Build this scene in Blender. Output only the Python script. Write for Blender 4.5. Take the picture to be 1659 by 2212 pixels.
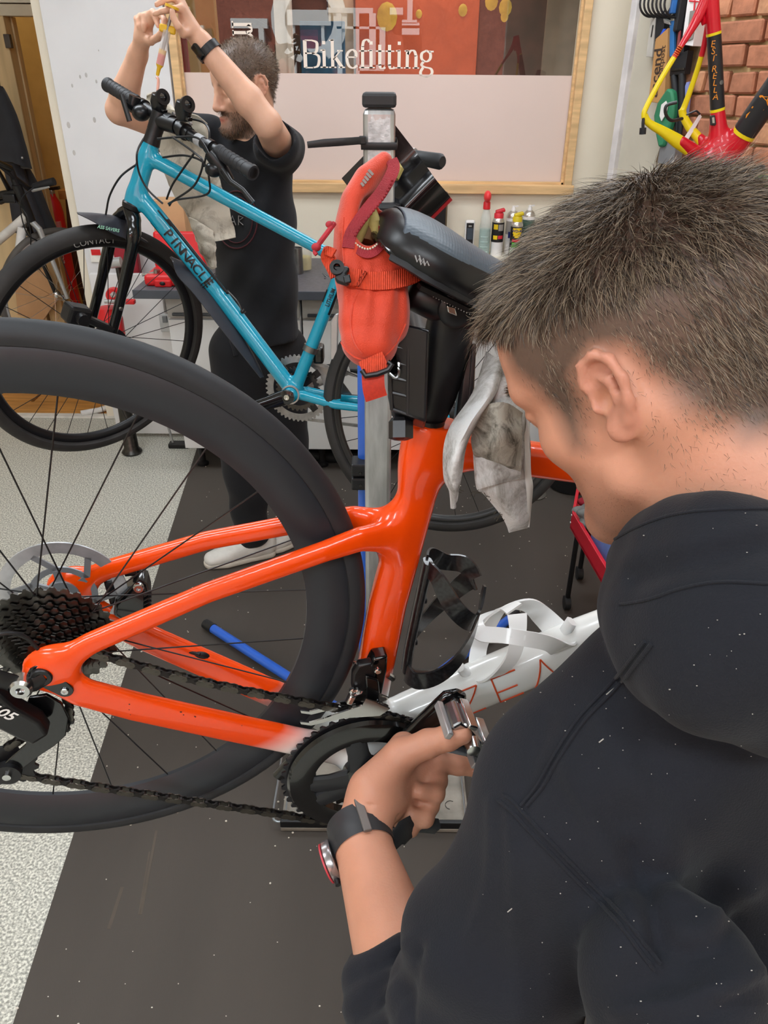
import bpy, bmesh, math, random
import numpy as np
from mathutils import Vector, Matrix
for o in list(bpy.data.objects): bpy.data.objects.remove(o)
SC = bpy.context.scene
COL = SC.collection
PI = math.pi
R = math.radians
rnd = random.Random(7)

# ---------------------------------------------------------------- camera, world, sun, area lights, exposure
IW, IH, FPX = 1659, 2212, 1660.0
CAM = Vector((0, 0, 1.65))
_t, _r = R(30.0), R(0.5)
FW = Vector((0, math.cos(_t), -math.sin(_t)))
_rx = Vector((1, 0, 0)); _up = _rx.cross(FW)
RX = math.cos(_r)*_rx + math.sin(_r)*_up
UP = -math.sin(_r)*_rx + math.cos(_r)*_up
cd = bpy.data.cameras.new('camera')
cd.sensor_fit = 'HORIZONTAL'; cd.sensor_width = 36.0; cd.lens = 36.0*FPX/IW
cd.clip_start = 0.02; cd.clip_end = 200
cam = bpy.data.objects.new('camera', cd); COL.objects.link(cam)
cam.matrix_world = Matrix(((RX.x, UP.x, -FW.x, CAM.x), (RX.y, UP.y, -FW.y, CAM.y), (RX.z, UP.z, -FW.z, CAM.z), (0, 0, 0, 1)))
SC.camera = cam

w = bpy.data.worlds.new('daylight'); SC.world = w; w.use_nodes = True
bg = w.node_tree.nodes['Background']
bg.inputs[0].default_value = (0.78, 0.88, 1.0, 1); bg.inputs[1].default_value = 4.2

def lamp(name, kind, loc, energy, color=(1, 1, 1), size=(1, 1), rot=(0, 0, 0), spread=None):
    d = bpy.data.lights.new(name, kind); d.energy = energy; d.color = color
    if kind == 'AREA':
        d.shape = 'RECTANGLE'; d.size, d.size_y = size
        if spread: d.spread = spread
    o = bpy.data.objects.new(name, d); COL.objects.link(o)
    o.location = loc; o.rotation_euler = rot
    return o
sun = lamp('sun', 'SUN', (0, 6, 12), 14.0, (1.0, 0.95, 0.88), rot=(R(-42), 0, R(14))); sun.data.angle = R(0.6)
for x, y, e in ((-1.15, 0.55, 13), (-1.15, 2.55, 16), (0.5, 1.35, 11), (0.45, 3.0, 10), (0.45, -0.7, 20), (-1.15, -1.2, 27)):  # last lamp added behind the camera as frontal fill on the bike
    lamp('ceiling_panel_light', 'AREA', (x, y, 2.57), e, (0.865, 0.94, 1.0), (1.15, 0.32))
lamp('next_room_light', 'AREA', (-2.3, 4.75, 2.4), 4, (1.0, 0.80, 0.5), (0.5, 0.3))
lamp('fitting_room_light', 'AREA', (0.2, 4.9, 2.5), 6, (1.0, 0.93, 0.85), (0.8, 0.4))
SC.view_settings.view_transform = 'Standard'; SC.view_settings.look = 'None'
SC.view_settings.gamma = 1.0; SC.view_settings.use_curve_mapping = False
SC.view_settings.exposure = 0.0

# ---------------------------------------------------------------- helpers
def at(px, py, Y):
    """point at forward distance Y that the photo shows at pixel px, py"""
    d = FW + RX*((px-IW/2)/FPX) - UP*((py-IH/2)/FPX)
    return CAM + d*(Y/d.y)
def az(px, py, z):
    """the same by distance along the view axis"""
    return CAM + (FW + RX*((px-IW/2)/FPX) - UP*((py-IH/2)/FPX))*z
def ah(px, py, h):
    d = FW + RX*((px-IW/2)/FPX) - UP*((py-IH/2)/FPX)
    return CAM + d*((h-CAM.z)/d.z)
def lin(h):
    h = h.lstrip('#')
    c = [int(h[i:i+2], 16)/255 for i in (0, 2, 4)]
    return tuple(x/12.92 if x <= .04045 else ((x+.055)/1.055)**2.4 for x in c)
MATS = {}
def mat(name, hexc, rough=.5, metal=0., var=.12, vscale=12., bump=0., bscale=200., spec=.5, coat=0., alpha=1., trans=0., emit=0., sheen=0., col2=None, ior=1.45, sss=0., detail=4., stretch=None):
    if name in MATS: return MATS[name]
    m = bpy.data.materials.new(name); m.use_nodes = True; MATS[name] = m
    nt = m.node_tree; N = nt.nodes; L = nt.links
    b = N['Principled BSDF']
    c = lin(hexc)
    b.inputs['Roughness'].default_value = rough; b.inputs['Metallic'].default_value = metal
    b.inputs['Specular IOR Level'].default_value = spec; b.inputs['IOR'].default_value = ior
    b.inputs['Coat Weight'].default_value = coat; b.inputs['Coat Roughness'].default_value = .04
    b.inputs['Alpha'].default_value = alpha; b.inputs['Transmission Weight'].default_value = trans
    if sheen: b.inputs['Sheen Weight'].default_value = sheen; b.inputs['Sheen Roughness'].default_value = .5
    if sss:
        b.inputs['Subsurface Weight'].default_value = sss; b.inputs['Subsurface Radius'].default_value = (.012, .004, .002); b.inputs['Subsurface Scale'].default_value = .4
    tc = N.new('ShaderNodeTexCoord'); src = tc.outputs['Object']
    if stretch:
        mp = N.new('ShaderNodeMapping'); mp.inputs['Scale'].default_value = stretch; L.new(src, mp.inputs['Vector']); src = mp.outputs[0]
    n = N.new('ShaderNodeTexNoise'); n.inputs['Scale'].default_value = vscale; n.inputs['Detail'].default_value = detail
    L.new(src, n.inputs['Vector'])
    r = N.new('ShaderNodeValToRGB'); L.new(n.outputs['Fac'], r.inputs[0])
    c2 = lin(col2) if col2 else tuple(min(1, x*(1+var)) for x in c)
    c1 = c if col2 else tuple(x*(1-var) for x in c)
    r.color_ramp.elements[0].color = (*c1, 1); r.color_ramp.elements[1].color = (*c2, 1)
    r.color_ramp.elements[0].position = .35; r.color_ramp.elements[1].position = .65
    L.new(r.outputs[0], b.inputs['Base Color'])
    if emit:
        b.inputs['Emission Color'].default_value = (*c, 1); b.inputs['Emission Strength'].default_value = emit
    if bump:
        n2 = N.new('ShaderNodeTexNoise'); n2.inputs['Scale'].default_value = bscale; n2.inputs['Detail'].default_value = 3
        L.new(src, n2.inputs['Vector'])
        bp = N.new('ShaderNodeBump'); bp.inputs['Strength'].default_value = bump; bp.inputs['Distance'].default_value = .002
        L.new(n2.outputs['Fac'], bp.inputs['Height']); L.new(bp.outputs[0], b.inputs['Normal'])
    return m

def tag(o, label=None, cat=None, group=None, kind=None):
    if label: o['label'] = label
    if cat: o['category'] = cat
    if group: o['group'] = group
    if kind: o['kind'] = kind
    return o
def thing(name, label, cat, loc=(0, 0, 0), group=None, mw=None):
    o = bpy.data.objects.new(name, None); COL.objects.link(o); o.empty_display_size = .05
    if mw is not None: o.matrix_world = mw
    else: o.location = loc
    o['_local'] = mw is not None
    return tag(o, label, cat, group)
def inv_of(p):
    M = Matrix.Identity(4); q = p
    while q is not None:
        M = q.matrix_basis @ M if q.parent is None else q.matrix_parent_inverse @ q.matrix_basis @ M
        q = q.parent
    return M.inverted()
def link(name, me, m=None, parent=None, smooth=True, ang=38):
    if m is not None:
        for k in (m if isinstance(m, (list, tuple)) else [m]): me.materials.append(k)
    if smooth:
        me.shade_smooth(); me.set_sharp_from_angle(angle=R(ang))
    o = bpy.data.objects.new(name, me); COL.objects.link(o)
    if parent is not None:
        o.parent = parent
        root = parent
        while root.parent is not None: root = root.parent
        if not root.get('_local'): o.matrix_parent_inverse = inv_of(parent)
    return o
def copy_tree(o, parent=None):
    c = o.copy(); COL.objects.link(c)
    if parent is not None: c.parent = parent
    for ch in [x for x in bpy.data.objects if x.parent is o]: copy_tree(ch, c)
    return c

class MB:
    """collects shapes and links them as one mesh object"""
    def __init__(s): s.v = []; s.f = []; s.mi = []; s.cur = 0
    def add(s, vs, fs):
        k = len(s.v); s.v.extend(tuple(x) for x in vs); s.f.extend(tuple(i+k for i in f) for f in fs); s.mi.extend([s.cur]*len(fs)); return s
    def box(s, c, d, M=None):
        x, y, z = d[0]/2, d[1]/2, d[2]/2
        vs = [Vector((a*x, b*y, e*z)) for a in (-1, 1) for b in (-1, 1) for e in (-1, 1)]
        if M is not None: vs = [M @ q for q in vs]
        c = Vector(c)
        return s.add([q+c for q in vs], [(0, 1, 3, 2), (4, 6, 7, 5), (0, 4, 5, 1), (2, 3, 7, 6), (0, 2, 6, 4), (1, 5, 7, 3)])
    def bar(s, a, b, w, h, up=(0, 0, 1)):
        a, b = Vector(a), Vector(b); t = (b-a).normalized(); u = Vector(up)
        if abs(t.dot(u)) > .98: u = Vector((0, 1, 0))
        r = t.cross(u).normalized(); u = r.cross(t)
        vs = [p+r*(i*w/2)+u*(j*h/2) for p in (a, b) for i, j in ((-1, -1), (1, -1), (1, 1), (-1, 1))]
        return s.add(vs, [(3, 2, 1, 0), (4, 5, 6, 7), (0, 1, 5, 4), (1, 2, 6, 5), (2, 3, 7, 6), (3, 0, 4, 7)])
    def tube(s, pts, rad, n=10, ref=(0, 1, 0), cap=True, closed=False, rb=None, pw=2.0):
        """loft of (super)elliptic sections; rad in the plane of the path and ref, rb along ref"""
        P = [Vector(p) for p in pts]; m = len(P)
        ra = rad if isinstance(rad, (list, tuple)) else [rad]*m
        rb = ra if rb is None else (rb if isinstance(rb, (list, tuple)) else [rb]*m)
        ref = Vector(ref).normalized(); vs = []; fs = []
        last = None
        for i in range(m):
            if closed: t = (P[(i+1) % m]-P[i-1])
            else: t = P[min(i+1, m-1)]-P[max(i-1, 0)]
            t.normalize()
            b = ref-t*ref.dot(t)
            if b.length < .05: b = last if last is not None else Vector((t.z, t.x, t.y)).cross(t)
            b = b-t*b.dot(t); b.normalize(); last = b
            a = b.cross(t)
            for k in range(n):
                th = 2*PI*k/n; c, d = math.cos(th), math.sin(th)
                if pw != 2.0:
                    c = math.copysign(abs(c)**(2/pw), c); d = math.copysign(abs(d)**(2/pw), d)
                vs.append(P[i]+a*(ra[i]*c)+b*(rb[i]*d))
        for i in range(m if closed else m-1):
            j = (i+1) % m
            for k in range(n):
                l = (k+1) % n
                fs.append((i*n+k, i*n+l, j*n+l, j*n+k))
        if cap and not closed:
            fs.append(tuple(range(n-1, -1, -1))); fs.append(tuple((m-1)*n+k for k in range(n)))
        return s.add(vs, fs)
    def lathe(s, prof, o=(0, 0, 0), ax=(0, 0, 1), n=24, cap=True):
        """prof: (radius, height along ax)"""
        ax = Vector(ax).normalized(); o = Vector(o)
        x = ax.orthogonal().normalized(); y = ax.cross(x); vs = []; fs = []; m = len(prof)
        for r, h in prof:
            for k in range(n):
                th = 2*PI*k/n
                vs.append(o+ax*h+x*(r*math.cos(th))+y*(r*math.sin(th)))
        for i in range(m-1):
            for k in range(n):
                l = (k+1) % n; fs.append((i*n+k, i*n+l, (i+1)*n+l, (i+1)*n+k))
        if cap:
            if prof[0][0] > 1e-5: fs.append(tuple(range(n-1, -1, -1)))
            if prof[-1][0] > 1e-5: fs.append(tuple((m-1)*n+k for k in range(n)))
        return s.add(vs, fs)
    def ring(s, prof, o, ax, n=48, a0=0., a1=2*PI):
        """closed profile (radius, height) turned about ax"""
        ax = Vector(ax).normalized(); o = Vector(o)
        x = ax.orthogonal().normalized(); y = ax.cross(x); vs = []; fs = []; m = len(prof); full = abs(a1-a0-2*PI) < 1e-6
        nn = n if full else n+1
        for k in range(nn):
            th = a0+(a1-a0)*k/n
            for r, h in prof: vs.append(o+ax*h+x*(r*math.cos(th))+y*(r*math.sin(th)))
        for k in range(n):
            k2 = (k+1) % nn
            for i in range(m):
                j = (i+1) % m; fs.append((k*m+i, k2*m+i, k2*m+j, k*m+j))
        if not full: fs.append(tuple(range(m))); fs.append(tuple(n*m+i for i in range(m-1, -1, -1)))
        return s.add(vs, fs)
    def prism(s, pts, depth):
        """pts: 3D outline; depth: vector"""
        n = len(pts); d = Vector(depth); P = [Vector(p) for p in pts]
        return s.add(P+[p+d for p in P], [tuple(range(n-1, -1, -1)), tuple(range(n, 2*n))]+[(i, (i+1) % n, n+(i+1) % n, n+i) for i in range(n)])
    def sheet(s, grid, th=.002):
        """grid of points -> thick sheet"""
        g = [[Vector(p) for p in r] for r in grid]; a, b = len(g), len(g[0]); top = []; bot = []
        for i in range(a):
            for j in range(b):
                du = g[min(i+1, a-1)][j]-g[max(i-1, 0)][j]; dv = g[i][min(j+1, b-1)]-g[i][max(j-1, 0)]
                n = du.cross(dv)
                n = n.normalized() if n.length > 1e-12 else Vector((0, 0, 1))
                top.append(g[i][j]+n*th/2); bot.append(g[i][j]-n*th/2)
        K = a*b; fs = []
        for i in range(a-1):
            for j in range(b-1):
                p = (i*b+j, i*b+j+1, (i+1)*b+j+1, (i+1)*b+j)
                fs.append(p[::-1]); fs.append(tuple(K+q for q in p))
        edge = [i for i in range(b)]+[i*b+b-1 for i in range(1, a)]+[(a-1)*b+j for j in range(b-2, -1, -1)]+[i*b for i in range(a-2, 0, -1)]
        for q in range(len(edge)):
            e, f = edge[q], edge[(q+1) % len(edge)]
            fs.append((e, f, K+f, K+e))
        return s.add(top+bot, fs)
    def ball(s, c, r, n=14, m=9):
        r = (r, r, r) if not isinstance(r, (tuple, list)) else r; c = Vector(c); vs = []; fs = []
        for i in range(m+1):
            ph = PI*i/m
            for k in range(n):
                th = 2*PI*k/n
                vs.append(c+Vector((r[0]*math.sin(ph)*math.cos(th), r[1]*math.sin(ph)*math.sin(th), r[2]*math.cos(ph))))
        for i in range(m):
            for k in range(n):
                l = (k+1) % n; fs.append((i*n+k, (i+1)*n+k, (i+1)*n+l, i*n+l))
        return s.add(vs, fs)
    def mesh(s, name='mesh'):
        me = bpy.data.meshes.new(name); me.from_pydata(s.v, [], s.f)
        me.polygons.foreach_set('material_index', s.mi); me.update()
        bm = bmesh.new(); bm.from_mesh(me)
        bmesh.ops.remove_doubles(bm, verts=bm.verts, dist=1e-6)
        bmesh.ops.recalc_face_normals(bm, faces=bm.faces); bm.to_mesh(me); bm.free()
        return me
    def out(s, name, m=None, parent=None, smooth=True, ang=38, bev=0., seg=2, sub=0):
        o = link(name, s.mesh(name), m, parent, smooth, ang)
        if bev:
            b = o.modifiers.new('bevel', 'BEVEL'); b.width = bev; b.segments = seg; b.limit_method = 'ANGLE'; b.angle_limit = R(40)
        if sub:
            b = o.modifiers.new('sub', 'SUBSURF'); b.levels = sub; b.render_levels = sub
        return o
def spline(pts, n=8, closed=False):
    """Catmull-Rom through pts (tuples of any length)"""
    P = [np.array(p, float) for p in pts]; m = len(P); out = []
    for i in range(m if closed else m-1):
        if closed: a, b, c, d = P[i-1], P[i], P[(i+1) % m], P[(i+2) % m]
        else: a, b, c, d = P[max(i-1, 0)], P[i], P[i+1], P[min(i+2, m-1)]
        for k in range(n):
            t = k/n
            out.append(.5*((2*b)+(-a+c)*t+(2*a-5*b+4*c-d)*t*t+(-a+3*b-3*c+d)*t**3))
    if not closed: out.append(P[-1])
    return [tuple(q) for q in out]
def cable(pts, r, name, m, parent, n=8, k=8):
    return MB().tube(spline(pts, k), r, n).out(name, m, parent)

# ---- implicit surfaces: smooth unions of tapered limbs, meshed with surface nets
def seg_d(p, a, b, ra, rb):
    a = np.asarray(a, np.float32); b = np.asarray(b, np.float32)
    ab = b-a; t = np.clip(((p-a)@ab)/max(float(ab@ab), 1e-12), 0, 1)
    q = p-a-t[:, None]*ab
    return np.sqrt((q*q).sum(1))-(ra+(rb-ra)*t)
def ell_d(p, c, r, B=None):
    q = p-np.asarray(c, np.float32)
    if B is not None: q = q@np.asarray(B, np.float32)     # columns of B are the axes
    r = np.asarray(r, np.float32)
    k0 = np.sqrt(((q/r)**2).sum(1)); k1 = np.sqrt(((q/(r*r))**2).sum(1))
    return k0*(k0-1)/np.maximum(k1, 1e-6)
def sweep_d(p, pts, ra, rb, ref, pw=2.0):
    """polyline with elliptic sections: ra across, rb along ref"""
    ref = np.asarray(ref, np.float32); best = None
    for i in range(len(pts)-1):
        a = np.asarray(pts[i], np.float32); b = np.asarray(pts[i+1], np.float32); ab = b-a; L = np.linalg.norm(ab); t = ab/L
        n = ref-t*(ref@t); n /= np.linalg.norm(n); u = np.cross(n, t)
        q = p-a; s = q@t; sc = np.clip(s/L, 0, 1); e = s-sc*L
        A = ra[i]+(ra[i+1]-ra[i])*sc; B = rb[i]+(rb[i+1]-rb[i])*sc; C = np.minimum(A, B)
        d = ((np.abs(q@u)/A)**pw+(np.abs(q@n)/B)**pw+(np.abs(e)/C)**pw)**(1/pw)
        d = (d-1)*C
        best = d if best is None else np.minimum(best, d)
    return best
def smin(a, b, k):
    h = np.clip(.5+.5*(b-a)/k, 0, 1)
    return b+(a-b)*h-k*h*(1-h)
def smax(a, b, k): return -smin(-a, -b, k)
class SDF:
    """ordered list of primitives, each only evaluated near itself"""
    def __init__(s): s.ops = []; s.post = []
    def _bb(s, pts, r): P = np.array([tuple(q) for q in pts], float); return P.min(0)-r, P.max(0)+r
    def limb(s, a, b, ra, rb, k=.02, sub=False):
        lo, hi = s._bb((a, b), max(ra, rb)); s.ops.append((lambda p: seg_d(p, a, b, ra, rb), lo, hi, k, sub)); return s
    def chain(s, pts, rs, k=.02):
        for i in range(len(pts)-1): s.limb(pts[i], pts[i+1], rs[i], rs[i+1], k if i == 0 else min(k, .012))
        return s
    def ell(s, c, r, B=None, k=.02, sub=False):
        lo, hi = s._bb((c,), max(r)); s.ops.append((lambda p: ell_d(p, c, r, B), lo, hi, k, sub)); return s
    def sweep(s, pts, ra, rb, ref, k=.02, pw=2., sub=False):
        lo, hi = s._bb(pts, max(max(ra), max(rb))); s.ops.append((lambda p: sweep_d(p, pts, ra, rb, ref, pw), lo, hi, k, sub)); return s
    def box(self):
        los = np.array([o[1] for o in self.ops if not o[4]]); his = np.array([o[2] for o in self.ops if not o[4]])
        return los.min(0), his.max(0)
    def __call__(s, p):
        d = np.full(len(p), .3, np.float32)
        for f, lo, hi, k, sub in s.ops:
            m = .05+k
            w = np.nonzero(((p > lo-m) & (p < hi+m)).all(1))[0]
            if not len(w): continue
            q = f(p[w]).astype(np.float32)
            d[w] = smax(d[w], -q, k) if sub else smin(d[w], q, k)
        for g in s.post: d = g(p, d)
        return d
def surf(f, h, lo=None, hi=None, pad=.03):
    """surface nets on a sparse grid; returns verts (n,3), quads (m,4)"""
    if lo is None: lo, hi = f.box()
    lo = np.asarray(lo, float)-pad; hi = np.asarray(hi, float)+pad
    bs = 8; nb = np.ceil((hi-lo)/(h*bs)).astype(int)
    c = np.stack(np.meshgrid(*[np.arange(n) for n in nb], indexing='ij'), -1).reshape(-1, 3)
    ctr = (lo+(c+.5)*bs*h).astype(np.float32)
    dc = f(ctr)
    N = nb*bs+1
    G = np.full(tuple(N), .3, np.float32)
    neg = dc < 0
    for b in c[neg]: G[b[0]*bs:b[0]*bs+bs+1, b[1]*bs:b[1]*bs+bs+1, b[2]*bs:b[2]*bs+bs+1] = -.3
    act = c[np.abs(dc) < bs*h*1.45]
    off = np.stack(np.meshgrid(*[np.arange(bs+1)]*3, indexing='ij'), -1).reshape(-1, 3)
    for i in range(0, len(act), 400):
        a = act[i:i+400]
        idx = (a[:, None, :]*bs+off[None]).reshape(-1, 3)
        G[idx[:, 0], idx[:, 1], idx[:, 2]] = f((lo+idx*h).astype(np.float32))
    S = G < 0
    cs = [(i, j, k) for i in (0, 1) for j in (0, 1) for k in (0, 1)]
    X, Y, Z = [n-1 for n in N]
    cnt = np.zeros((X, Y, Z), np.int8)
    for i, j, k in cs: cnt += S[i:i+X, j:j+Y, k:k+Z]
    cell = np.argwhere((cnt > 0) & (cnt < 8))
    vid = np.full((X, Y, Z), -1, np.int64); vid[cell[:, 0], cell[:, 1], cell[:, 2]] = np.arange(len(cell))
    acc = np.zeros((len(cell), 3)); num = np.zeros(len(cell))
    for e0 in cs:
        for ax in range(3):
            if e0[ax]: continue
            e1 = list(e0); e1[ax] = 1
            g0 = G[cell[:, 0]+e0[0], cell[:, 1]+e0[1], cell[:, 2]+e0[2]]; g1 = G[cell[:, 0]+e1[0], cell[:, 1]+e1[1], cell[:, 2]+e1[2]]
            m = (g0 < 0) != (g1 < 0)
            t = np.where(m, g0/np.where(m, g0-g1, 1), 0)
            q = np.tile(np.array(e0, float), (len(cell), 1)); q[:, ax] += t
            acc += q*m[:, None]; num += m
    V = lo+(cell+acc/num[:, None])*h
    Q = []
    for ax in range(3):
        sl0 = [slice(None)]*3; sl1 = [slice(None)]*3; sl0[ax] = slice(0, -1); sl1[ax] = slice(1, None)
        a, b = S[tuple(sl0)], S[tuple(sl1)]
        for flip, mm in ((False, a & ~b), (True, ~a & b)):
            e = np.argwhere(mm)
            u, v = (ax+1) % 3, (ax+2) % 3
            ok = (e[:, u] > 0) & (e[:, v] > 0) & (e[:, u] < [X, Y, Z][u]) & (e[:, v] < [X, Y, Z][v]); e = e[ok]
            qs = []
            for du, dv in ((-1, -1), (0, -1), (0, 0), (-1, 0)):
                k = e.copy(); k[:, u] += du; k[:, v] += dv; qs.append(vid[k[:, 0], k[:, 1], k[:, 2]])
            q = np.stack(qs, 1)
            Q.append(q[:, ::-1] if flip else q)
    return V, np.concatenate(Q)
def relax(V, Q, it=2, lam=.5):
    """a little Laplacian smoothing"""
    E = np.concatenate([Q[:, [0, 1]], Q[:, [1, 2]], Q[:, [2, 3]], Q[:, [3, 0]]])
    for _ in range(it):
        s = np.zeros_like(V); n = np.zeros(len(V))
        for a, b in ((0, 1), (1, 0)):
            for k in range(3): s[:, k] += np.bincount(E[:, a], V[E[:, b], k], len(V))
            n += np.bincount(E[:, a], minlength=len(V))
        V = V*(1-lam)+lam*s/np.maximum(n, 1)[:, None]
    return V
def np_mesh(name, V, Q):
    me = bpy.data.meshes.new(name); k = Q.shape[1]
    me.vertices.add(len(V)); me.vertices.foreach_set('co', np.asarray(V, np.float32).ravel())
    me.loops.add(Q.size); me.loops.foreach_set('vertex_index', np.ascontiguousarray(Q, np.int32).ravel())
    me.polygons.add(len(Q)); me.polygons.foreach_set('loop_start', np.arange(0, Q.size, k, dtype=np.int32))
    me.update(calc_edges=True); me.validate()
    return me
def attr(me, name, vals):
    a = me.attributes.new(name, 'FLOAT', 'POINT'); a.data.foreach_set('value', np.asarray(vals, np.float32))

# ---- lettering: built-in font turned into thin flat letters
def letters(name, text, m, parent, place, size=1., depth=.0, sub=0, align='CENTER', bold=0.):
    """place(u, v) -> point; u, v in text units scaled by size"""
    cu = bpy.data.curves.new(name, 'FONT'); cu.body = text; cu.align_x = align; cu.align_y = 'CENTER'; cu.size = 1.0; cu.offset = bold; cu.resolution_u = 3
    o = bpy.data.objects.new(name, cu); COL.objects.link(o)
    bpy.context.view_layer.update()
    me = bpy.data.meshes.new_from_object(o.evaluated_get(bpy.context.evaluated_depsgraph_get()))
    bpy.data.objects.remove(o)
    if sub:
        bm = bmesh.new(); bm.from_mesh(me); bmesh.ops.triangulate(bm, faces=bm.faces)
        bmesh.ops.subdivide_edges(bm, edges=[e for e in bm.edges if e.calc_length() > .12], cuts=sub, use_grid_fill=True); bm.to_mesh(me); bm.free()
    for v in me.vertices: v.co = place(v.co.x*size, v.co.y*size)
    me.materials.clear()
    return link(name, me, m, parent, smooth=False)
def flat(o, u, v):
    o, u, v = Vector(o), Vector(u).normalized(), Vector(v).normalized()
    return lambda a, b: o+u*a+v*b
# ================================================================ the room
YB = 3.85
cream = mat('cream_wall', '#e8dfcc', .75, var=.04, vscale=3, bump=.25, bscale=60)
white_p = mat('white_board', '#dcdcdd', .45, var=.025, vscale=6)
timber = mat('pine', '#dcb684', .55, var=.16, vscale=5, stretch=(1, 8, 8), bump=.1)
dark_room = mat('fitting_room_paint', '#3a302b', .8)
def structure(name, mb, m, smooth=False, bev=0., parent=None):
    o = mb.out(name, m, parent, smooth, bev=bev); o['kind'] = 'structure'; return o

def floor_material():
    m = mat('speckled_lino', '#96948c', .42, var=.03, vscale=2)
    nt = m.node_tree; N, L = nt.nodes, nt.links; b = N['Principled BSDF']
    tc = N.new('ShaderNodeTexCoord')
    n = N.new('ShaderNodeTexNoise'); n.inputs['Scale'].default_value = 170; n.inputs['Detail'].default_value = 3
    L.new(tc.outputs['Object'], n.inputs['Vector'])
    r = N.new('ShaderNodeValToRGB'); L.new(n.outputs['Fac'], r.inputs[0])
    e = r.color_ramp.elements
    e[0].position = .36; e[0].color = (*lin('#8b8a81'), 1); e[1].position = .64; e[1].color = (*lin('#e2e0d3'), 1)
    k = e.new(.5); k.color = (*lin('#bbb9ad'), 1)
    L.new(r.outputs[0], b.inputs['Base Color'])
    return m
structure('floor', MB().box((-.6, .62, -.03), (5.6, 6.54, .06)), floor_material())
nf = structure('floor.001', MB().box((-1.9, 4.75, -.035), (3.0, 1.72, .05)), mat('plank_gap', '#6b4522', .6))
oak = mat('oak_plank', '#c48a45', .4, var=.22, vscale=4, stretch=(1.2, 14, 1))
for i in range(9):
    for j in range(3):
        x0 = -3.35+j*1.05+(i % 3)*.33
        bx = MB().box((x0+.5, 3.98+i*.178, -.004), (1.03, .172, .014)).out('plank', oak, nf, False)
structure('wall_back', MB().box((-.05, YB+.05, .5925), (2.9, .1, 1.185)).box((1.21, YB+.05, 1.7), (.78, .1, 1.03)).box((-1.205, YB+.05, 1.7), (.59, .1, 1.03)).box((-.05, YB+.05, 2.41), (2.9, .1, .4)), cream)
structure('wall_left', MB().box((-3.35, 1.5, 1.3), (.1, 8.3, 2.6)), cream)
structure('wall_side', MB().box((1.98, 1.5, 1.3), (.1, 8.3, 2.6)), cream)
structure('wall_far', MB().box((-.7, 5.62, 1.3), (5.4, .1, 2.6)), dark_room)
structure('wall_passage', MB().box((-2.2, 5.30, 1.3), (2.4, .08, 2.6)).box((-1.38, 4.6, 1.3), (.06, 1.4, 2.6)), mat('yellow_wall', '#c9a566', .7, var=.05))
structure('wall_front', MB().box((-.7, -2.62, .74), (5.4, .12, 1.48)).box((-.7, -2.62, 2.51), (5.4, .12, .18)).box((-2.8, -2.62, 1.95), (1.2, .12, .96)).box((1.65, -2.62, 1.95), (.6, .12, .96)), cream)
structure('ceiling', MB().box((-.7, 1.5, 2.65), (5.4, 8.4, .08)), mat('ceiling_paint', '#e9e7e2', .9, var=.02))
panel_em = mat('led_panel', '#f2f7ff', .4, var=0., emit=5.0)
for k, (x, y) in enumerate(((-1.15, .55), (-1.15, 2.55), (.5, 1.35), (.45, 3.0), (.45, -.7), (-1.15, -1.2))):  # the last panel is an added, unseen fill source
    t = thing('ceiling_light', ['white flat ceiling panel light over the grey floor strip', 'white flat ceiling panel light near the white board', 'white flat ceiling panel light over the repair stand', 'white flat ceiling panel light before the fitting room window', 'white flat ceiling panel light behind the mechanic', 'white flat ceiling panel added unseen as frontal fill nearest the shop front'][k], 'light', (x, y, 2.6), 'ceiling panel lights')
    MB().box((x, y, 2.6), (1.24, .36, .03)).out('frame', white_p, t, False)
    MB().box((x, y, 2.583), (1.16, .30, .01)).out('diffuser', panel_em, t, False)

# white board panel left of the window
wb = MB().box((-1.195, YB-.022, 1.25), (.51, .03, 2.46)).out('wall_board', white_p, None, False, bev=.002)
tag(wb, 'tall white wall board with grey finger marks left of the pine window', 'wall board')
sm = mat('board_smudge', '#b9b7b4', .6, var=.1)
mb = MB()
for px, py, s in ((173, 166, 4), (186, 162, 5), (208, 176, 4), (156, 185, 4), (204, 259, 6), (213, 109, 2), (148, 270, 7), (160, 330, 6)):
    p = at(px, py, YB-.038); mb.ball((p.x, YB-.0375, p.z), (s*.0011, .0006, s*.0019), 10, 6)
mb.out('smudges', sm, wb)['kind'] = 'stuff'
# joint strip between board and window
structure('trim_1', MB().box((-.933, YB-.004, 1.3), (.012, .012, 2.6)), mat('joint', '#c2c3c4', .6))

# ---- the fitting room window
wx0, wx1, wz0, wz1 = -.905, .823, 1.185, 2.21
win = bpy.data.objects.new('window_1', None); COL.objects.link(win); win['kind'] = 'structure'; win.location = ((wx0+wx1)/2, YB, wz0)
rails = (((wx0-.028, wz0-.028), (wx0+.006, wz1+.03)), ((wx1-.006, wz0-.028), (wx1+.028, wz1+.03)), ((wx0-.028, wz0-.036), (wx1+.04, wz0+.004)), ((wx0-.028, wz1-.004), (wx1+.028, wz1+.03)))
for ri, ((x0, z0), (x1, z1)) in enumerate(rails):
    MB().box(((x0+x1)/2, YB-.004-.0015*(ri > 1), (z0+z1)/2), (x1-x0, .05, z1-z0)).out('frame_rail', timber, win, False, bev=.003)
for (x0, x1, z0, z1) in ((wx0, wx0+.014, wz0, wz1), (wx1-.016, wx1, wz0, wz1), (wx0, wx1, wz0, wz0+.014)):
    MB().box(((x0+x1)/2, YB+.012, (z0+z1)/2), (x1-x0, .02, z1-z0)).out('glazing_bead', timber, win, False, bev=.002)
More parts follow.
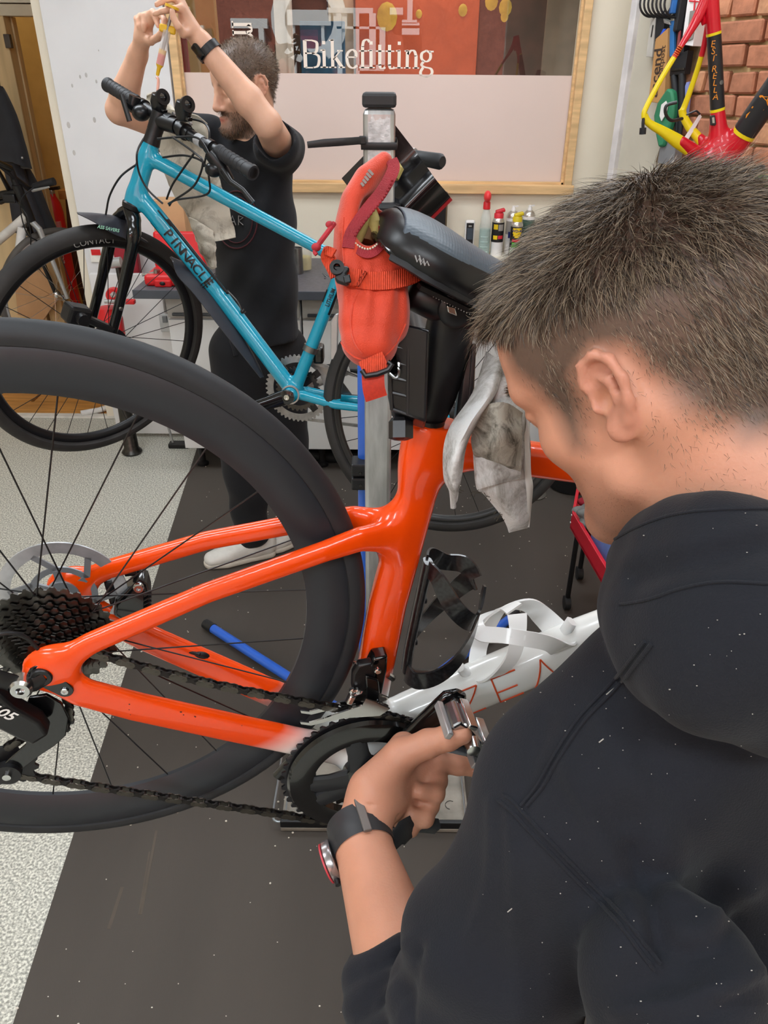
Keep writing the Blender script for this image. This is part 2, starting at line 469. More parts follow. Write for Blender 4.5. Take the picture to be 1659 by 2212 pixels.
def glass_mat():
    m = bpy.data.materials.new('window_glass'); m.use_nodes = True; nt = m.node_tree; N, L = nt.nodes, nt.links
    N.remove(N['Principled BSDF']); out = N['Material Output']
    t = N.new('ShaderNodeBsdfTransparent'); t.inputs[0].default_value = (.93, .95, .94, 1)
    g = N.new('ShaderNodeBsdfGlossy'); g.inputs['Roughness'].default_value = 0.0
    f = N.new('ShaderNodeFresnel'); f.inputs['IOR'].default_value = 1.75
    mx = N.new('ShaderNodeMixShader'); L.new(f.outputs[0], mx.inputs[0]); L.new(t.outputs[0], mx.inputs[1]); L.new(g.outputs[0], mx.inputs[2])
    L.new(mx.outputs[0], out.inputs[0]); return m
GL = glass_mat()
zf = 1.628
MB().add([(wx0, YB+.03, wz0), (wx1, YB+.03, wz0), (wx1, YB+.03, wz1), (wx0, YB+.03, wz1)], [(0, 1, 2, 3)]).out('pane', GL, win, False)
frost = mat('frosted_film', '#ddc9c0', .28, var=.02, vscale=2, spec=.6)
MB().box(((wx0+wx1)/2, YB+.028, (wz0+zf)/2), (wx1-wx0-.02, .003, zf-wz0)).out('frosted_film', frost, win, False)
# serif lettering on the glass, drawn as strokes
SERIF = {'B': ([((.10, 0), (.10, 1), .15), ((.10, 1), (.40, 1), .05), ((.10, .53), (.44, .53), .05), ((.10, 0), (.44, 0), .05)], [[(.38, 1), (.58, .93), (.60, .75), (.55, .58), (.38, .53)], [(.42, .53), (.64, .44), (.67, .25), (.60, .06), (.40, 0)]], .72),
 'i': ([((.16, 0), (.16, .66), .13), ((0, .02), (.32, .02), .05), ((.02, .64), (.2, .66), .05), ((.16, .86), (.16, .98), .13)], [], .36),
 'k': ([((.15, 0), (.15, 1.03), .13), ((0, .02), (.30, .02), .05), ((.02, 1.0), (.2, 1.02), .05), ((.18, .30), (.46, .62), .05), ((.26, .40), (.54, .02), .13), ((.40, .02), (.66, .02), .05), ((.34, .63), (.58, .63), .05)], [], .66),
 'e': ([((.10, .40), (.46, .40), .05)], [[(.46, .40), (.45, .58), (.30, .67), (.12, .55), (.08, .33), (.16, .08), (.34, 0), (.50, .10)]], .56),
 'f': ([((.17, 0), (.17, .80), .13), ((.02, .02), (.36, .02), .05), ((.02, .63), (.36, .63), .05)], [[(.17, .78), (.22, .98), (.36, 1.04), (.46, .96)]], .36),
 't': ([((.16, .1), (.16, .86), .13), ((.0, .63), (.36, .63), .05)], [[(.16, .14), (.2, .01), (.32, 0), (.38, .05)]], .40),
 'n': ([((.14, 0), (.14, .66), .13), ((0, .02), (.28, .02), .05), ((.02, .64), (.18, .66), .05), ((.50, 0), (.50, .48), .13), ((.37, .02), (.64, .02), .05)], [[(.16, .52), (.28, .65), (.42, .64), (.50, .46)]], .66),
 'g': ([((.38, .63), (.56, .63), .06)], [[(.26, .66), (.08, .56), (.08, .36), (.26, .26), (.42, .36), (.42, .56), (.26, .66)], [(.16, .27), (.08, .14), (.2, .06), (.46, .0), (.52, -.16), (.36, -.30), (.12, -.28), (.04, -.14), (.14, .04)]], .60),
 'm': ([((.14, 0), (.14, .66), .13), ((0, .02), (.28, .02), .05), ((.46, 0), (.46, .48), .13), ((.36, .02), (.58, .02), .05), ((.78, 0), (.78, .48), .13), ((.66, .02), (.92, .02), .05)], [[(.16, .52), (.28, .65), (.40, .62), (.46, .46)], [(.48, .52), (.60, .65), (.72, .62), (.78, .46)]], .94)}
def serif_text(name, text, m, parent, place, size):
    mb = MB(); x = 0.
    for ch in text:
        st, cu, wd = SERIF[ch]
        for a, b, wdt in st:
            ax, ay, bx, by = a[0]+x, a[1], b[0]+x, b[1]; L = math.hypot(bx-ax, by-ay); nx, ny = -(by-ay)/L*wdt/2, (bx-ax)/L*wdt/2
            mb.add([place(u*size, v*size) for u, v in ((ax+nx, ay+ny), (ax-nx, ay-ny), (bx-nx, by-ny), (bx+nx, by+ny))], [(0, 1, 2, 3)])
        for c in cu:
            P = spline(c, 6); k = len(P); vs = []
            for i in range(k):
                t = np.array(P[min(i+1, k-1)])-np.array(P[max(i-1, 0)]); t /= np.linalg.norm(t)
                wdt = .045+.075*abs(t[1])
                for s in (-1, 1): vs.append(place((P[i][0]+x-t[1]*s*wdt/2)*size, (P[i][1]+t[0]*s*wdt/2)*size))
            mb.add(vs, [(2*i, 2*i+1, 2*i+3, 2*i+2) for i in range(k-1)])
        x += wd
    me = bpy.data.meshes.new(name); me.from_pydata(mb.v, [], mb.f)
    return link(name, me, m, parent, smooth=False)
cream_let = mat('cream_vinyl', '#f3e6d8', .5, var=.01)
o0 = at(655, 146, YB+.026)
serif_text('lettering', 'Bikefitting', cream_let, win, lambda a, b: Vector((o0.x+a*1.03, YB+.0265, o0.z+b)), .102)['label'] = 'cream serif lettering on the glass'
o1 = at(507, 66, YB+.026)
serif_text('lettering.001', 'm', cream_let, win, lambda a, b: Vector((o1.x+b*1.1-.01, YB+.0265, o1.z-a*.8+.035)), .115)['label'] = 'cream letter turned on its side on the glass'

# ---- what stands behind that glass
def card(name, px0, px1, py0, z0, Y, th, m, label, cat, group=None):
    a, b = at(px0, 80, Y), at(px1, 80, Y); zt = at(px0, py0, Y).z
    o = MB().box(((a.x+b.x)/2, Y+th/2, (z0+zt)/2), (abs(b.x-a.x), th, zt-z0)).out(name, m, None, False, bev=.004)
    return tag(o, label, cat, group)
structure('trim_2', MB().box((at(614, 80, 4.25).x, 4.25, 1.3), (.075, .09, 2.6)).box((at(621, 80, 4.2).x+.01, 4.2, 1.3), (.02, .03, 2.6)), mat('cream_post', '#cdbfae', .5))
card('orange_banner', 768, 1032, -60, .001, 5.1, .02, mat('orange_banner', '#c4532b', .5, var=.08), 'orange roller banner behind the serif lettering on the glass', 'banner')
card('brown_panel', 1033, 1180, -60, .001, 5.2, .02, mat('brown_panel', '#4b2c24', .5, var=.3, vscale=9), 'dark brown patterned banner right of the orange banner', 'banner')
card('beige_panel', 1176, 1290, -60, .001, 4.7, .02, mat('beige_panel', '#7d6a58', .6), 'beige board behind the right end of the glass', 'board')
card('cream_roll', 710, 764, -60, .001, 5.15, .02, mat('cream_banner', '#d9c3a6', .6), 'narrow cream banner left of the orange banner', 'banner')
card('red_strip', 388, 402, -60, .001, 4.4, .02, mat('red_strip', '#8f1d2a', .5), 'dark red edge strip behind the left end of the glass', 'strip')
mb = MB(); yel = mat('yellow_print', '#c9a23a', .6, var=.2)
for px, py, s in ((836, 36, 3.2), (1000, 22, 1.4), (1092, 16, 2.), (1062, 3, 2.), (1090, 36, 1.2), (905, 30, 1.0)):
    p = at(px, py, 5.09); mb.ball((p.x, 5.095, p.z), (.018*s, .004, .022*s), 8, 6)
mb.out('print', yel, bpy.data.objects['orange_banner'])['kind'] = 'stuff'
card('blue_reflection_card', 648, 745, 45, .001, 4.95, .03, mat('blue_reflection_card', '#2d5a76', .7, var=.2), 'blue card standing in for people mirrored in the glass under the first letters', 'banner')  # added card: reflections of people in the glass given as a blue shape
sp = thing('black_screen', 'tall black floor screen behind the small sideways letter', 'screen', tuple(at(540, 100, 5.0)))
MB().prism([at(500, 90, 5.0), at(520, 60, 5.0), at(560, 52, 5.0), at(590, 100, 5.0), Vector((at(600, 260, 5.0).x, 5.0, .001)), Vector((at(480, 260, 5.0).x, 5.0, .001))], (0, .05, 0)).out('screen_panel', mat('black_screen', '#211a19', .5), sp, False, bev=.01)
MB().bar(at(500, 20, 5.02), at(600, 70, 5.02), .02, .02).out('screen_frame', MATS['black_screen'], sp, False)

# ---- houses across the street: the glass mirrors them
brick_far = mat('far_brick', '#a5604e', .8, var=.2, vscale=30)
YH = -11.0; YV = 2*(YB+.03)-YH
def mp(px, py):  # the mirrored point of the facade
    p = at(px, py, YV); return Vector((p.x, YH, p.z))
hs = thing('terrace_house', 'red brick terrace house with white window surrounds across the street mirrored in the glass', 'house', (0, YH, 0))
MB().box((0, YH-.2, 3.5), (16, .3, 7.6)).out('wall', brick_far, hs, False)
wpaint = mat('white_masonry', '#f2f1ee', .6, var=.02)
def hb(name, x0, y0, x1, y1, m, d=.1, off=0.):
    a, b = mp(x0, y0), mp(x1, y1)
    return MB().box(((a.x+b.x)/2, YH+off+d/2-.05, (a.z+b.z)/2), (abs(b.x-a.x), d, abs(b.z-a.z))).out(name, m, hs, False)
hb('door_surround', 632, 28, 646, 240, wpaint, .22); hb('door_surround', 694, 28, 706, 240, wpaint, .22)
hb('door_surround', 622, 22, 716, 56, wpaint, .26)
a = mp(669, 30); MB().ring([(.50, 0), (.78, 0), (.78, .2), (.50, .2)], (a.x, YH, a.z-.12), (0, 1, 0), 20, 0, 2*PI).out('door_arch', wpaint, hs)
hb('fanlight', 648, 40, 692, 58, mat('far_glass', '#39434d', .1), .1); hb('door', 648, 64, 692, 240, mat('far_door', '#8a1f2c', .4), .1)
for x0, y0, x1, y1 in ((708, 18, 806, 30), (728, 30, 742, 240), (764, 30, 778, 240), (798, 30, 812, 150), (728, 58, 820, 64), (775, 140, 830, 153), (880, 0, 890, 44), (868, 44, 900, 52), (842, 18, 870, 33), (868, 50, 905, 56), (868, 62, 905, 76), (820, 60, 832, 150)):
    hb('window_surround', x0, y0, x1, y1, wpaint, .3)
hb('bay_glass', 742, 64, 798, 140, mat('far_glass2', '#6e6f78', .1), .12)
hb('window_surround', 400, 55, 445, 90, wpaint, .2); hb('window_surround', 500, 40, 580, 62, wpaint, .2); hb('window_surround', 560, 62, 582, 240, wpaint, .2); hb('window_surround', 425, 90, 440, 240, wpaint, .2)
hb('bay_glass', 446, 62, 470, 200, MATS['far_glass'], .1)
a, b = mp(712, -40), mp(712, 240); MB().tube([a, b], .06, 8).out('downpipe', mat('far_pipe', '#4b4350', .5), hs)
structure('trim_street', MB().box((0, -7, -.12), (18, 8.7, .1)), mat('street', '#9c9890', .9))

# ---- right hand wall: splayed, plastered at its far end, bare brick nearer
RW0 = at(1364, 150, 3.6); RW0.z = 0
RD = Vector((.423, -.906, 0)); RN = Vector((-.906, -.423, 0))
def onwall(px, py, off=0.):
    d = FW + RX*((px-IW/2)/FPX) - UP*((py-IH/2)/FPX); o = RW0+RN*off
    return CAM + d*((o-CAM).dot(RN)/d.dot(RN))
def wt(px, py): return (onwall(px, py)-RW0).dot(RD)
TB = wt(1478, 160)
mortar = mat('mortar', '#bfa577', .9, var=.15, vscale=30, bump=.6, bscale=90)
RM = Matrix((RD, -RN, (0, 0, 1))).transposed()
wr = structure('wall_right', MB().box(RW0+RD*1.0-RN*.08+Vector((0, 0, 1.3)), (2.02, .12, 2.6), RM), mortar)
# plaster skim with a ragged edge
pl = []
zs = np.linspace(0, 2.6, 40)
for z in zs: pl.append(RW0+RD*(TB-.03+.018*math.sin(z*17)+.012*math.sin(z*41+1))+Vector((0, 0, z)))
P0 = [RW0-RD*.001+Vector((0, 0, z)) for z in zs]
mb = MB(); K = len(zs)
vs = [p+RN*.022 for p in P0]+[p+RN*.022 for p in pl]+[p-RN*.02 for p in pl]
mb.add(vs, [(i, i+1, K+i+1, K+i) for i in range(K-1)]+[(K+i, K+i+1, 2*K+i+1, 2*K+i) for i in range(K-1)])
mb.out('plaster', mat('grey_plaster', '#c6bfae', .7, var=.05, vscale=5), wr, False)
structure('trim_3', MB().box(RW0+RN*.02+RD*.012+Vector((0, 0, 1.3)), (.035, .05, 2.6), RM), mat('white_bead', '#d9d4d2', .5), bev=.004)
MB().box(RW0-RN*.12-RD*.0+Vector((0, 0, 1.3)), (.02, .3, 2.6), RM).out('return_face', cream, wr, False)
brick_mats = [mat('brick_%d' % i, h, .85, var=.18, vscale=25, bump=.8, bscale=120) for i, h in enumerate(('#b87a5c', '#ad6f52', '#c08564', '#ad7357', '#c6906c'))]
for i, bm_ in enumerate(brick_mats): bm_.name = ['brick_red', 'brick_dark', 'brick_pale', 'brick_brown', 'brick_sand'][i]
def brick_mesh(L, seed):
    rr = random.Random(seed); bm = bmesh.new()
    bmesh.ops.create_cube(bm, size=1.0)
    for v in bm.verts: v.co = Vector((v.co.x*L, v.co.y*.05, v.co.z*.066))
    for v in bm.verts: v.co += Vector((rr.uniform(-.004, .004), rr.uniform(-.003, .003), rr.uniform(-.003, .003)))
    bmesh.ops.bevel(bm, geom=bm.edges, offset=.006, segments=1, affect='EDGES')
    me = bpy.data.meshes.new('brick'); bm.to_mesh(me); bm.free(); me.materials.append(brick_mats[seed % 5]); return me
BM = {(L, s): brick_mesh(L, s) for L in (.214, .104) for s in range(5)}
k = 0; row = 0; z = .05
while z < 2.55:
    t = TB+(row % 2)*.056; flem = (row % 2) == 0; nth = 0
    while t < 1.98:
        L = .104 if (row % 2 == 0 and nth == 0) or (row % 3 == 2) else .214
        me = BM[(L, rnd.randrange(5))]
        o = bpy.data.objects.new('brick', me); COL.objects.link(o); o.parent = wr
        c = RW0+RD*(t+L/2)+RN*(-.022+rnd.uniform(.0, .006))+Vector((0, 0, z+.0375+rnd.uniform(-.003, .003)))
        o.matrix_local = Matrix.Translation(c) @ RM.to_4x4() @ Matrix.Rotation(R(rnd.uniform(-.8, .8)), 4, 'Y')
        t += L+.012; nth += 1
    z += .0765; row += 1

# ---- rubber mat on the floor
def mat_material():
    m = mat('black_rubber', '#453f39', .75, var=.13, vscale=3, bump=.12, bscale=700, stretch=(1, .2, 1))
    return m
e0, e1 = ah(440, 930, .004), ah(30, 2212, .004); dd = (e1-e0)*.3
rm = MB().prism([Vector((e0.x-dd.x*.0, 3.62, .0015)), Vector((e1.x+dd.x, e1.y+dd.y, .0015)), Vector((1.6, e1.y+dd.y, .0015)), Vector((1.5, 1.0, .0015)), Vector((1.05, 3.0, .0015)), Vector((.95, 3.62, .0015))], (0, 0, .005)).out('rubber_mat', mat_material(), None, False)
tag(rm, 'dark ribbed rubber floor mat under the repair stand', 'mat')
wear = mat('scuff', '#544c43', .9, var=.1)
crumbs = MB(); rr = random.Random(3)
for i in range(330):
    x, y = rr.uniform(-.85, .75), rr.uniform(.75, 3.3)
    if x < -.95+.075*(3.7-y): continue
    s = rr.choice((.0012, .0016, .002, .0028)); crumbs.ball((x, y, .0068+s*.75), (s*rr.uniform(.8, 1.6), s, s*.7), 5, 3)
tag(crumbs.out('floor_crumbs', mat('white_crumb', '#cfc8ba', .8), None), 'pale crumbs and dust scattered over the dark mat', 'debris', kind='stuff')
mb = MB()
for px, py, w, l, a in ((322, 1880, .006, .22, .1), (250, 1960, .008, .1, .0), (312, 1905, .004, .16, .12)):
    p = ah(px, py, .0069); mb.box(p, (w, l, .0004), Matrix.Rotation(a, 3, 'Z'))
mb.out('scuffs', wear, rm, False)['kind'] = 'stuff'
st = tag(MB().box((-1.95, 3.86, .006), (1.0, .05, .012)).out('threshold_strip', mat('threshold', '#d8d4cb', .5), None, False, bev=.003), 'pale threshold strip where the wood floor meets the grey floor', 'threshold')
# ================================================================ the orange road bike held in the stand
BT = Vector((-.3532, .6538, 1.1271))
BMx = Matrix(((.87207, -.18666, .45239), (.18445, .98160, .04946), (-.45330, .04031, .89045)))
BW = Matrix.Translation(BT) @ BMx.to_4x4()
def bw(x, y, z): return BW @ Vector((x, y, z))
def bl(px, py, lat=0.):
    d = FW + RX*((px-IW/2)/FPX) - UP*((py-IH/2)/FPX); n = BMx.col[1]; o = BT+n*lat
    return BMx.transposed() @ (CAM + d*((o-CAM).dot(n)/d.dot(n))-BT)
bike = thing('road_bicycle', 'orange and white road bicycle clamped by its seat post in the repair stand', 'bicycle', mw=BW)
gl_black = mat('gloss_black', '#0b0b0c', .18, var=.1, coat=.5)
sat_black = mat('satin_black', '#121214', .38, var=.12)
matt_black = mat('matt_black', '#1b1c1f', .55, var=.12)
rubber = mat('tyre_rubber', '#232528', .62, var=.15, vscale=20)
chrome = mat('polished_metal', '#c9c9c8', .18, metal=1., var=.05)
steel = mat('brushed_metal', '#8d8d8c', .32, metal=1., var=.1, vscale=40)
darksteel = mat('dark_metal', '#4b4a48', .34, metal=1., var=.2, vscale=60)
silver = mat('silver_paint', '#b5b6b6', .3, metal=.6)

# frame: one moulded piece
f = SDF()
YL = (0, 1, 0)
st_pts = [(.252, 0, .402), (.264, 0, .370), (.2925, 0, .295), (.333, 0, .15), (.371, 0, .04), (.405, 0, -.07)]
f.sweep(st_pts, [.022, .0225, .0215, .0225, .0225, .026], [.0135, .0135, .0145, .0165, .02, .026], YL, .012, 2.6)
for s in (-1, 1):
    f.sweep([(.292, s*.006, .242), (.252, s*.021, .231), (.218, s*.031, .208), (.121, s*.048, .130), (.034, s*.062, .044), (.012, s*.066, .016)], [.022, .0145, .0120, .0115, .0125, .013], [.012, .009, .0085, .008, .0075, .007], YL, .016, 2.4)
    f.sweep([(-.002, s*.066, -.002), (.045, s*.064, -.022), (.106, s*.057, -.033), (.218, s*.044, -.047), (.306, s*.033, -.058), (.40, s*.02, -.07)], [.018, .0185, .0195, .0200, .0205, .022], [.0075, .0075, .008, .009, .0095, .014], YL, .014, 2.6)
    f.ell((.002, s*.067, .004), (.023, .0075, .024), None, .012)
f.sweep([(.278, 0, .350), (.34, 0, .366), (.445, 0, .393), (.80, 0, .47)], [.022, .0185, .0185, .024], [.0145, .016, .0185, .021], YL, .03, 2.8)
f.sweep([(.405, 0, -.07), (.448, 0, -.005), (.508, 0, .068), (.60, 0, .175), (.80, 0, .385)], [.033, .031, .031, .031, .03], [.027, .0265, .0275, .0275, .024], YL, .018, 2.4)
f.sweep([(.775, 0, .49), (.81, 0, .36)], [.026, .028], [.022, .024], YL, .02)
f.sweep([(.405, -.036, -.07), (.405, .036, -.07)], [.025, .025], [.025, .025], (1, 0, 0), .012)
# rear wheel clearance in the seat tube and between the stays
f.post.append(lambda p, d: np.where((p[:, 0] < .32) & (p[:, 2] > .32), np.maximum(d, (p[:, 0]-.2625)*-.30+(p[:, 2]-.3735)*.954), d))
V, Q = surf(f, .0021)
V = relax(V, Q, 5)
q = (V[:, 0]-.405)*-.744+(V[:, 2]+.07)*.668
me = np_mesh('frame', V, Q); attr(me, 'paint', np.clip((.118-q)/.045, 0, 1)*(V[:, 2] < .34))
def paint_material():
    m = mat('orange_fade_paint', '#ee4c10', .25, var=.03, coat=.6)
    nt = m.node_tree; N, L = nt.nodes, nt.links; b = N['Principled BSDF']
    a = N.new('ShaderNodeAttribute'); a.attribute_name = 'paint'
    mx = N.new('ShaderNodeMix'); mx.data_type = 'RGBA'
    mx.inputs[6].default_value = (*lin('#f04a05'), 1); mx.inputs[7].default_value = (*lin('#eeeeea'), 1)
    L.new(a.outputs['Fac'], mx.inputs[0]); L.new(mx.outputs[2], b.inputs['Base Color']); return m
orange = paint_material()
fr = link('frame', me, orange, bike, ang=60)
# dirt flecks on the chainstay
mb = MB(); rr = random.Random(5)
for i in range(26):
    x = rr.uniform(.09, .30); z = -.030-.11*(x-.1)+rr.uniform(-.012, .012); s = rr.choice((.0005, .0007, .001))
    yl = -(.057-.12*(x-.106))-.0082
    mb.ball((x, yl, z), (s*1.3, .0004, s), 6, 4)
mb.out('grime_flecks', mat('grime', '#2a1408', .7), fr)['kind'] = 'stuff'
mb = MB()
def stroke(mb, pts, place, r=.0011):
    P = [place(*p) for p in spline(pts, 5)] if len(pts) > 2 and pts[0] is not None else [place(*(np.array(pts[0])+(np.array(pts[-1])-np.array(pts[0]))*i/6)) for i in range(7)]
    mb.tube(P, r, 6)
def dt_place(u, v):
    c = Vector((.405, 0, -.07))+Vector((.668, 0, .744))*u+Vector((-.744, 0, .668))*v
    k = max(-.98, min(.98, (v-.0165)/.0315)); return Vector((c.x, -.0278*(1-abs(k)**2.4)**(1/2.4)-.0006, c.z))
z0 = bl(1030, 1500, -.027); u0 = (z0-Vector((.405, 0, -.07))).dot(Vector((.668, 0, .744)))
for pts in (((0, .021), (.038, .021)), ((.038, .021), (.002, -.021)), ((.002, -.021), (.038, -.021)), ((.058, .021), (.058, -.021)), ((.058, .021), (.09, .021)), ((.058, .001), (.086, .001)), ((.058, -.021), (.09, -.021)), ((.106, -.021), (.124, .021)), ((.124, .021), (.142, -.021))):
    stroke(mb, [(u0-.034+a, b+.019) for a, b in pts], dt_place)
mb.out('lettering', mat('orange_decal', '#cf4a1c', .35), fr)['label'] = 'thin orange capital letters on the white down tube'

# wheel: deep carbon rim, tyre, spokes, hub
def torus_prof(Rm, hw, n=10, a0=-110, a1=110): return [(Rm+hw*math.cos(R(a0+(a1-a0)*i/n)), hw*1.02*math.sin(R(a0+(a1-a0)*i/n))) for i in range(n+1)]
def make_wheel(parent, tyre_m, rim_m, Rw=.338, tw=.0145, depth=.045, rimw=.0125, spokes=24, hub_r=.016, hubw=.03, spoke_r=.0009, o=(0, 0, 0), ax=(0, 1, 0), spoke_m=None, hub_m=None, spoke_sub=True):
    Rm = Rw-tw
    tp = torus_prof(Rm, tw); tp += [(Rm-tw*.55, tw*.6), (Rm-tw*.55, -tw*.6)]
    ty = MB().ring(tp, o, ax, 120).out('tyre', tyre_m, parent, ang=50)
    r1 = Rm-tw*.42
    rp = [(r1, rimw*.86), (r1-.004, rimw), (r1-depth*.45, rimw*1.06), (r1-depth*.8, rimw*.72), (r1-depth, rimw*.2), (r1-depth, -rimw*.2), (r1-depth*.8, -rimw*.72), (r1-depth*.45, -rimw*1.06), (r1-.004, -rimw), (r1, -rimw*.86)]
    rim = MB().ring(rp, o, ax, 120).out('rim', rim_m, parent, ang=50)
    hub = MB().lathe([(.0, -hubw-.012), (hub_r*.55, -hubw-.012), (hub_r*.6, -hubw-.004), (hub_r*1.35, -hubw), (hub_r*1.35, -hubw+.004), (hub_r*.75, -hubw+.010), (hub_r*.7, hubw-.01), (hub_r*1.35, hubw-.004), (hub_r*1.35, hubw), (hub_r*.6, hubw+.004), (0, hubw+.012)], o, ax, 20).out('hub', hub_m or sat_black, parent)
    A = Vector(ax).normalized(); X = A.orthogonal().normalized(); Y = A.cross(X); O = Vector(o); rin = r1-depth+.002
    for i in range(spokes):
        th = 2*PI*i/spokes; side = 1 if i % 2 else -1; th2 = th+(R(62) if (i//2) % 2 else -R(62))
        a = O+A*(side*(hubw-.002))+(X*math.cos(th2)+Y*math.sin(th2))*hub_r*1.25
        b = O+(X*math.cos(th)+Y*math.sin(th))*rin
        MB().tube([a, b], spoke_r, 5).out('spoke', spoke_m or sat_black, parent)
    return rim
rw = thing('rear_wheel', None, None); rw.parent = bike
rimm = mat('carbon_rim', '#25282d', .45, var=.05, vscale=8)
make_wheel(rw, rubber, rimm, Rw=.3385, tw=.0145, depth=.047, rimw=.0135, spokes=24, hubw=.028)
# disc rotor
mb = MB(); ro = .0575
mb.ring([(.056, -.0009), (.07, -.0009), (.07, .0009), (.056, .0009)], (0, ro, 0), (0, 1, 0), 60)
rot = mb.out('brake_disc', mat('rotor_steel', '#b4b6b9', .35, metal=.55, var=.12, vscale=60), rw)
mb = MB()
mb.ring([(.030, -.0009), (.037, -.0009), (.037, .0009), (.030, .0009)], (0, ro, 0), (0, 1, 0), 40)
for i in range(6):
    th = 2*PI*i/6; c, s = math.cos(th), math.sin(th); c2, s2 = math.cos(th+.35), math.sin(th+.35)
    mb.bar((.034*c, ro, .034*s), (.058*c2, ro, .058*s2), .007, .0018, (0, 1, 0))
    mb.bar((.016*c, ro, .016*s), (.032*c, ro, .032*s), .008, .003, (0, 1, 0))
mb.lathe([(.018, -.004), (.018, .003), (.012, .006), (.0, .006)], (0, ro, 0), (0, 1, 0), 24)
mb.out('disc_spider', mat('rotor_carrier', '#8b8e92', .35, metal=.4, var=.1), rw)
# cassette
def cog(mb, n, r, y, th, o=(0, 0), tooth=.0035, inner=None, ax=1):
    vs = []; k = n*4; inner = inner or r*.72
    for i in range(k):
        a = 2*PI*i/k; rr_ = r+(tooth if i % 4 in (1, 2) else -tooth*.35)
        vs.append((rr_*math.cos(a), rr_*math.sin(a)))
    P = []
    for yy in (y-th/2, y+th/2):
        for (x, z) in vs: P.append((o[0]+x, yy, o[1]+z))
        for i in range(k):
            a = 2*PI*i/k; P.append((o[0]+inner*math.cos(a), yy, o[1]+inner*math.sin(a)))
    fs = []
    for i in range(k):
        j = (i+1) % k
        fs += [(i, j, k+j, k+i), (2*k+i, 3*k+i, 3*k+j, 2*k+j), (i, 2*k+i, 2*k+j, j), (k+i, k+j, 3*k+j, 3*k+i)]
    mb.add(P, fs)
cass = thing('cassette', None, None); cass.parent = bike
cogm = mat('cog_steel', '#5a5855', .3, metal=1., var=.25, vscale=70)
for i, n in enumerate((32, 28, 25, 23, 21, 19, 17, 15, 13, 12, 11)):
    mb = MB(); cog(mb, n, n*.0127/(2*PI), -.0195-.0036*i, .0018, tooth=.0028, inner=max(.012, n*.0127/(2*PI)-.014)); mb.out('cog', cogm, cass, False)
MB().lathe([(.0155, -.062), (.0155, -.018)], (0, 0, 0), (0, 1, 0), 20).out('freehub', darksteel, cass)
# axle, dropout insert, derailleur hanger
mb = MB().prism([Vector((x, -.0735, z)) for x, z in [( -.013+.0*i, 0) for i in range(0)]] or [Vector((.0+.0135*math.cos(a), -.0728, -.0+.0135*math.sin(a))) for a in np.linspace(R(60), R(260), 9)]+[Vector((.026+.0085*math.cos(a), -.0728, -.014+.0085*math.sin(a))) for a in np.linspace(R(240), R(420), 9)], (0, -.0028, 0))
drop = mb.out('dropout_plate', gl_black, bike, bev=.0006)
MB().lathe([(.0105, 0), (.0105, .004), (.0095, .005), (.0055, .005), (.005, .0015), (0, .0015)], (0, -.0752, 0), (0, -1, 0), 20).out('axle_end', sat_black, drop)
MB().lathe([(.0042, 0), (.0042, .0018), (.0036, .0024), (.0018, .0024), (.0016, .0012), (0, .0012)], (.026, -.0752, -.014), (0, -1, 0), 14).out('bolt', chrome, drop)
# caliper on the far chainstay
cal = thing('brake_caliper', None, None); cal.parent = bike
P = [bl(x, y, .068) for x, y in ((248, 1306), (252, 1280), (276, 1258), (292, 1240), (308, 1232), (320, 1240), (326, 1262), (327, 1300), (318, 1318), (284, 1326))]
MB().prism([p+Vector((0, .008, 0)) for p in P], (0, -.030, 0)).out('caliper_body', gl_black, cal, bev=.004, seg=3)
c = bl(300, 1268, .046); MB().lathe([(.0062, 0), (.0062, .003), (.005, .0045), (.0026, .0045), (.0022, .002), (0, .002)], c, (0, -1, 0), 18).out('bolt', chrome, cal)
for i in range(4):
    a, b = bl(310, 1288+i*9, .044), bl(327, 1279+i*9, .044); MB().bar(a, b, .0016, .003, (0, 1, 0)).out('cooling_fin', sat_black, cal, False)
a = bl(270, 1238, .07); MB().tube([a, a+Vector((.012, 0, .006))], .004, 8).out('bleed_nipple', sat_black, cal)
MB().bar(bl(250, 1300, .07), bl(236, 1250, .07), .012, .012, (0, 1, 0)).out('pad_holder', sat_black, cal, bev=.002)
cable([bl(262, 1330, .075), bl(318, 1366, .062), bl(355, 1394, .052), bl(400, 1406, .047), bl(432, 1414, .040)], .0022, 'brake_hose', sat_black, bike)
c = bl(437, 1416, .044); MB().ball(c, (.011, .0035, .0055), 14, 8).out('hose_port', sat_black, bike)

# cranks, chainrings
BB = Vector((.405, 0, -.07))
cr = thing('crankset', None, None); cr.parent = bike
mb = MB(); cog(mb, 50, .1010, -.0485, .0026, (BB.x, BB.z), .0034, .089)
big = mb.out('large_chainring', mat('ring_steel', '#46464a', .3, metal=.9, var=.2, vscale=50), cr, False)
MB().ring([(.0955, -.052), (.097, -.0535), (.094, -.058), (.080, -.061), (.066, -.0595), (.064, -.050), (.094, -.048)], (BB.x, 0, BB.z), (0, 1, 0), 80).out('ring_cover', gl_black, cr)
mb = MB(); cog(mb, 34, .0687, -.0415, .0022, (BB.x, BB.z), .0032, .06)
mb.out('small_chainring', mat('small_ring', '#8a8178', .35, metal=.9, var=.15), cr, False)
ca = bl(968, 1502, -.062)-Vector((BB.x, -.062, BB.z)); cang = math.atan2(ca.z, ca.x); cl = .172
def crp(r, a, y): return Vector((BB.x+r*math.cos(cang+a), y, BB.z+r*math.sin(cang+a)))
for da in (R(48), R(132), R(-62), R(-128), R(160)):
    MB().tube([crp(.010, da, -.056), crp(.045, da*.98, -.056), crp(.081, da*.97, -.054)], [.020, .0135, .0135], 10, (0, 1, 0), rb=[.008, .006, .005], pw=2.6).out('spider_arm', mat('spider_grey', '#202226', .38, var=.1), cr)
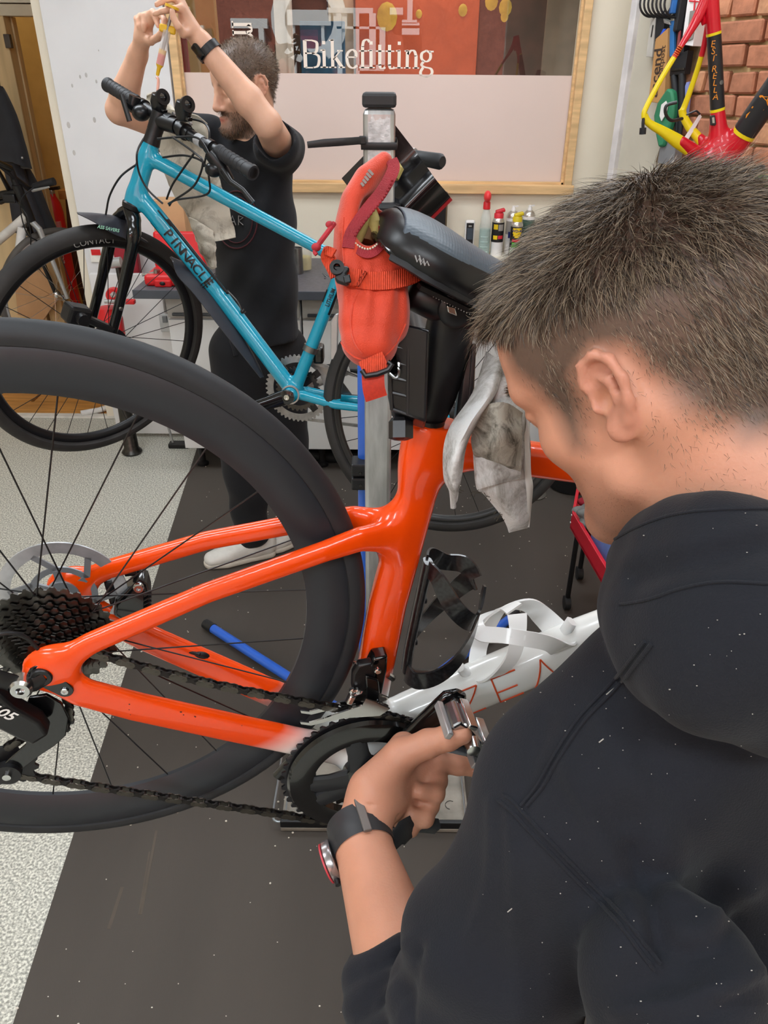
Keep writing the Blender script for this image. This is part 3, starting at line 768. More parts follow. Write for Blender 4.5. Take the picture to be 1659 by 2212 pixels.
MB().lathe([(.027, -.044), (.027, -.060), (.020, -.064), (.012, -.0645), (.012, -.062), (0, -.062)], (BB.x, 0, BB.z), (0, 1, 0), 28).out('axle_cap', gl_black, cr)
arm = MB().tube([crp(-.006, 0, -.063), crp(.02, 0, -.0655), crp(.06, 0, -.068), crp(.12, 0, -.071), crp(.155, 0, -.073), crp(cl, 0, -.0735), crp(cl+.011, 0, -.0735)], [.019, .0225, .0190, .0180, .0185, .0180, .008], 16, (0, 1, 0), rb=[.008, .0095, .009, .008, .0075, .0075, .004], pw=2.8).out('crank_arm', gl_black, cr, ang=60)
# left crank and pedal beyond the frame: lower dark arm seen under the hand
arm2 = MB().tube([crp(-.0, 0, .062), crp(-.06, 0, .068), crp(-.12, 0, .071), crp(-cl, 0, .0735)], [.018, .0165, .015, .014], 14, (0, 1, 0), rb=[.009, .009, .008, .0075], pw=2.8).out('crank_arm', gl_black, cr, ang=60)
# pedal held in the hand
pc = crp(cl, 0, -.125)
ped = thing('pedal', None, None); ped.parent = bike
pal = mat('pedal_alloy', '#a9aaac', .25, metal=1., var=.15, vscale=50)
MB().lathe([(.006, -.078), (.007, -.09), (.0095, -.098), (.0105, -.112), (.0095, -.142), (.0075, -.152), (0, -.153)], (pc.x, 0, pc.z), (0, 1, 0), 18).out('pedal_axle', chrome, ped)
def pb(u, v, y): return Vector((pc.x+u*.85+v*.52, y, pc.z-u*.52+v*.85))
MB().prism([pb(u, v, -.103) for u, v in ((-.034, -.006), (-.020, -.011), (.022, -.011), (.034, -.005), (.034, .005), (.022, .010), (-.020, .010), (-.034, .006))], (0, -.036, 0)).out('pedal_body', pal, ped, False, bev=.003)
for s in (-1, 1):
    MB().bar(pb(s*.032, -.012, -.098), pb(s*.032, -.012, -.146), .007, .009, (0, 0, 1)).out('cleat_plate', silver, ped, bev=.001)
    MB().bar(pb(s*.020, .013, -.100), pb(s*.020, .013, -.142), .012, .006, (0, 0, 1)).out('release_jaw', chrome, ped, bev=.0015)
    MB().lathe([(.004, 0), (.004, .03)], pb(s*.012, -.012, -.108), (0, -1, 0), 10).out('spring', darksteel, ped)
MB().bar(pb(.0, -.017, -.10), pb(.0, -.017, -.145), .022, .005, (0, 0, 1)).out('pedal_cage', mat('pedal_grey', '#6f757c', .4, metal=.5), ped, bev=.001)

# chain
chn = thing('chain', None, None); chn.parent = bike
def link_mesh(inner):
    mb = MB(); w = .0022 if inner else .0034
    for s in (-1, 1):
        mb.prism([Vector((x, s*w-.0005, z)) for x, z in ((-.0105, 0), (-.0085, .0036), (-.004, .0042), (0, .003), (.004, .0042), (.0085, .0036), (.0105, 0), (.0085, -.0036), (.004, -.0042), (0, -.003), (-.004, -.0042), (-.0085, -.0036))], (0, .001, 0))
    for s in (-1, 1): mb.lathe([(.0036 if inner else .0018, -w-.0008), (.0036 if inner else .0018, w+.0008)], (s*.00635, 0, 0), (0, 1, 0), 8)
    me = mb.mesh('chain_link'); me.materials.append(mat('chain_inner', '#2c2a29', .4, metal=.7, var=.2) if inner else mat('chain_outer', '#56524c', .32, metal=.9, var=.2)); return me
LM = [link_mesh(True), link_mesh(False)]
def chain_run(pts, parent=chn):
    P = [Vector(p) for p in spline(pts, 40)]; acc = 0.; k = 0; pos = [P[0]]
    for a, b in zip(P, P[1:]):
        acc += (b-a).length
        if acc >= .0127: pos.append(b); acc = 0.
    for a, b in zip(pos, pos[1:]):
        t = (b-a).normalized(); y = Vector((0, 1, 0)); y = (y-t*t.dot(y)).normalized(); z = t.cross(y)
        o = bpy.data.objects.new('chain_link', LM[k % 2]); COL.objects.link(o); o.parent = parent
        m = Matrix((t, y, z)).transposed().to_4x4(); m.translation = (a+b)/2; o.matrix_local = m; k += 1
rg = .0995
def ringp(a, y=-.0485): return Vector((BB.x+rg*math.cos(R(a)), y, BB.z+rg*math.sin(R(a))))
chain_run([(.0, -.05, .0225), (.05, -.0485, .0185), (.16, -.048, .014), (.306, -.0485, .0205), ringp(98), ringp(60), ringp(20), ringp(-20), ringp(-55), ringp(-90), (.33, -.050, -.1700), (.18, -.053, -.171), (.05, -.056, -.170), (.012, -.056, -.1675)])
chain_run([(-.01, -.056, -.14), (.006, -.056, -.115), (.028, -.056, -.093), (.044, -.056, -.072), (.034, -.055, -.045), (.018, -.052, -.02)])
# rear derailleur
rd = thing('rear_derailleur', None, None); rd.parent = bike
c = bl(47, 1480, -.082)
MB().lathe([(.0115, 0), (.0115, .012), (.009, .015), (.0045, .015), (.004, .010), (0, .010)], c+Vector((0, .006, 0)), (0, -1, 0), 22).out('mounting_bolt', chrome, rd)
MB().tube([bl(98, 1462, -.074), bl(72, 1476, -.078), bl(47, 1482, -.080), bl(10, 1470, -.084), bl(-30, 1460, -.086)], [.009, .010, .0115, .010, .012], 10, (0, 1, 0), rb=.006).out('hanger_link', sat_black, rd)
MB().prism([bl(x, y, -.092) for x, y in ((-60, 1470), (0, 1505), (28, 1530), (85, 1562), (105, 1590), (70, 1612), (40, 1600), (-20, 1570), (-60, 1545))], (0, .020, 0)).out('derailleur_body', sat_black, rd, bev=.004, seg=3)
o = bl(28, 1548, -.0932); e = bl(60, 1563, -.0932); dv = (e-o).normalized(); pv = Vector((-dv.z, 0, dv.x)); pv = pv if pv.z > 0 else -pv
letters('lettering', '105', mat('white_print', '#e9e9e7', .4), rd, lambda a, b: o+dv*(a-.010)+pv*(b-.001)+dv*b*.25-Vector((0, .0002, 0)), .017, bold=.02)
MB().prism([bl(x, y, -.068) for x, y in ((62, 1508), (100, 1502), (132, 1520), (148, 1552), (142, 1590), (118, 1612), (90, 1630), (50, 1660), (20, 1690), (-10, 1700), (-20, 1680), (20, 1640), (55, 1610), (60, 1580), (48, 1545))], (0, .004, 0)).out('pulley_cage', gl_black, rd, bev=.001)
pu = bl(104, 1555, -.058); mb = MB(); cog(mb, 11, .0235, -.058, .003, (pu.x, pu.z), .003, .006); mb.out('pulley', sat_black, rd, False)
MB().lathe([(.021, -.066), (.023, -.064), (.023, -.061), (.01, -.061)], (pu.x, 0, pu.z), (0, 1, 0), 24).out('pulley_cover', gl_black, rd)
pu = bl(22, 1652, -.058); mb = MB(); cog(mb, 13, .0265, -.058, .003, (pu.x, pu.z), .003, .006); mb.out('pulley', sat_black, rd, False)
MB().lathe([(.014, -.073), (.014, -.064), (.005, -.064)], (pu.x, 0, pu.z), (0, 1, 0), 18).out('pulley_cover', sat_black, rd)
MB().lathe([(.0045, 0), (.0045, .003), (0, .0035)], (pu.x, -.073, pu.z), (0, -1, 0), 14).out('bolt', chrome, rd)
cable([bl(82, 1402, -.066), bl(55, 1376, -.066), bl(20, 1368, -.07), bl(-30, 1376, -.074)], .0022, 'gear_cable', sat_black, bike)
# front derailleur
fd = thing('front_derailleur', None, None); fd.parent = bike
def fp(px, py, lat): return bl(px, py, lat)
MB().prism([fp(x, y, -.036) for x, y in ((806, 1424), (838, 1418), (836, 1452), (826, 1500), (818, 1524), (790, 1524), (784, 1470))], (0, .02, 0)).out('derailleur_body', gl_black, fd, bev=.003)
MB().prism([fp(x, y, -.040) for x, y in ((774, 1438), (806, 1432), (812, 1462), (796, 1498), (760, 1492), (762, 1458))], (0, .012, 0)).out('link_arm', sat_black, fd, bev=.003)
MB().prism([fp(x, y, -.045) for x, y in ((790, 1462), (818, 1470), (822, 1516), (792, 1514))], (0, .006, 0)).out('link_plate', gl_black, fd, bev=.002)
for px, py, r_ in ((815, 1446, .004), (762, 1490, .0045), (772, 1490, .004)):
    MB().lathe([(r_, 0), (r_, .004), (r_*.7, .005), (0, .005)], fp(px, py, -.042), (0, -1, 0), 14).out('bolt', chrome, fd)
MB().tube([fp(762, 1430, -.03), fp(784, 1432, -.03)], .0022, 8).out('cable_pin', chrome, fd)
MB().tube([fp(838, 1458, -.02), fp(850, 1466, -.02)], .004, 8).out('limit_screw', chrome, fd)
g1 = [[fp(648, 1558, -.056), fp(668, 1560, -.056), fp(700, 1551, -.056), fp(740, 1537, -.056), fp(782, 1523, -.056), fp(790, 1508, -.056)], [fp(650, 1563, -.056), fp(672, 1566, -.056), fp(704, 1558, -.056), fp(745, 1550, -.056), fp(820, 1545, -.056), fp(842, 1530, -.056)]]
MB().sheet(g1, .0022).out('outer_cage', chrome, fd, False)
MB().sheet([[p+Vector((0, .0135, .004)) for p in r_] for r_ in g1], .002).out('inner_cage', chrome, fd, False)
MB().tube([fp(720, 1535, -.046), fp(735, 1524, -.046)], [.004, .002], 8).out('cage_bumper', mat('white_plastic', '#e8e7e4', .4), fd)
MB().bar(fp(762, 1500, -.046), fp(752, 1520, -.05), .008, .01, (0, 1, 0)).out('cage_link', chrome, fd, bev=.002)
MB().bar(fp(812, 1520, -.046), fp(838, 1532, -.05), .008, .008, (0, 1, 0)).out('cage_link', chrome, fd, bev=.002)
# bottle cages
def cage(name, s0, sdir, ndir, m, arms, base, w0=.009, rr_=.037, off=.043):
    root = thing(name, None, None); root.parent = bike
    S, Nn, O = Vector(sdir).normalized(), Vector(ndir).normalized(), Vector(s0)
    def pt(s, ph, r_=rr_): a = R(ph); return O+S*s+Nn*(off-r_*math.cos(a))+Vector((0, -1, 0))*(r_*math.sin(a))
    def rad(ph): a = R(ph); return (-Nn*math.cos(a)-Vector((0, 1, 0))*math.sin(a)).normalized()
    for pts in arms:
        P = spline([(p[0], p[1], p[2] if len(p) > 2 else w0) for p in pts], 7); C3 = [pt(p[0], p[1]) for p in P]; g = [[], []]
        for i, p in enumerate(P):
            t = (C3[min(i+1, len(P)-1)]-C3[max(i-1, 0)]).normalized(); sd = t.cross(rad(p[1])).normalized()
            g[0].append(C3[i]-sd*p[2]*.85); g[1].append(C3[i]+sd*p[2]*.85)
        MB().sheet(g, .0028).out('cage_arm', m, root, ang=50)
    for b in base:
        P = [O+S*u+Nn*v for u, v in b]
        MB().tube(P, .0055, 10, (0, 1, 0), rb=.0085, pw=3).out('cage_base', m, root, ang=50)
    for u in (-.032, .032):
        MB().lathe([(.0042, 0), (.0042, .003), (.002, .0035), (0, .002)], O+S*u+Nn*.011, Nn, 12).out('bolt', chrome if m is not carbon else sat_black, root)
    return root
def carbon_mat():
    m = mat('carbon_weave', '#1a1b1d', .35, var=.5, vscale=260, coat=.4, detail=0); return m
carbon = carbon_mat()
sd = Vector((.333-.371, 0, .15-.04)).normalized()
cage('carbon_bottle_cage', (.372, 0, .135), sd, (sd.z, 0, -sd.x), carbon,
     [[(.082, 8, .012), (.078, 40, .013), (.045, 85, .013), (.022, 130, .013), (.030, 158, .016), (.058, 172, .004)], [(-.075, 10, .016), (-.072, 45, .013), (-.045, 95, .012), (-.008, 135, .013), (.028, 158, .016)],
      [(.082, -8, .012), (.078, -40, .013), (.062, -85, .013), (.062, -125, .014), (.050, -150, .016)], [(-.075, -10, .016), (-.050, -45, .013), (-.01, -90, .012), (.040, -135, .014), (.050, -150, .016)]],
     [[(.088, .006), (.04, .006), (-.04, .006), (-.078, .008)], [(-.078, .008), (-.086, .02), (-.088, .05)]])
dv_ = Vector((.668, 0, .744)); nv_ = Vector((-.744, 0, .668))
o = bl(1120, 1398, 0)
white_pl = mat('white_gloss_plastic', '#f0f0ee', .3, var=.02, coat=.3)
cage('white_bottle_cage', Vector((.405, 0, -.07))+dv_*((o-BB).dot(dv_))+nv_*.031, dv_, nv_, white_pl,
     [[(-.058, 12, .014), (-.045, 50, .012), (-.012, 100, .010), (.004, 140, .012), (.012, 172, .014)], [(.055, 20, .018), (.045, 60, .016), (.03, 100, .012), (-.01, 140, .011), (-.035, 160, .012), (-.04, 178, .012)],
      [(-.058, -12, .014), (-.045, -50, .012), (-.012, -100, .010), (.004, -140, .012), (.012, -172, .014)], [(.055, -20, .018), (.045, -60, .016), (.03, -100, .012), (-.01, -140, .011), (-.035, -160, .012), (-.04, -178, .012)]],
     [[(.062, .006), (.03, .005), (-.05, .005), (-.068, .007)], [(-.068, .007), (-.076, .018), (-.078, .028)], [(.055, .008), (.068, .022), (.074, .028)]])

# seat post, saddle
sp_ = thing('seat_post', None, None); sp_.parent = bike
MB().tube([(.266, 0, .366), (.2575, 0, .40), (.246, 0, .435), (.234, 0, .465), (.2245, 0, .488)], [.0125, .0185, .022, .024, .022], 20, (0, 1, 0), rb=[.011, .0125, .0135, .0145, .014], pw=2.4).out('post', mat('seatpost_black', '#141518', .36, var=.06), sp_, ang=60)
MB().lathe([(.0165, -.002), (.0165, .004)], (.262, 0, .374), (-.36, 0, .93), 24).out('seal_ring', sat_black, sp_)
hp = bl(897, 640, -.012); hq = bl(1000, 690, -.012)
MB().tube([(hp.x-.004, 0, hp.z), (hp.x, 0, hp.z), ((hp.x+hq.x)/2, 0, (hp.z+hq.z)/2+.002), (hq.x+.008, 0, hq.z+.004), (hq.x+.02, 0, hq.z+.004)], [.008, .0155, .018, .017, .010], 18, (0, 1, 0), rb=[.008, .0155, .0165, .017, .01]).out('post_head', MATS['seatpost_black'], sp_, ang=60)
rc = bl(985, 668, -.018)
MB().lathe([(.017, 0), (.017, .007), (.013, .010), (.006, .010)], Vector((rc.x, -.014, rc.z)), (0, -1, 0), 22).out('rail_clamp', sat_black, sp_)
MB().prism([bl(x, y, -.030) for x, y in ((965, 660), (984, 664), (988, 684), (968, 676))], (0, .006, 0)).out('clamp_nut', chrome, sp_, bev=.001)
MB().bar(bl(905, 618, -.026), bl(1020, 672, -.026), .004, .012, (0, 1, 0)).out('tilt_scale', sat_black, sp_)
mb = MB()
for i in range(14): mb.bar(bl(938+i*6, 634+i*2.9, -.0285), bl(936+i*6, 642+i*2.9, -.0285), .0006, .0006, (0, 1, 0))
mb.out('scale_marks', mat('scale_white', '#c9c9c9', .5), sp_, False)['kind'] = 'stuff'
a = bl(1030, 650, -.02); MB().lathe([(.007, 0), (.007, .010), (.005, .012), (0, .012)], a, (0, -.4, 1), 6).out('clamp_bolt', chrome, sp_, False)
sad = thing('saddle', None, None); sad.parent = bike
def saddle_grid():
    xs = [.128, .131, .138, .151, .168, .185, .201, .216, .238, .265, .30, .34, .362, .370, .373]
    hw = [.010, .028, .042, .052, .0575, .0575, .053, .046, .038, .029, .023, .0205, .018, .012, .004]
    zc = [.520, .530, .536, .540, .5415, .541, .5395, .538, .537, .537, .538, .539, .538, .534, .528]
    dp = [.009, .019, .027, .032, .036, .036, .035, .034, .033, .032, .030, .028, .025, .02, .008]
    prof = [(0, 0, 0)]
    g = []
    for x, h, z, d in zip(xs, hw, zc, dp):
        row = []
        for k in range(-12, 13):
            a = k/12*R(118); y = h*math.copysign(abs(math.sin(a))**.8, a) if abs(a) < PI/2 else h*math.copysign(1.0-.10*((abs(a)-PI/2)/R(28)), a)
            zz = z-d*(1-math.cos(a)**1.0)*.78 if abs(a) < PI/2 else z-d*.78-d*.22*((abs(a)-PI/2)/R(28))
            row.append(Vector((x, y, zz)))
        g.append(row)
    return g
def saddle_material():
    m = mat('saddle_sheen_grey', '#4b555e', .42, var=.03); nt = m.node_tree; N, L = nt.nodes, nt.links  # grey base lightened to carry the reflected sheen on the worn black top
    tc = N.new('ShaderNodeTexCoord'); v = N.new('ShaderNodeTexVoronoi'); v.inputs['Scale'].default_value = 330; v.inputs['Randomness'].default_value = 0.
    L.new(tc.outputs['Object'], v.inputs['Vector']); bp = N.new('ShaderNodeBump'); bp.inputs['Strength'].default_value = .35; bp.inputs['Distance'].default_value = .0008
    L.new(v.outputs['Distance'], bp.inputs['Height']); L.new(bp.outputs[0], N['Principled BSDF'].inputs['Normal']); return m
g = saddle_grid()
MB().sheet(g, .006).out('saddle_cover', sat_black, sad, ang=70, sub=1)
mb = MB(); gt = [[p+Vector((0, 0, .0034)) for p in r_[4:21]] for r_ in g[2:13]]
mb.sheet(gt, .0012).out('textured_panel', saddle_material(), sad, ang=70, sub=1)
edge = [r_[0] for r_ in g]+[r_[-1] for r_ in g[::-1]]
MB().tube(edge, .0032, 8, (0, 0, 1), closed=True).out('edge_bead', gl_black, sad)
for s in (-1, 1):
    cable([(.135, s*.03, .513), (.16, s*.024, .503), (.20, s*.021, .499), (.25, s*.021, .500), (.29, s*.018, .507), (.335, s*.010, .520)], .0035, 'saddle_rail', steel, sad)
MB().sheet([[p-Vector((0, 0, .016)) for p in r_[4:21]] for r_ in g[2:13]], .004).out('saddle_shell', matt_black, sad)
mb = MB(); u = [(0, 0), (.3, .8), (.6, .1), (.9, .9), (1.2, .2), (1.5, .7)]
for a0 in (0, .011): mb.tube([bl(897+q*14+a0*800, 552+r_*14+q*8, -.069) for q, r_ in u], .0006, 5)
mb.out('white_script', mat('worn_white', '#a9abab', .5), sad)['label'] = 'worn white script on the saddle flank'

# front end beyond the mechanic: fork, wheel, bar
fk = thing('fork', None, None); fk.parent = bike
for s in (-1, 1):
    MB().tube([(.828, s*.03, .345), (.845, s*.05, .30), (.93, s*.055, .10), (.985, s*.055, .0)], [.020, .018, .013, .010], 12, (0, 1, 0), rb=[.014, .010, .008, .006]).out('fork_leg', orange, fk)
MB().tube([(.81, 0, .36), (.832, 0, .335)], [.028, .024], 14, (0, 1, 0)).out('fork_crown', orange, fk)
fw_ = thing('front_wheel', None, None); fw_.parent = bike
make_wheel(fw_, rubber, rimm, Rw=.3385, tw=.0145, depth=.047, rimw=.0135, spokes=20, hubw=.03, o=(.985, 0, 0))
hbz = thing('handlebar', None, None); hbz.parent = bike
MB().tube([(.772, 0, .50), (.77, 0, .515), (.79, 0, .522), (.87, 0, .53)], [.02, .02, .018, .017], 12, (0, 1, 0)).out('stem', sat_black, hbz)
for s in (-1, 1): MB().tube(spline([(.87, 0, .53), (.87, s*.17, .53), (.90, s*.20, .53), (.955, s*.205, .52), (.97, s*.21, .46), (.93, s*.215, .40), (.86, s*.22, .39)], 6), .0145, 12, (0, 0, 1)).out('bar', matt_black, hbz)
# ================================================================ repair stand, clamp, saddle bag, rags
YP = 1.44
galv = mat('galvanised_steel', '#b9babb', .34, metal=.75, var=.22, vscale=14, bump=.15, bscale=30, stretch=(3, 3, .6))
stand = thing('repair_stand', 'square steel repair stand post with black cap holding the orange bicycle', 'repair stand', (-.013, YP, 0))
MB().box((-.0135, YP, .80), (.0535, .0535, 1.585)).out('post', galv, stand, False, bev=.008)
MB().box((-.0135, YP, 1.605), (.056, .056, .022)).out('post_cap', mat('black_cap', '#28292b', .5), stand, False, bev=.005)
mb = MB()
rr = random.Random(2)
pts = []
for i in range(14): pts.append((-.0135-.018+.036*(i/13), 1.585-.012*rr.random()))
lo = [(-.0135+.02-.04*(i/9)+.006*rr.uniform(-1, 1), 1.50-.05*rr.random()) for i in range(10)]
mb.prism([Vector((x, YP-.0272, z)) for x, z in pts+lo], (0, -.0006, 0))
mb.out('tape_residue', mat('foil_tape', '#c4c6c8', .42, metal=.3, var=.2, vscale=60, bump=.6, bscale=120), stand, False)
# clamp arm back to the post and the two jaws on the seat post
J = lambda px, py, z: az(px, py, z)
clampm = mat('clamp_plastic', '#17171a', .32, var=.15, vscale=30)
jaw = MB().prism([J(836, 700, .69), J(846, 692, .69), J(905, 706, .69), J(928, 714, .69), J(921, 912, .725), J(848, 886, .725), J(838, 840, .72)], FW*.030+UP*-.004).out('clamp_jaw', clampm, stand, bev=.003, seg=2)
rib = mat('clamp_rib', '#222225', .3, var=.1)
for a, b in (((842, 748), (922, 762)), ((842, 782), (921, 798)), ((842, 816), (920, 832)), ((842, 848), (918, 866)), ((846, 884), (916, 908)), ((846, 700), (926, 718)), ((882, 704), (880, 896)), ((921, 718), (915, 908)), ((838, 704), (846, 884))):
    MB().bar(J(*a, .694+.00018*(a[1]-700)), J(*b, .694+.00018*(b[1]-700)), .0035, .009, FW).out('jaw_rib', rib, jaw, False, bev=.001)
jaw2 = MB().prism([J(1004, 735, .745), J(1030, 742, .745), J(1022, 910, .765), J(985, 905, .765)], FW*.035).out('clamp_jaw', clampm, stand, bev=.004)
MB().bar(J(1024, 742, .742), J(1012, 908, .762), .004, .008, FW).out('jaw_rib', rib, jaw2, False, bev=.001)
for s in ((930, 745, .75), (930, 880, .78)):
    MB().tube([J(*s), J(s[0]-4, s[1]+2, .80), Vector((.03, .98, J(*s).z-.02)), Vector((.0, 1.12, 1.40))], .013, 12).out('clamp_fork', clampm, stand)
MB().lathe([(.0, 0), (.03, 0), (.034, .01), (.034, .09), (.026, .10), (.026, .29), (0, .29)], (.0, 1.11, 1.40), (0, 1, .0), 24).out('clamp_barrel', clampm, stand)
MB().box((-.0135, YP, 1.40), (.075, .075, .10)).out('clamp_head', clampm, stand, False, bev=.008)
MB().lathe([(.009, 0), (.012, .004), (.012, .02), (.006, .022)], J(866, 902, .74), -UP, 6).out('jaw_knob', clampm, jaw, False)
cable([J(842, 806, .70), J(856, 816, .70), J(862, 800, .70), J(850, 786, .70)], .0016, 'spring_wire', steel, stand)
mb = MB()
for i in range(7): mb.ring([(.008, 0), (.0098, .001), (.008, .002)], J(838+i*2.6, 790-i*.8, .705), RX+UP*.1, 14)
mb.out('clamp_spring', darksteel, stand)['kind'] = 'stuff'
MB().prism([J(858, 780, .70), J(866, 782, .70), J(864, 796, .70), J(853, 800, .70)], FW*.004).out('spring_plate', steel, stand, False, bev=.0008)
MB().prism([J(1030, 640, .83), J(1060, 650, .83), J(1060, 690, .83), J(1025, 690, .83)], FW*.05).out('clamp_lever', mat('blue_plastic', '#3f5e9e', .4), stand, bev=.006)
# base plate
bp = MB().box((-.015, 1.39, .0145), (.47, .27, .012)).out('base_plate', mat('worn_plate', '#8f897f', .5, metal=.3, var=.3, vscale=12, bump=.5, bscale=30), stand, False, bev=.002)
MB().box((-.015, 1.262, .0245), (.47, .012, .034)).out('tray_lip', mat('black_lip', '#141517', .4), stand, False, bev=.003)
wire = mat('tray_wire', '#aab2b6', .3, metal=.8)
for s in (-1, 1):
    x0 = -.015+s*.225
    cable([(x0, 1.50, .03), (x0+s*.028, 1.50, .036), (x0+s*.030, 1.40, .036), (x0+s*.030, 1.285, .036), (x0+s*.02, 1.262, .036), (x0, 1.262, .036)], .003, 'tray_wire', wire, stand)
    MB().tube([(x0, 1.50, .036), (x0, 1.27, .036)], .0022, 8).out('tray_wire', wire, stand)
mb = MB(); rr = random.Random(11)
for i in range(26):
    x, y = rr.uniform(.02, .20), rr.uniform(1.29, 1.49); a = rr.uniform(0, 6.28); r_ = rr.uniform(.006, .014); n = rr.uniform(1.5, 4)
    mb.tube([(x+r_*math.cos(a+n*t/6), y+r_*math.sin(a+n*t/6), .0218) for t in range(7)], .0009, 5)
tag(mb.out('cable_offcuts', mat('offcut', '#3a3835', .5)), 'curly dark cable offcuts lying on the base plate of the steel stand', 'offcuts', kind='stuff')

# cable tie with its long tail, black plastic panel strapped to the post
tie = thing('cable_tie', 'thick black cable tie wrapped around the top of the steel post', 'cable tie', (-.0135, YP, at(820, 312, YP-.03).z))
zt = at(820, 313, YP-.03).z; e = .0295
blk_nylon = mat('black_nylon', '#1d1d1f', .4)
MB().tube([(-.0135+x*e, YP+y*e, zt+.002*y) for x, y in ((-1, -1), (0, -1.03), (1, -1), (1.03, 0), (1, 1), (0, 1.03), (-1, 1), (-1.03, 0))], .0012, 8, (0, 0, 1), closed=True, rb=.0058).out('loop', blk_nylon, tie)
MB().tube([at(786, 303, YP-.035), at(760, 305, YP-.05), at(732, 307, YP-.055), at(700, 309, YP-.055), at(664, 313, YP-.055)], [.0012]*5, 8, (0, 0, 1), rb=[.0058, .0058, .006, .006, .005]).out('tail', blk_nylon, tie)
MB().box(at(783, 303, YP-.035), (.012, .010, .013)).out('tie_head', blk_nylon, tie, False, bev=.002)
pan = thing('bent_sign', 'glossy black bent sign with a red edge strip strapped behind the steel post', 'sign', tuple(at(900, 380, YP+.03)))
gpan = mat('panel_black', '#0d0c0e', .22, var=.3, vscale=6, coat=.4)
c0, c1, c2, c3 = [at(x, y, YP+.055) for x, y in ((738, 385), (852, 268), (972, 424), (856, 540))]
g = []
for i in range(13):
    u = i/12; r_ = []
    for j in range(9):
        v = j/8; p = c0.lerp(c1, v).lerp(c3.lerp(c2, v), u)
        bend = -.050*math.exp(-((u-.70)/.16)**2)-.03*max(0, u-.6)
        r_.append(p+Vector((0, bend, 0)))
    g.append(r_)
MB().sheet(g, .0018).out('panel_sheet', gpan, pan, ang=60)
gs = [[g[12][j]+(g[12][j]-g[11][j])*k*.42+Vector((0, -.002, 0)) for j in range(9)] for k in (0, 1)]
stp = MB().sheet(gs, .002).out('red_strip', mat('red_strip_print', '#9c1f26', .3), pan, ang=60)
a, b = gs[0][3], gs[0][7]; dvv = (b-a).normalized(); nv2 = (gs[1][5]-gs[0][5]).normalized()
letters('lettering', '.com', mat('pale_print', '#e7d9d6', .4), stp, lambda u, v: gs[0][4].lerp(gs[1][4], .5)+dvv*u-nv2*v+Vector((0, -.0032, 0)), .019)
hk = MB().tube([at(880, 336, 1.66), at(915, 343, 1.62), at(950, 349, 1.58), at(956, 350, 1.575)], [.012, .0135, .0145, .010], 14).out('rubber_grip', mat('grip_rubber', '#202123', .55), stand)
MB().tube([at(896, 333, 1.67), at(860, 330, 1.70), (-.0135, YP+.03, at(860, 330, 1.6).z)], .011, 12).out('side_bar', silver, stand)

# blue folding stand: pole, hinge, legs
bs = thing('folding_stand', 'bright blue folding repair stand standing behind the steel post', 'repair stand', (-.06, 1.57, 0))
bluep = mat('blue_paint', '#2f66cf', .3, var=.06, coat=.3)
top_ = at(788, 770, 1.545); bot_ = at(787, 1420, 1.545)
MB().tube([(top_.x, 1.545, 1.30), (bot_.x, 1.545, .055)], .0150, 18, (1, 0, 0)).out('pole', bluep, bs)
hz = at(783, 1025, 1.52)
for dz in (.017, -.017): MB().box((top_.x-.008, 1.528, hz.z+dz), (.044, .05, .030)).out('hinge_block', mat('hinge_black', '#1d1e20', .45), bs, False, bev=.004)
for p in ((hz.x, hz.z+.012), (hz.x, hz.z-.018)): MB().lathe([(.004, 0), (.003, .003), (0, .003)], (p[0]-.004, 1.503, p[1]), (0, -1, 0), 8).out('bolt', darksteel, bs)
for tipx, tipy in ((448, 1350), (1112, 1328)):
    tp = ah(tipx, tipy, .025); o = Vector((bot_.x+.01, 1.56, .05)); dvv = (tp-o).normalized()
    MB().tube([o, tp-dvv*.03], .0155, 16, (0, 0, 1)).out('leg', bluep, bs)
    MB().tube([tp-dvv*.032, tp+dvv*.012], [.0175, .0165], 14, (0, 0, 1)).out('foot_cap', mat('hinge_black', '#1d1e20'), bs)
MB().lathe([(.03, -.02), (.034, -.015), (.034, .03), (.02, .05)], (bot_.x, 1.55, .03), (0, 0, 1), 20).out('leg_hub', MATS['hinge_black'], bs)

# ---------------------------------------------------------------- saddle bag
zb = .655
bag = thing('saddle_bag', 'open orange saddle bag with dark red zip hanging behind the black saddle', 'bag', tuple(az(800, 600, zb)))
fab = mat('orange_nylon', '#c93a18', .6, var=.08, vscale=30, bump=.35, bscale=900, sheen=.3)
redz = mat('dark_red_tape', '#8f1c26', .65, var=.1, vscale=60, bump=.5, bscale=900)
S_ = zb/FPX
def bg_(px, py, d=0.): return az(px, py, zb+d)
f = SDF()
f.sweep([bg_(802, 772, .03), bg_(800, 735, .032), bg_(806, 690, .035), bg_(808, 640, .036), bg_(812, 590, .036), bg_(806, 545, .036), bg_(796, 505, .036)], [.011, .0255, .0315, .032, .0305, .0305, .024], [.012, .024, .029, .030, .027, .029, .024], FW, .01, 2.2)
f.sweep([bg_(760, 612, .028), bg_(757, 550, .03), bg_(757, 500, .03), bg_(768, 445, .028), bg_(792, 400, .028), bg_(828, 362, .03)], [.0138, .0138, .0138, .0136, .0125, .0090], [.024, .028, .029, .029, .027, .021], FW, .012, 2.2)
f.ell(bg_(800, 476, .024), (.0125, .022, .020), np.array([list(RX), list(FW), list(UP)]).T, .006, True)
f.ell(bg_(794, 505, .016), (.0115, .018, .013), np.array([list(RX), list(FW), list(UP)]).T, .006, True)
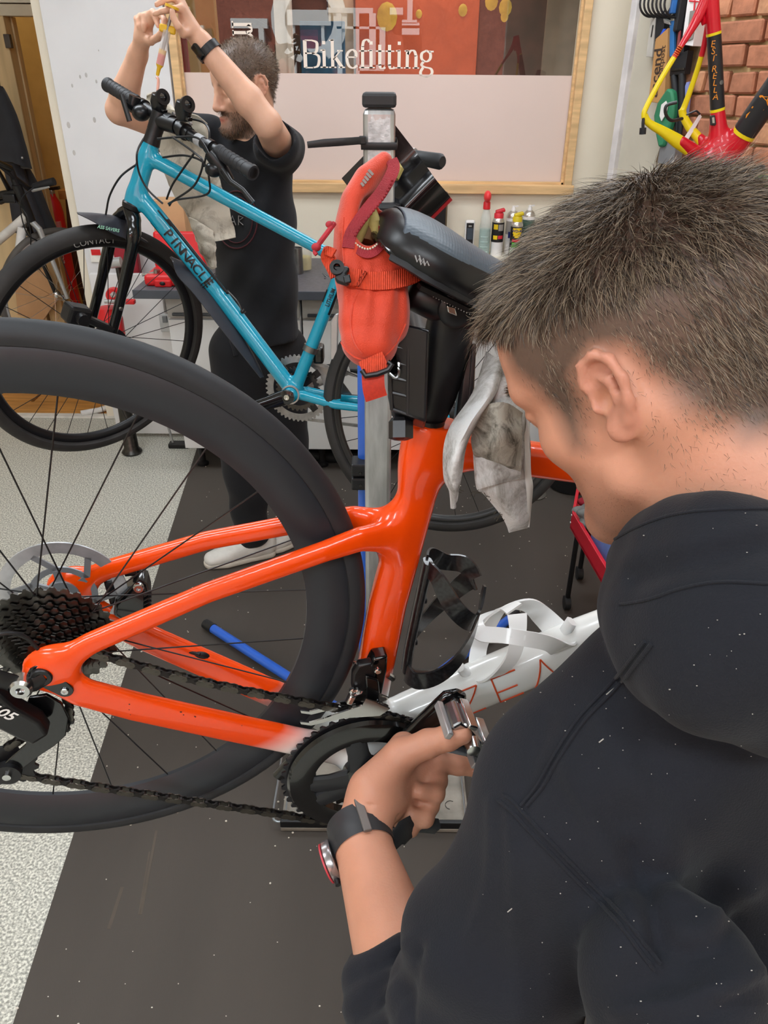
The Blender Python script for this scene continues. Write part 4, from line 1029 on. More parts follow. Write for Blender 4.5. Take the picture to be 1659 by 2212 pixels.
def bag_fold(p, d):
    q = p-np.array(bg_(806, 600, .0), np.float32); u = q@np.array(RX, np.float32)/S_; v = -(q@np.array(UP, np.float32))/S_
    fold = np.exp(-((v-60)/70)**2)
    w = .0016*fold*np.sin(u*.13+v*.012)+.0012*np.exp(-((v-10)/45)**2)*np.sin(u*.24+.5)
    cinch = .0018*np.exp(-((v-0)/17)**2)
    return d+w+cinch
f.post.append(bag_fold)
V, Q = surf(f, .0022); V = relax(V, Q, 3)
body = link('bag_body', np_mesh('bag_body', V, Q), fab, bag, ang=70)
from mathutils.bvhtree import BVHTree
def bvh_of(V, Q): return BVHTree.FromPolygons([tuple(v) for v in V], [tuple(q) for q in Q])
def hit(bvh, px, py, lift=.002):
    d = (FW + RX*((px-IW/2)/FPX) - UP*((py-IH/2)/FPX)).normalized(); r_ = bvh.ray_cast(CAM, d)
    return None if r_[0] is None else r_[0]+r_[1]*lift
bvb = bvh_of(V, Q)
for sp2 in ([(775, 628), (762, 660), (758, 700), (766, 738), (784, 764)], [(727, 640), (724, 690), (735, 735), (765, 770), (812, 778), (850, 750), (876, 700)], [(742, 470), (740, 520), (744, 570)]):
    P_ = [hit(bvb, x, y, .0002) for x, y in spline(sp2, 8)]; P_ = [p for p in P_ if p is not None]
    if len(P_) > 2: MB().tube(P_, .0009, 6).out('bag_seam', fab, body)
def tape(name, pts, wdt, m, parent, nrm=-FW, th=.0014, k=6):
    P = [Vector(p) for p in spline([tuple(p) for p in pts], k)]; g = [[], []]
    for i, p in enumerate(P):
        t = (P[min(i+1, len(P)-1)]-P[max(i-1, 0)]).normalized(); sd = t.cross(Vector(nrm)).normalized()
        g[0].append(p-sd*wdt/2); g[1].append(p+sd*wdt/2)
    return MB().sheet(g, th).out(name, m, parent, ang=60)
ztape = tape('zip_tape', [bg_(845, 345, .012), bg_(850, 366, .010), bg_(826, 412, .006), bg_(797, 448, .003), bg_(772, 482, .002), bg_(757, 508, .002), bg_(752, 536, .002)], .0105, redz, bag)
tape('zip_tape', [bg_(757, 520, .004), bg_(772, 538, .004), bg_(794, 548, .004), bg_(815, 538, .005), bg_(827, 512, .010), bg_(826, 474, .018)], .008, redz, bag)
def teeth(pts, parent, m, sz=.0011, step=.0022):
    P = [Vector(p) for p in spline([tuple(p) for p in pts], 30)]; acc = 0; mb = MB()
    for a, b in zip(P, P[1:]):
        acc += (b-a).length
        if acc > step: mb.ball(b, sz, 6, 4); acc = 0
    o = mb.out('zip_teeth', m, parent); o['kind'] = 'stuff'; return o
teeth([bg_(757, 511, .003), bg_(772, 529, .003), bg_(794, 538, .003), bg_(814, 528, .004), bg_(822, 506, .009), bg_(821, 474, .017)], bag, mat('zip_metal', '#d9cdb8', .4), .0010)
teeth([bg_(850, 382, .007), bg_(834, 420, .004), bg_(806, 456, .001), bg_(781, 488, .000), bg_(766, 510, .000)], bag, redz, .0012, .003)
grey_p = mat('faded_grey', '#8a7f7a', .6)
for k in range(5): MB().bar(bg_(780+k*4, 395-k*7, -.0035), bg_(786+k*5, 402-k*6, -.0035), .0022, .0008, FW).out('faded_mark', grey_p, body, False)
# webbing strap with buckle round the middle
web = mat('orange_webbing', '#c63d1b', .65, var=.14, vscale=500, stretch=(1, 1, .05))
def strap_mat():
    m = web; nt = m.node_tree; N, L = nt.nodes, nt.links; tc = N.new('ShaderNodeTexCoord'); wv = N.new('ShaderNodeTexWave'); wv.inputs['Scale'].default_value = 170; wv.bands_direction = 'X'
    L.new(tc.outputs['Object'], wv.inputs['Vector']); bp = N.new('ShaderNodeBump'); bp.inputs['Strength'].default_value = .6; bp.inputs['Distance'].default_value = .001
    L.new(wv.outputs['Fac'], bp.inputs['Height']); L.new(bp.outputs[0], N['Principled BSDF'].inputs['Normal'])
strap_mat()
tape('strap', [bg_(766, 602, .0055), bg_(800, 607, .0045), bg_(840, 606, .006), bg_(872, 600, .012), bg_(895, 592, .022), bg_(900, 588, .038)], .0155, web, bag, -FW, .0022)
tape('strap', [bg_(750, 598, .003), bg_(775, 601, .003), bg_(782, 603, .002)], .0145, web, bag, -FW, .003)
tape('strap', [bg_(712, 548, .002), bg_(708, 556, .004), bg_(718, 575, .003), bg_(728, 596, .002)], .012, web, bag, -FW, .002)
tape('strap', [bg_(698, 545, .01), bg_(706, 542, .003), bg_(722, 548, .0)], .008, web, bag, -FW, .002)
buck = thing('buckle', None, None); buck.parent = bag; buck.matrix_parent_inverse = inv_of(bag)
bkm = mat('buckle_black', '#141416', .28)
MB().prism([bg_(x, y, -.006) for x, y in ((716, 574), (728, 572), (752, 574), (756, 582), (748, 590), (756, 604), (752, 616), (728, 608), (722, 600), (730, 588), (722, 584))], FW*.007).out('buckle_body', bkm, buck, bev=.0015)
MB().ring([(.003, -.002), (.0062, -.002), (.0062, .003), (.003, .003)], bg_(728, 578, -.007), FW, 16).out('buckle_eye', bkm, buck)
MB().bar(bg_(748, 594, -.007), bg_(752, 612, -.007), .006, .003, FW).out('buckle_tongue', bkm, buck, bev=.001)
# lower loop, square ring, tail
tape('strap', [bg_(800, 772, .012), bg_(808, 790, .010), bg_(812, 806, .010)], .0225, web, bag, -FW, .0025)
tape('strap_tail', [bg_(806, 806, .012), bg_(806, 822, .013), bg_(808, 842, .016), bg_(813, 860, .02)], .0195, mat('red_webbing', '#b8301c', .6, var=.1, vscale=400), bag, -FW, .003)
sqm = mat('ring_black', '#1a1a1c', .4)
MB().tube([bg_(x, y, .006) for x, y in ((782, 800), (790, 812), (815, 808), (838, 799), (846, 788), (838, 782))], .0025, 10, FW, rb=.0032).out('square_ring', sqm, bag)
# zip pull cord
cord = mat('red_cord', '#a32530', .7, var=.2, vscale=200)
cable([bg_(722, 482, .0), bg_(712, 496, -.002), bg_(700, 512, -.002), bg_(688, 528, -.002), bg_(682, 536, -.002)], .0022, 'pull_cord', cord, bag)
MB().ball(bg_(683, 534, -.002), (.0042, .0042, .0036), 10, 7).out('cord_knot', cord, bag); MB().ball(bg_(712, 485, -.001), (.0036, .0036, .003), 10, 7).out('cord_knot', cord, bag)
cable([bg_(682, 536, -.002), bg_(680, 545, -.002), bg_(684, 550, -.002)], .0018, 'cord_end', cord, bag)
# tool roll inside
tr = thing('tool_roll', 'yellowish tool roll showing in the mouth of the orange saddle bag', 'tool roll', tuple(bg_(790, 490, .02)))
cl = mat('olive_cloth', '#a89a5c', .8, var=.25, vscale=40)
MB().tube([bg_(768, 520, .018), bg_(776, 490, .014), bg_(786, 465, .012), bg_(793, 450, .016)], [.006, .0075, .0065, .003], 10, FW).out('cloth_fold', cl, tr)
MB().tube([bg_(812, 512, .022), bg_(808, 480, .016), bg_(800, 455, .018), bg_(800, 445, .02)], [.005, .006, .0055, .003], 10, FW).out('cloth_fold', cl, tr)
MB().tube([bg_(790, 522, .024), bg_(794, 500, .024), bg_(792, 470, .026)], [.008, .010, .006], 10, FW).out('cloth_fold', mat('brown_cloth', '#6b4a2c', .8, var=.2), tr)
MB().tube([bg_(852, 352, .03), bg_(858, 366, .03), bg_(852, 386, .03)], [.004, .006, .004], 8, FW).out('cloth_edge', cl, tr)

# ---------------------------------------------------------------- rag on the clamp
def rag_mat(name, base='#d3d5d5', stain='#6a655a', sc=14):
    m = mat(name, base, .9, var=.05, vscale=5, bump=.5, bscale=300)
    nt = m.node_tree; N, L = nt.nodes, nt.links; b = N['Principled BSDF']
    tc = N.new('ShaderNodeTexCoord'); n = N.new('ShaderNodeTexNoise'); n.inputs['Scale'].default_value = sc; n.inputs['Detail'].default_value = 8; n.inputs['Roughness'].default_value = .72; n.inputs['Distortion'].default_value = 1.2
    L.new(tc.outputs['Object'], n.inputs['Vector'])
    r = N.new('ShaderNodeValToRGB'); L.new(n.outputs['Fac'], r.inputs[0]); e = r.color_ramp.elements
    e[0].position = .32; e[0].color = (*lin(stain), 1); e[1].position = .52; e[1].color = (*lin(base), 1)
    k = e.new(.41); k.color = (*[(a+c)/2 for a, c in zip(lin(stain), lin(base))], 1)
    L.new(r.outputs[0], b.inputs['Base Color']); return m
zr = .70
rag = thing('cleaning_rag', 'grey white grease stained rag hanging from the clamp by the mechanic', 'rag', tuple(az(1070, 900, zr)))
ragm = rag_mat('rag_cloth'); ragd = rag_mat('rag_cloth_dirty', '#a9a59a', '#3d392f', 26)
def cloth(name, rows, m, th=.0022, wob=.0015, seed=0, k=5):
    R_ = [[tuple(az(px, py, z)) for px, py, z in r_] for r_ in rows]
    R_ = [spline(r_, k) for r_ in R_]; C_ = list(zip(*[spline(list(c), k) for c in zip(*R_)]))
    rg_ = random.Random(seed); ph = [rg_.uniform(0, 6) for _ in range(6)]
    g = []
    for i, r_ in enumerate(C_):
        g.append([Vector(p)+FW*wob*(math.sin(i*.9+j*.35+ph[0])+math.sin(i*.33-j*.8+ph[1])*.8) for j, p in enumerate(r_)])
    return MB().sheet(g, th).out(name, m, rag if not isinstance(m, tuple) else None, ang=75)
zz = lambda d: zr+d
cloth('rag_fold', [[(1052, 760, zz(.03)), (1075, 772, zz(0)), (1092, 770, zz(.01))], [(1022, 850, zz(.02)), (1058, 852, zz(-.01)), (1082, 830, zz(.01))], [(975, 920, zz(.02)), (1010, 925, zz(-.012)), (1050, 880, zz(.01))], [(960, 970, zz(.03)), (985, 985, zz(-.006)), (1010, 950, zz(.01))], [(960, 1030, zz(.04)), (980, 1040, zz(.01)), (998, 1010, zz(.02))], [(972, 1060, zz(.045)), (982, 1070, zz(.03)), (990, 1058, zz(.03))], [(976, 1098, zz(.05)), (979, 1099, zz(.045)), (984, 1095, zz(.045))]], ragm, seed=1)
cloth('rag_panel', [[(1062, 775, zz(.03)), (1100, 770, zz(.01)), (1130, 800, zz(.03))], [(1035, 870, zz(.02)), (1090, 860, zz(0)), (1140, 880, zz(.03))], [(1026, 935, zz(.03)), (1085, 930, zz(.005)), (1143, 930, zz(.03))], [(1024, 985, zz(.045)), (1085, 985, zz(.02)), (1144, 985, zz(.04))], [(1030, 1050, zz(.055)), (1085, 1042, zz(.03)), (1146, 1040, zz(.05))], [(1048, 1068, zz(.06)), (1095, 1090, zz(.045)), (1142, 1095, zz(.06))], [(1082, 1110, zz(.07)), (1110, 1125, zz(.06)), (1140, 1135, zz(.07))], [(1102, 1150, zz(.08)), (1104, 1148, zz(.08)), (1138, 1138, zz(.08))]], ragm, seed=4)
cloth('dirty_patch', [[(1032, 880, zz(.010)), (1085, 870, zz(-.012)), (1128, 890, zz(.012))], [(1020, 940, zz(.018)), (1080, 930, zz(-.012)), (1126, 930, zz(.012))], [(1022, 975, zz(.022)), (1070, 980, zz(-.002)), (1124, 1000, zz(.018))], [(1030, 985, zz(.03)), (1080, 1000, zz(.01)), (1122, 1020, zz(.025))]], ragd, seed=9, wob=.0022)
cloth('rag_flap', [[(1028, 990, zz(.024)), (1075, 985, zz(.010)), (1110, 1010, zz(.022))], [(1030, 1030, zz(.032)), (1080, 1015, zz(.018)), (1124, 1022, zz(.022))], [(1032, 1056, zz(.04)), (1070, 1045, zz(.025)), (1120, 1032, zz(.03))]], ragm, seed=12)
cloth('rag_hem', [[(1128, 880, zz(.02)), (1140, 890, zz(.022))], [(1132, 1000, zz(.035)), (1147, 1010, zz(.038))], [(1138, 1060, zz(.046)), (1149, 1060, zz(.048))], [(1138, 1138, zz(.072)), (1142, 1138, zz(.074))]], mat('rag_light', '#cfcfcb', .9, var=.06), seed=3)
mb = MB(); rr = random.Random(8)
for i in range(46):
    px, py = rr.choice(((1035, 1060), (1060, 1075), (1085, 1112), (1105, 1010), (1030, 985), (980, 1062), (1075, 1045), (1060, 925)))
    px += rr.uniform(-14, 14); py += rr.uniform(-6, 6); p = az(px, py, zz(.012+.0003*(py-930))); a = rr.uniform(0, 6.28); l = rr.uniform(.003, .010)
    mb.tube([p, p+(RX*math.cos(a)+UP*math.sin(a)*.7)*l*.6, p+(RX*math.cos(a+.6)-UP*.5)*l], .00035, 4)
mb.out('loose_threads', mat('thread', '#4a4439', .9), rag)['kind'] = 'stuff'
# ================================================================ workbench and what stands on it
lam = mat('bench_laminate', '#57555a', .45, var=.15, vscale=60)
edge_g = mat('bench_edge', '#4a4e55', .5, var=.08)
unit_w = mat('cabinet_white', '#dcdcdb', .45, var=.03, vscale=4)
bench = thing('workbench', 'long grey laminate workbench on white cabinets under the pine window', 'workbench', (-.1, 3.5, 0))
bx0 = at(286, 640, 3.17).x
MB().box(((bx0+.92)/2, 3.50, .838), (.92-bx0, .64, .034)).out('worktop', lam, bench, False, bev=.003)
MB().box(((bx0+.92)/2, 3.178, .838), (.92-bx0, .006, .036)).out('worktop_edge', edge_g, bench, False, bev=.002)
for i, (x0, x1) in enumerate(((-.925, -.36), (-.355, .21), (.215, .78))):
    c = thing('cabinet', None, None); c.parent = bench; c.matrix_parent_inverse = inv_of(bench)
    MB().box(((x0+x1)/2, 3.53, .47), (x1-x0, .56, .70)).out('carcass', unit_w, c, False)
    MB().box(((x0+x1)/2, 3.235, .42), (x1-x0-.006, .020, .60)).out('door', unit_w, c, False, bev=.002)
    MB().box(((x0+x1)/2, 3.235, .772), (x1-x0-.006, .020, .082)).out('drawer', mat('drawer_grey', '#a8a5a0', .5, var=.05), c, False, bev=.002)
    MB().box(((x0+x1)/2, 3.22, .745), (x1-x0-.05, .018, .012)).out('drawer_handle', mat('handle_dark', '#3a3d42', .4), c, False, bev=.003)
    for x in (x0+.06, x1-.06):
        MB().lathe([(.028, 0), (.028, .012), (.016, .02), (.016, .118)], (x, 3.29, .0068), (0, 0, 1), 16).out('plinth_leg', sat_black, c)
ledge = tag(MB().box((.62, 3.775, .872), (1.1, .145, .034)).out('ledge', mat('ledge_cream', '#d9d2c2', .6, var=.04), None, False, bev=.003), 'cream ledge along the back of the workbench carrying the spray cans', 'ledge')
# white side board left of the bench with socket
sbd = tag(MB().box((at(300, 780, 3.6).x, 3.62, .42), (.34, .03, .80)).out('side_board', unit_w, None, False, bev=.002), 'low white board below the left end of the workbench', 'board')
sk = thing('power_socket', 'grey metal power socket on the low white board under the workbench', 'socket', tuple(at(357, 697, 3.59)))
MB().box(at(357, 697, 3.597), (.050, .014, .085)).out('face_plate', mat('socket_grey', '#b6babb', .4, metal=.3), sk, False, bev=.003)
MB().box(at(356, 690, 3.586), (.022, .010, .030)).out('switch', mat('socket_dark', '#6e7375', .4), sk, False, bev=.002)
p = at(357, 675, 3.59); MB().tube([(p.x, 3.592, p.z), (p.x, 3.592, .82)], .006, 8).out('conduit', mat('conduit', '#8a8784', .5), sk)
# red tool case, vise, boxes
redp = mat('red_plastic', '#cf1d22', .35, var=.06)
tcx = thing('tool_case', 'open red plastic tool case lying on the left end of the workbench', 'tool case', tuple(at(350, 615, 3.3)))
a = at(310, 624, 3.22); b = at(425, 624, 3.22)
MB().box(((a.x+b.x)/2, 3.36, .878), (b.x-a.x, .24, .045)).out('case_base', redp, tcx, False, bev=.012, seg=3)
MB().box(((a.x+b.x)/2+.0, 3.46, .96), (b.x-a.x, .05, .15), Matrix.Rotation(R(-14), 3, 'X')).out('case_lid', redp, tcx, False, bev=.012, seg=3)
MB().box(((a.x+b.x)/2-.03, 3.24, .870), (.07, .03, .03)).out('case_latch', redp, tcx, False, bev=.006)
MB().ball(((a.x+b.x)/2-.03, 3.222, .872), (.012, .004, .008), 10, 6).out('latch_hole', sat_black, tcx)
rt = thing('socket_wrench', 'chrome socket wrench lying on the open red tool case', 'wrench', tuple(at(350, 588, 3.28)))
MB().tube([at(307, 594, 3.28), at(338, 589, 3.28)], .006, 10).out('handle', chrome, rt)
MB().tube([at(338, 596, 3.28), at(339, 582, 3.28)], .013, 12).out('wrench_head', steel, rt)
cb = tag(MB().box((at(378, 520, 3.62).x, 3.62, 1.0), (.14, .12, .29)).out('cardboard_box', mat('cardboard', '#c79c72', .8, var=.06), None, False, bev=.002), 'brown cardboard box standing behind the red tool case', 'box')
mb = MB()
for k in range(3): mb.box((at(378, 520, 3.56).x-.01, 3.5585, .99-.022*k), (.07, .001, .007))
mb.out('print', mat('red_print', '#b5584a', .6), cb, False)['kind'] = 'stuff'
vz = thing('bench_vise', 'red workshop vise with steel handle left of the workbench', 'vise', tuple(at(240, 690, 3.3)))
MB().lathe([(.0, 0), (.055, 0), (.06, .03), (.06, .10), (.045, .15), (.0, .16)], at(244, 735, 3.42), (0, 0, 1), 20).out('vise_body', redp, vz)
MB().bar(at(234, 650, 3.40), at(292, 652, 3.40), .03, .02).out('vise_arm', redp, vz, False, bev=.005)
MB().lathe([(.03, -.02), (.034, 0), (.03, .02)], at(246, 637, 3.38), (0, 1, 0), 16).out('vise_pivot', redp, vz)
MB().lathe([(.011, 0), (.011, .02), (.0, .022)], at(246, 635, 3.35), (0, -1, 0), 6).out('vise_nut', silver, vz, False)
MB().tube([at(226, 651, 3.36), at(250, 651, 3.36)], .009, 10).out('vise_screw', silver, vz)
MB().tube([at(262, 612, 3.40), at(256, 580, 3.40), at(249, 566, 3.40)], .013, 10).out('vise_lever', darksteel, vz)
MB().tube([at(239, 569, 3.38), at(262, 566, 3.38)], .022, 14).out('lever_head', silver, vz)
MB().lathe([(.045, 0), (.05, .01), (.035, .03), (.030, .36)], Vector((at(244, 735, 3.42).x, 3.42, .0)), (0, 0, 1), 18).out('vise_pillar', darksteel, vz)
MB().box(at(275, 560, 3.72), (.11, .05, .20)).out('red_cloth_panel', mat('maroon', '#9d2230', .6), vz, False, bev=.01)
sg = thing('wall_card', 'small white card with a red corner on the tall white board', 'card', tuple(at(207, 552, 3.8)))
MB().box(at(207, 553, YB-.041), (.052, .004, .056)).out('card', mat('card_white', '#e9e6dd', .5), sg, False)
MB().box(at(207, 545, YB-.044), (.044, .003, .026)).out('red_field', redp, sg, False)
pl_ = thing('pliers', 'dark handled pliers lying on the grey workbench', 'pliers', tuple(at(710, 600, 3.4)))
MB().tube([at(696, 590, 3.45), at(706, 598, 3.44), at(716, 603, 3.43)], [.002, .005, .006], 8).out('jaw', darksteel, pl_)
MB().tube([at(700, 605, 3.40), at(712, 607, 3.41), at(730, 600, 3.42)], [.008, .009, .007], 8).out('grip', matt_black, pl_)
tub = thing('plastic_tub', 'clear plastic tub with yellow grease on the workbench beside the dangling cord', 'tub', tuple(at(655, 570, 3.6)))
tb = Vector((at(655, 578, 3.58).x, 3.58, .856))
MB().lathe([(.034, 0), (.036, .002), (.037, .055)], tb, (0, 0, 1), 20).out('grease', mat('yellow_grease', '#d8c463', .4), tub)
MB().lathe([(.038, 0), (.039, .002), (.042, .12), (.044, .12), (.044, .126), (.04, .126)], tb, (0, 0, 1), 20, cap=False).out('tub_wall', mat('clear_plastic', '#d9d8cf', .3, alpha=.45), tub)
tn = thing('tin_can', 'small steel tin on the workbench right behind the standing man', 'tin', tuple(at(640, 560, 3.6)))
MB().lathe([(.03, 0), (.03, .11), (.027, .11), (.027, .10), (0, .10)], (at(641, 590, 3.5).x, 3.5, .8555), (0, 0, 1), 20).out('tin_body', steel, tn)
# foam pieces and clutter on the floor under the bench
w1 = thing('floor_fan_foot', 'black metal foot bracket on the grey floor at the end of the workbench', 'bracket', tuple(ah(390, 965, 0)))
q = ah(388, 965, 0); MB().box((q.x, q.y, .012), (.10, .05, .024)).out('foot', sat_black, w1, False, bev=.004)
MB().tube([(q.x-.03, q.y, .02), (q.x-.05, q.y, .16)], .006, 8).out('rod', silver, w1); MB().tube([(q.x+.035, q.y, .02), (q.x+.03, q.y, .15)], .006, 8).out('rod', silver, w1)
pip = thing('plastic_pipe', 'white plastic pipe lying on the floor below the wall card', 'pipe', tuple(ah(210, 885, .02)))
MB().tube([ah(175, 893, .022), ah(215, 886, .022), ah(255, 872, .022)], .016, 10).out('pipe', mat('white_pipe', '#e5e3de', .4), pip)

# ---- cans on the ledge
ZL = .889
def can_pos(px, py, y=3.76): p = at(px, py, y); return Vector((p.x, y, ZL))
def px2h(px, py0, py1, y=3.76): return at(px, py1, y).z-ZL
tinm = mat('can_tin', '#c9c6bf', .3, metal=.8)
can_group = 'aerosol cans on the ledge'
def spray_can(name, px, top, r_, bodym, label, capf, bands=(), y=3.76):
    o = can_pos(px, 540, y); h = at(px, top, y).z-ZL; t = thing(name, label, 'spray can', tuple(o), can_group)
    hb_ = h*.80
    MB().lathe([(r_*.95, 0), (r_, .004), (r_, hb_), (r_*.97, hb_+.004)], o, (0, 0, 1), 24).out('can_body', bodym, t)
    MB().lathe([(r_*1.02, hb_-.003), (r_*1.02, hb_+.004), (r_*.85, hb_+.016), (r_*.55, hb_+.024), (r_*.40, hb_+.026)], o, (0, 0, 1), 24).out('can_shoulder', tinm, t)
    for z0, z1, m, a0, a1 in bands:
        MB().ring([(r_+.0002, z0*hb_), (r_+.0009, z0*hb_), (r_+.0009, z1*hb_), (r_+.0002, z1*hb_)], o, (0, 0, 1), 14, R(a0), R(a1)).out('label_band', m, t)
    capf(t, o, hb_+.024); return t, o, hb_
yl, blk, rdm, wht, grn = mat('label_yellow', '#e9c41a', .4), mat('label_black', '#1b1a1c', .4), mat('label_red', '#d5323c', .4), mat('label_white', '#e8e5e2', .45), mat('label_green', '#58b43c', .4)
navy = mat('label_navy', '#232a6b', .4); greyl = mat('label_grey', '#9b968f', .4)
def flipcap(m, dx):
    def g(t, o, z):
        MB().lathe([(.022, -.012), (.022, .012), (.019, .016)], o+Vector((0, 0, z)), (0, 0, 1), 18).out('cap', m, t)
        MB().bar(o+Vector((-.016, 0, z+.018)), o+Vector((.026, 0, z+.030)), .030, .016, (0, 0, 1)).out('flip_straw', m, t, bev=.005)
    return g
def nozzle(m):
    def g(t, o, z):
        MB().lathe([(.010, -.002), (.010, .012), (.007, .016), (.007, .024), (0, .026)], o+Vector((0, 0, z)), (0, 0, 1), 14).out('nozzle', m, t)
        MB().bar(o+Vector((0, 0, z+.020)), o+Vector((.020, -.004, z+.024)), .006, .006).out('spout', m, t)
    return g
ang = lambda o: 0
# orthogonal() of z is a fixed axis; the bands facing the room lie around angle A0
A0 = math.degrees(math.atan2(Vector((0, 0, 1)).cross(Vector((0, 0, 1)).orthogonal().normalized()).dot(Vector((0, -1, 0))), Vector((0, 0, 1)).orthogonal().normalized().dot(Vector((0, -1, 0)))))
spray_can('spray_can', 1072, 461, .0275, wht, 'black and white aerosol can with a red flip cap next to the green spray bottle', flipcap(mat('cap_red', '#cf2b36', .4), 1), ((.42, 1.0, blk, A0-95, A0+95), (.80, .95, yl, A0-50, A0-8), (.76, .95, greyl, A0-2, A0+50), (.50, .62, yl, A0-50, A0-8), (.52, .62, rdm, A0-2, A0+50)))
spray_can('spray_can', 1102, 448, .030, wht, 'white aerosol can with white nozzle standing behind the yellow capped can', nozzle(wht), ((.55, .9, greyl, A0-80, A0+60), (.45, .62, navy, A0-40, A0-8)), 3.80)
t, o, hb_ = spray_can('spray_can', 1112, 470, .0275, blk, 'black aerosol can with a yellow flip cap and blue lettering on a yellow shield', flipcap(mat('cap_yellow', '#dcc21c', .4), 1), ((.50, .58, rdm, A0-45, A0+35), (.32, .48, grn, A0-45, A0+45), (.0, .32, mat('label_pale', '#c4d0bc', .4), A0-70, A0+70)), 3.735)
for z0, z1, a in ((.76, .94, 44), (.68, .78, 36), (.63, .70, 22)):
    MB().ring([(.0277, z0*hb_), (.0285, z0*hb_), (.0285, z1*hb_), (.0277, z1*hb_)], o, (0, 0, 1), 12, R(A0-a), R(A0+a)).out('shield', yl, t)
def on_can(u, v): a = u/.0287; return Vector((o.x+.0289*math.sin(a), o.y-.0289*math.cos(a), o.z+.845*hb_+v))
letters('lettering', 'WD-40', navy, t, on_can, .0165, bold=.03)
letters('lettering', 'CONTACT', mat('label_dkgreen', '#1f5d22', .4), t, lambda u, v: on_can(u, v-.445*hb_), .0085, bold=.02)
spray_can('spray_can', 1136, 446, .0285, mat('can_green', '#4a6357', .4, var=.1), 'dark green aerosol can with white nozzle at the right end of the ledge', nozzle(wht), ((.0, .38, wht, A0-90, A0+90), (.92, 1., wht, A0-90, A0+90)), 3.80)
o = can_pos(978, 540); tt = thing('oil_can', 'small white can with a red spout cap half hidden behind the saddle', 'spray can', tuple(o))
MB().lathe([(.026, 0), (.027, .004), (.027, .055), (.016, .066), (.012, .07)], o, (0, 0, 1), 20).out('can_body', mat('oilcan', '#cfd0b0', .4), tt)
MB().lathe([(.012, .068), (.011, .084), (.008, .086)], o, (0, 0, 1), 14).out('cap', mat('cap_red2', '#d8232b', .4), tt); MB().bar(o+Vector((0, 0, .084)), o+Vector((-.045, 0, .092)), .005, .005).out('spout', MATS['cap_red2'], tt)
o = can_pos(1045, 540); sbt = thing('spray_bottle', 'clear trigger spray bottle half full of green liquid with a red head', 'spray bottle', tuple(o))
h = at(1045, 452, 3.76).z-ZL
MB().lathe([(.024, 0), (.0255, .004), (.0255, h*.52), (.0245, h*.58)], o, (0, 0, 1), 24).out('liquid', mat('green_liquid', '#7fb0a6', .25, var=.03), sbt)
MB().lathe([(.0258, .0), (.0262, h*.6), (.024, h*.80), (.015, h*.98), (.014, h)], o, (0, 0, 1), 24, cap=False).out('bottle_wall', mat('clear_bottle', '#dfe4df', .15, alpha=.4), sbt)
for k in range(4): MB().ring([(.0262, h*(.08+.11*k)), (.0268, h*(.08+.11*k)), (.0268, h*(.10+.11*k)), (.0262, h*(.10+.11*k))], o, (0, 0, 1), 12, R(A0-50), R(A0+30)).out('grip_ridge', mat('ridge', '#c6dcd6', .3), sbt)
MB().lathe([(.015, h), (.017, h+.002), (.016, h+.03), (.012, h+.036)], o, (0, 0, 1), 18).out('collar', mat('spray_red', '#d3262e', .35), sbt)
MB().ball(o+Vector((0, -.005, h+.055)), (.0175, .028, .026), 16, 10).out('trigger_head', mat('spray_red_light', '#e83a3c', .35), sbt)
o = can_pos(1012, 540, 3.80); ph = thing('cordless_phone', 'white and black cordless phone standing on the ledge left of the spray bottle', 'phone', tuple(o))
h = at(1012, 475, 3.80).z-ZL
MB().box(o+Vector((0, 0, h/2)), (.046, .022, h)).out('handset', wht, ph, False, bev=.009, seg=3)
MB().box(o+Vector((0, -.0115, h*.55)), (.034, .002, h*.74)).out('front_panel', blk, ph, False, bev=.003)
MB().box(o+Vector((0, -.0128, h*.60)), (.027, .001, h*.34)).out('screen', mat('phone_screen', '#3f4750', .15), ph, False)
MB().box(o+Vector((0, -.0132, h*.83)), (.014, .001, .006)).out('logo_bar', silver, ph, False); MB().box(o+Vector((0, -.0132, h*.30)), (.018, .0015, .010)).out('keys', silver, ph, False)
# dark speaker-like box behind the plastic panel
bxx = thing('black_box', 'narrow black box standing on the ledge below the red strip', 'box', tuple(can_pos(950, 540, 3.79)))
p = can_pos(948, 540, 3.79); MB().box(p+Vector((0, 0, .135)), (.06, .06, .27)).out('box_body', sat_black, bxx, False, bev=.003)
MB().box(p+Vector((.026, -.031, .16)), (.006, .003, .12)).out('slot', mat('slot', '#5a4a33', .5), bxx, False)

# ================================================================ tools hung on the splayed wall
def wallbox(name, quad, th, m, off=.024, parent=None, bev=.002): return MB().prism([onwall(x, y, off+th) for x, y in quad], -RN*th).out(name, m, parent, False, bev=bev)
hgrp = 'tools hung on the plaster'
cc = thing('cable_coil', 'thick coil of black cables hanging at the top of the plaster edge', 'cable coil', tuple(onwall(1440, 30, .05)))
for i in range(7):
    c = onwall(1408+i*9, 6, .05+.004*i); MB().ring([(.045+.004*math.cos(a), .004*math.sin(a)) for a in np.linspace(0, 2*PI, 9)[:-1]], c, RD+Vector((0, 0, .12))+RN*.4, 28).out('cable_loop', sat_black, cc)
MB().box(onwall(1470, 30, .06), (.03, .03, .11)).out('cable_plug', matt_black, cc, False, bev=.006)
MB().box(onwall(1455, 12, .075), (.02, .02, .05)).out('blue_tie', mat('blue_tie', '#2f6fb8', .4), cc, False, bev=.003)
t = thing('grey_blister_pack', 'slim grey pack hanging leftmost on the plaster', 'package', tuple(onwall(1404, 80, .03))); wallbox('pack', ((1406, 36), (1417, 34), (1408, 124), (1395, 123)), .03, mat('pack_grey', '#b8b4ab', .5), parent=t); wallbox('slot', ((1409, 54), (1411, 54), (1407, 80), (1405, 80)), .002, blk, .055, t)
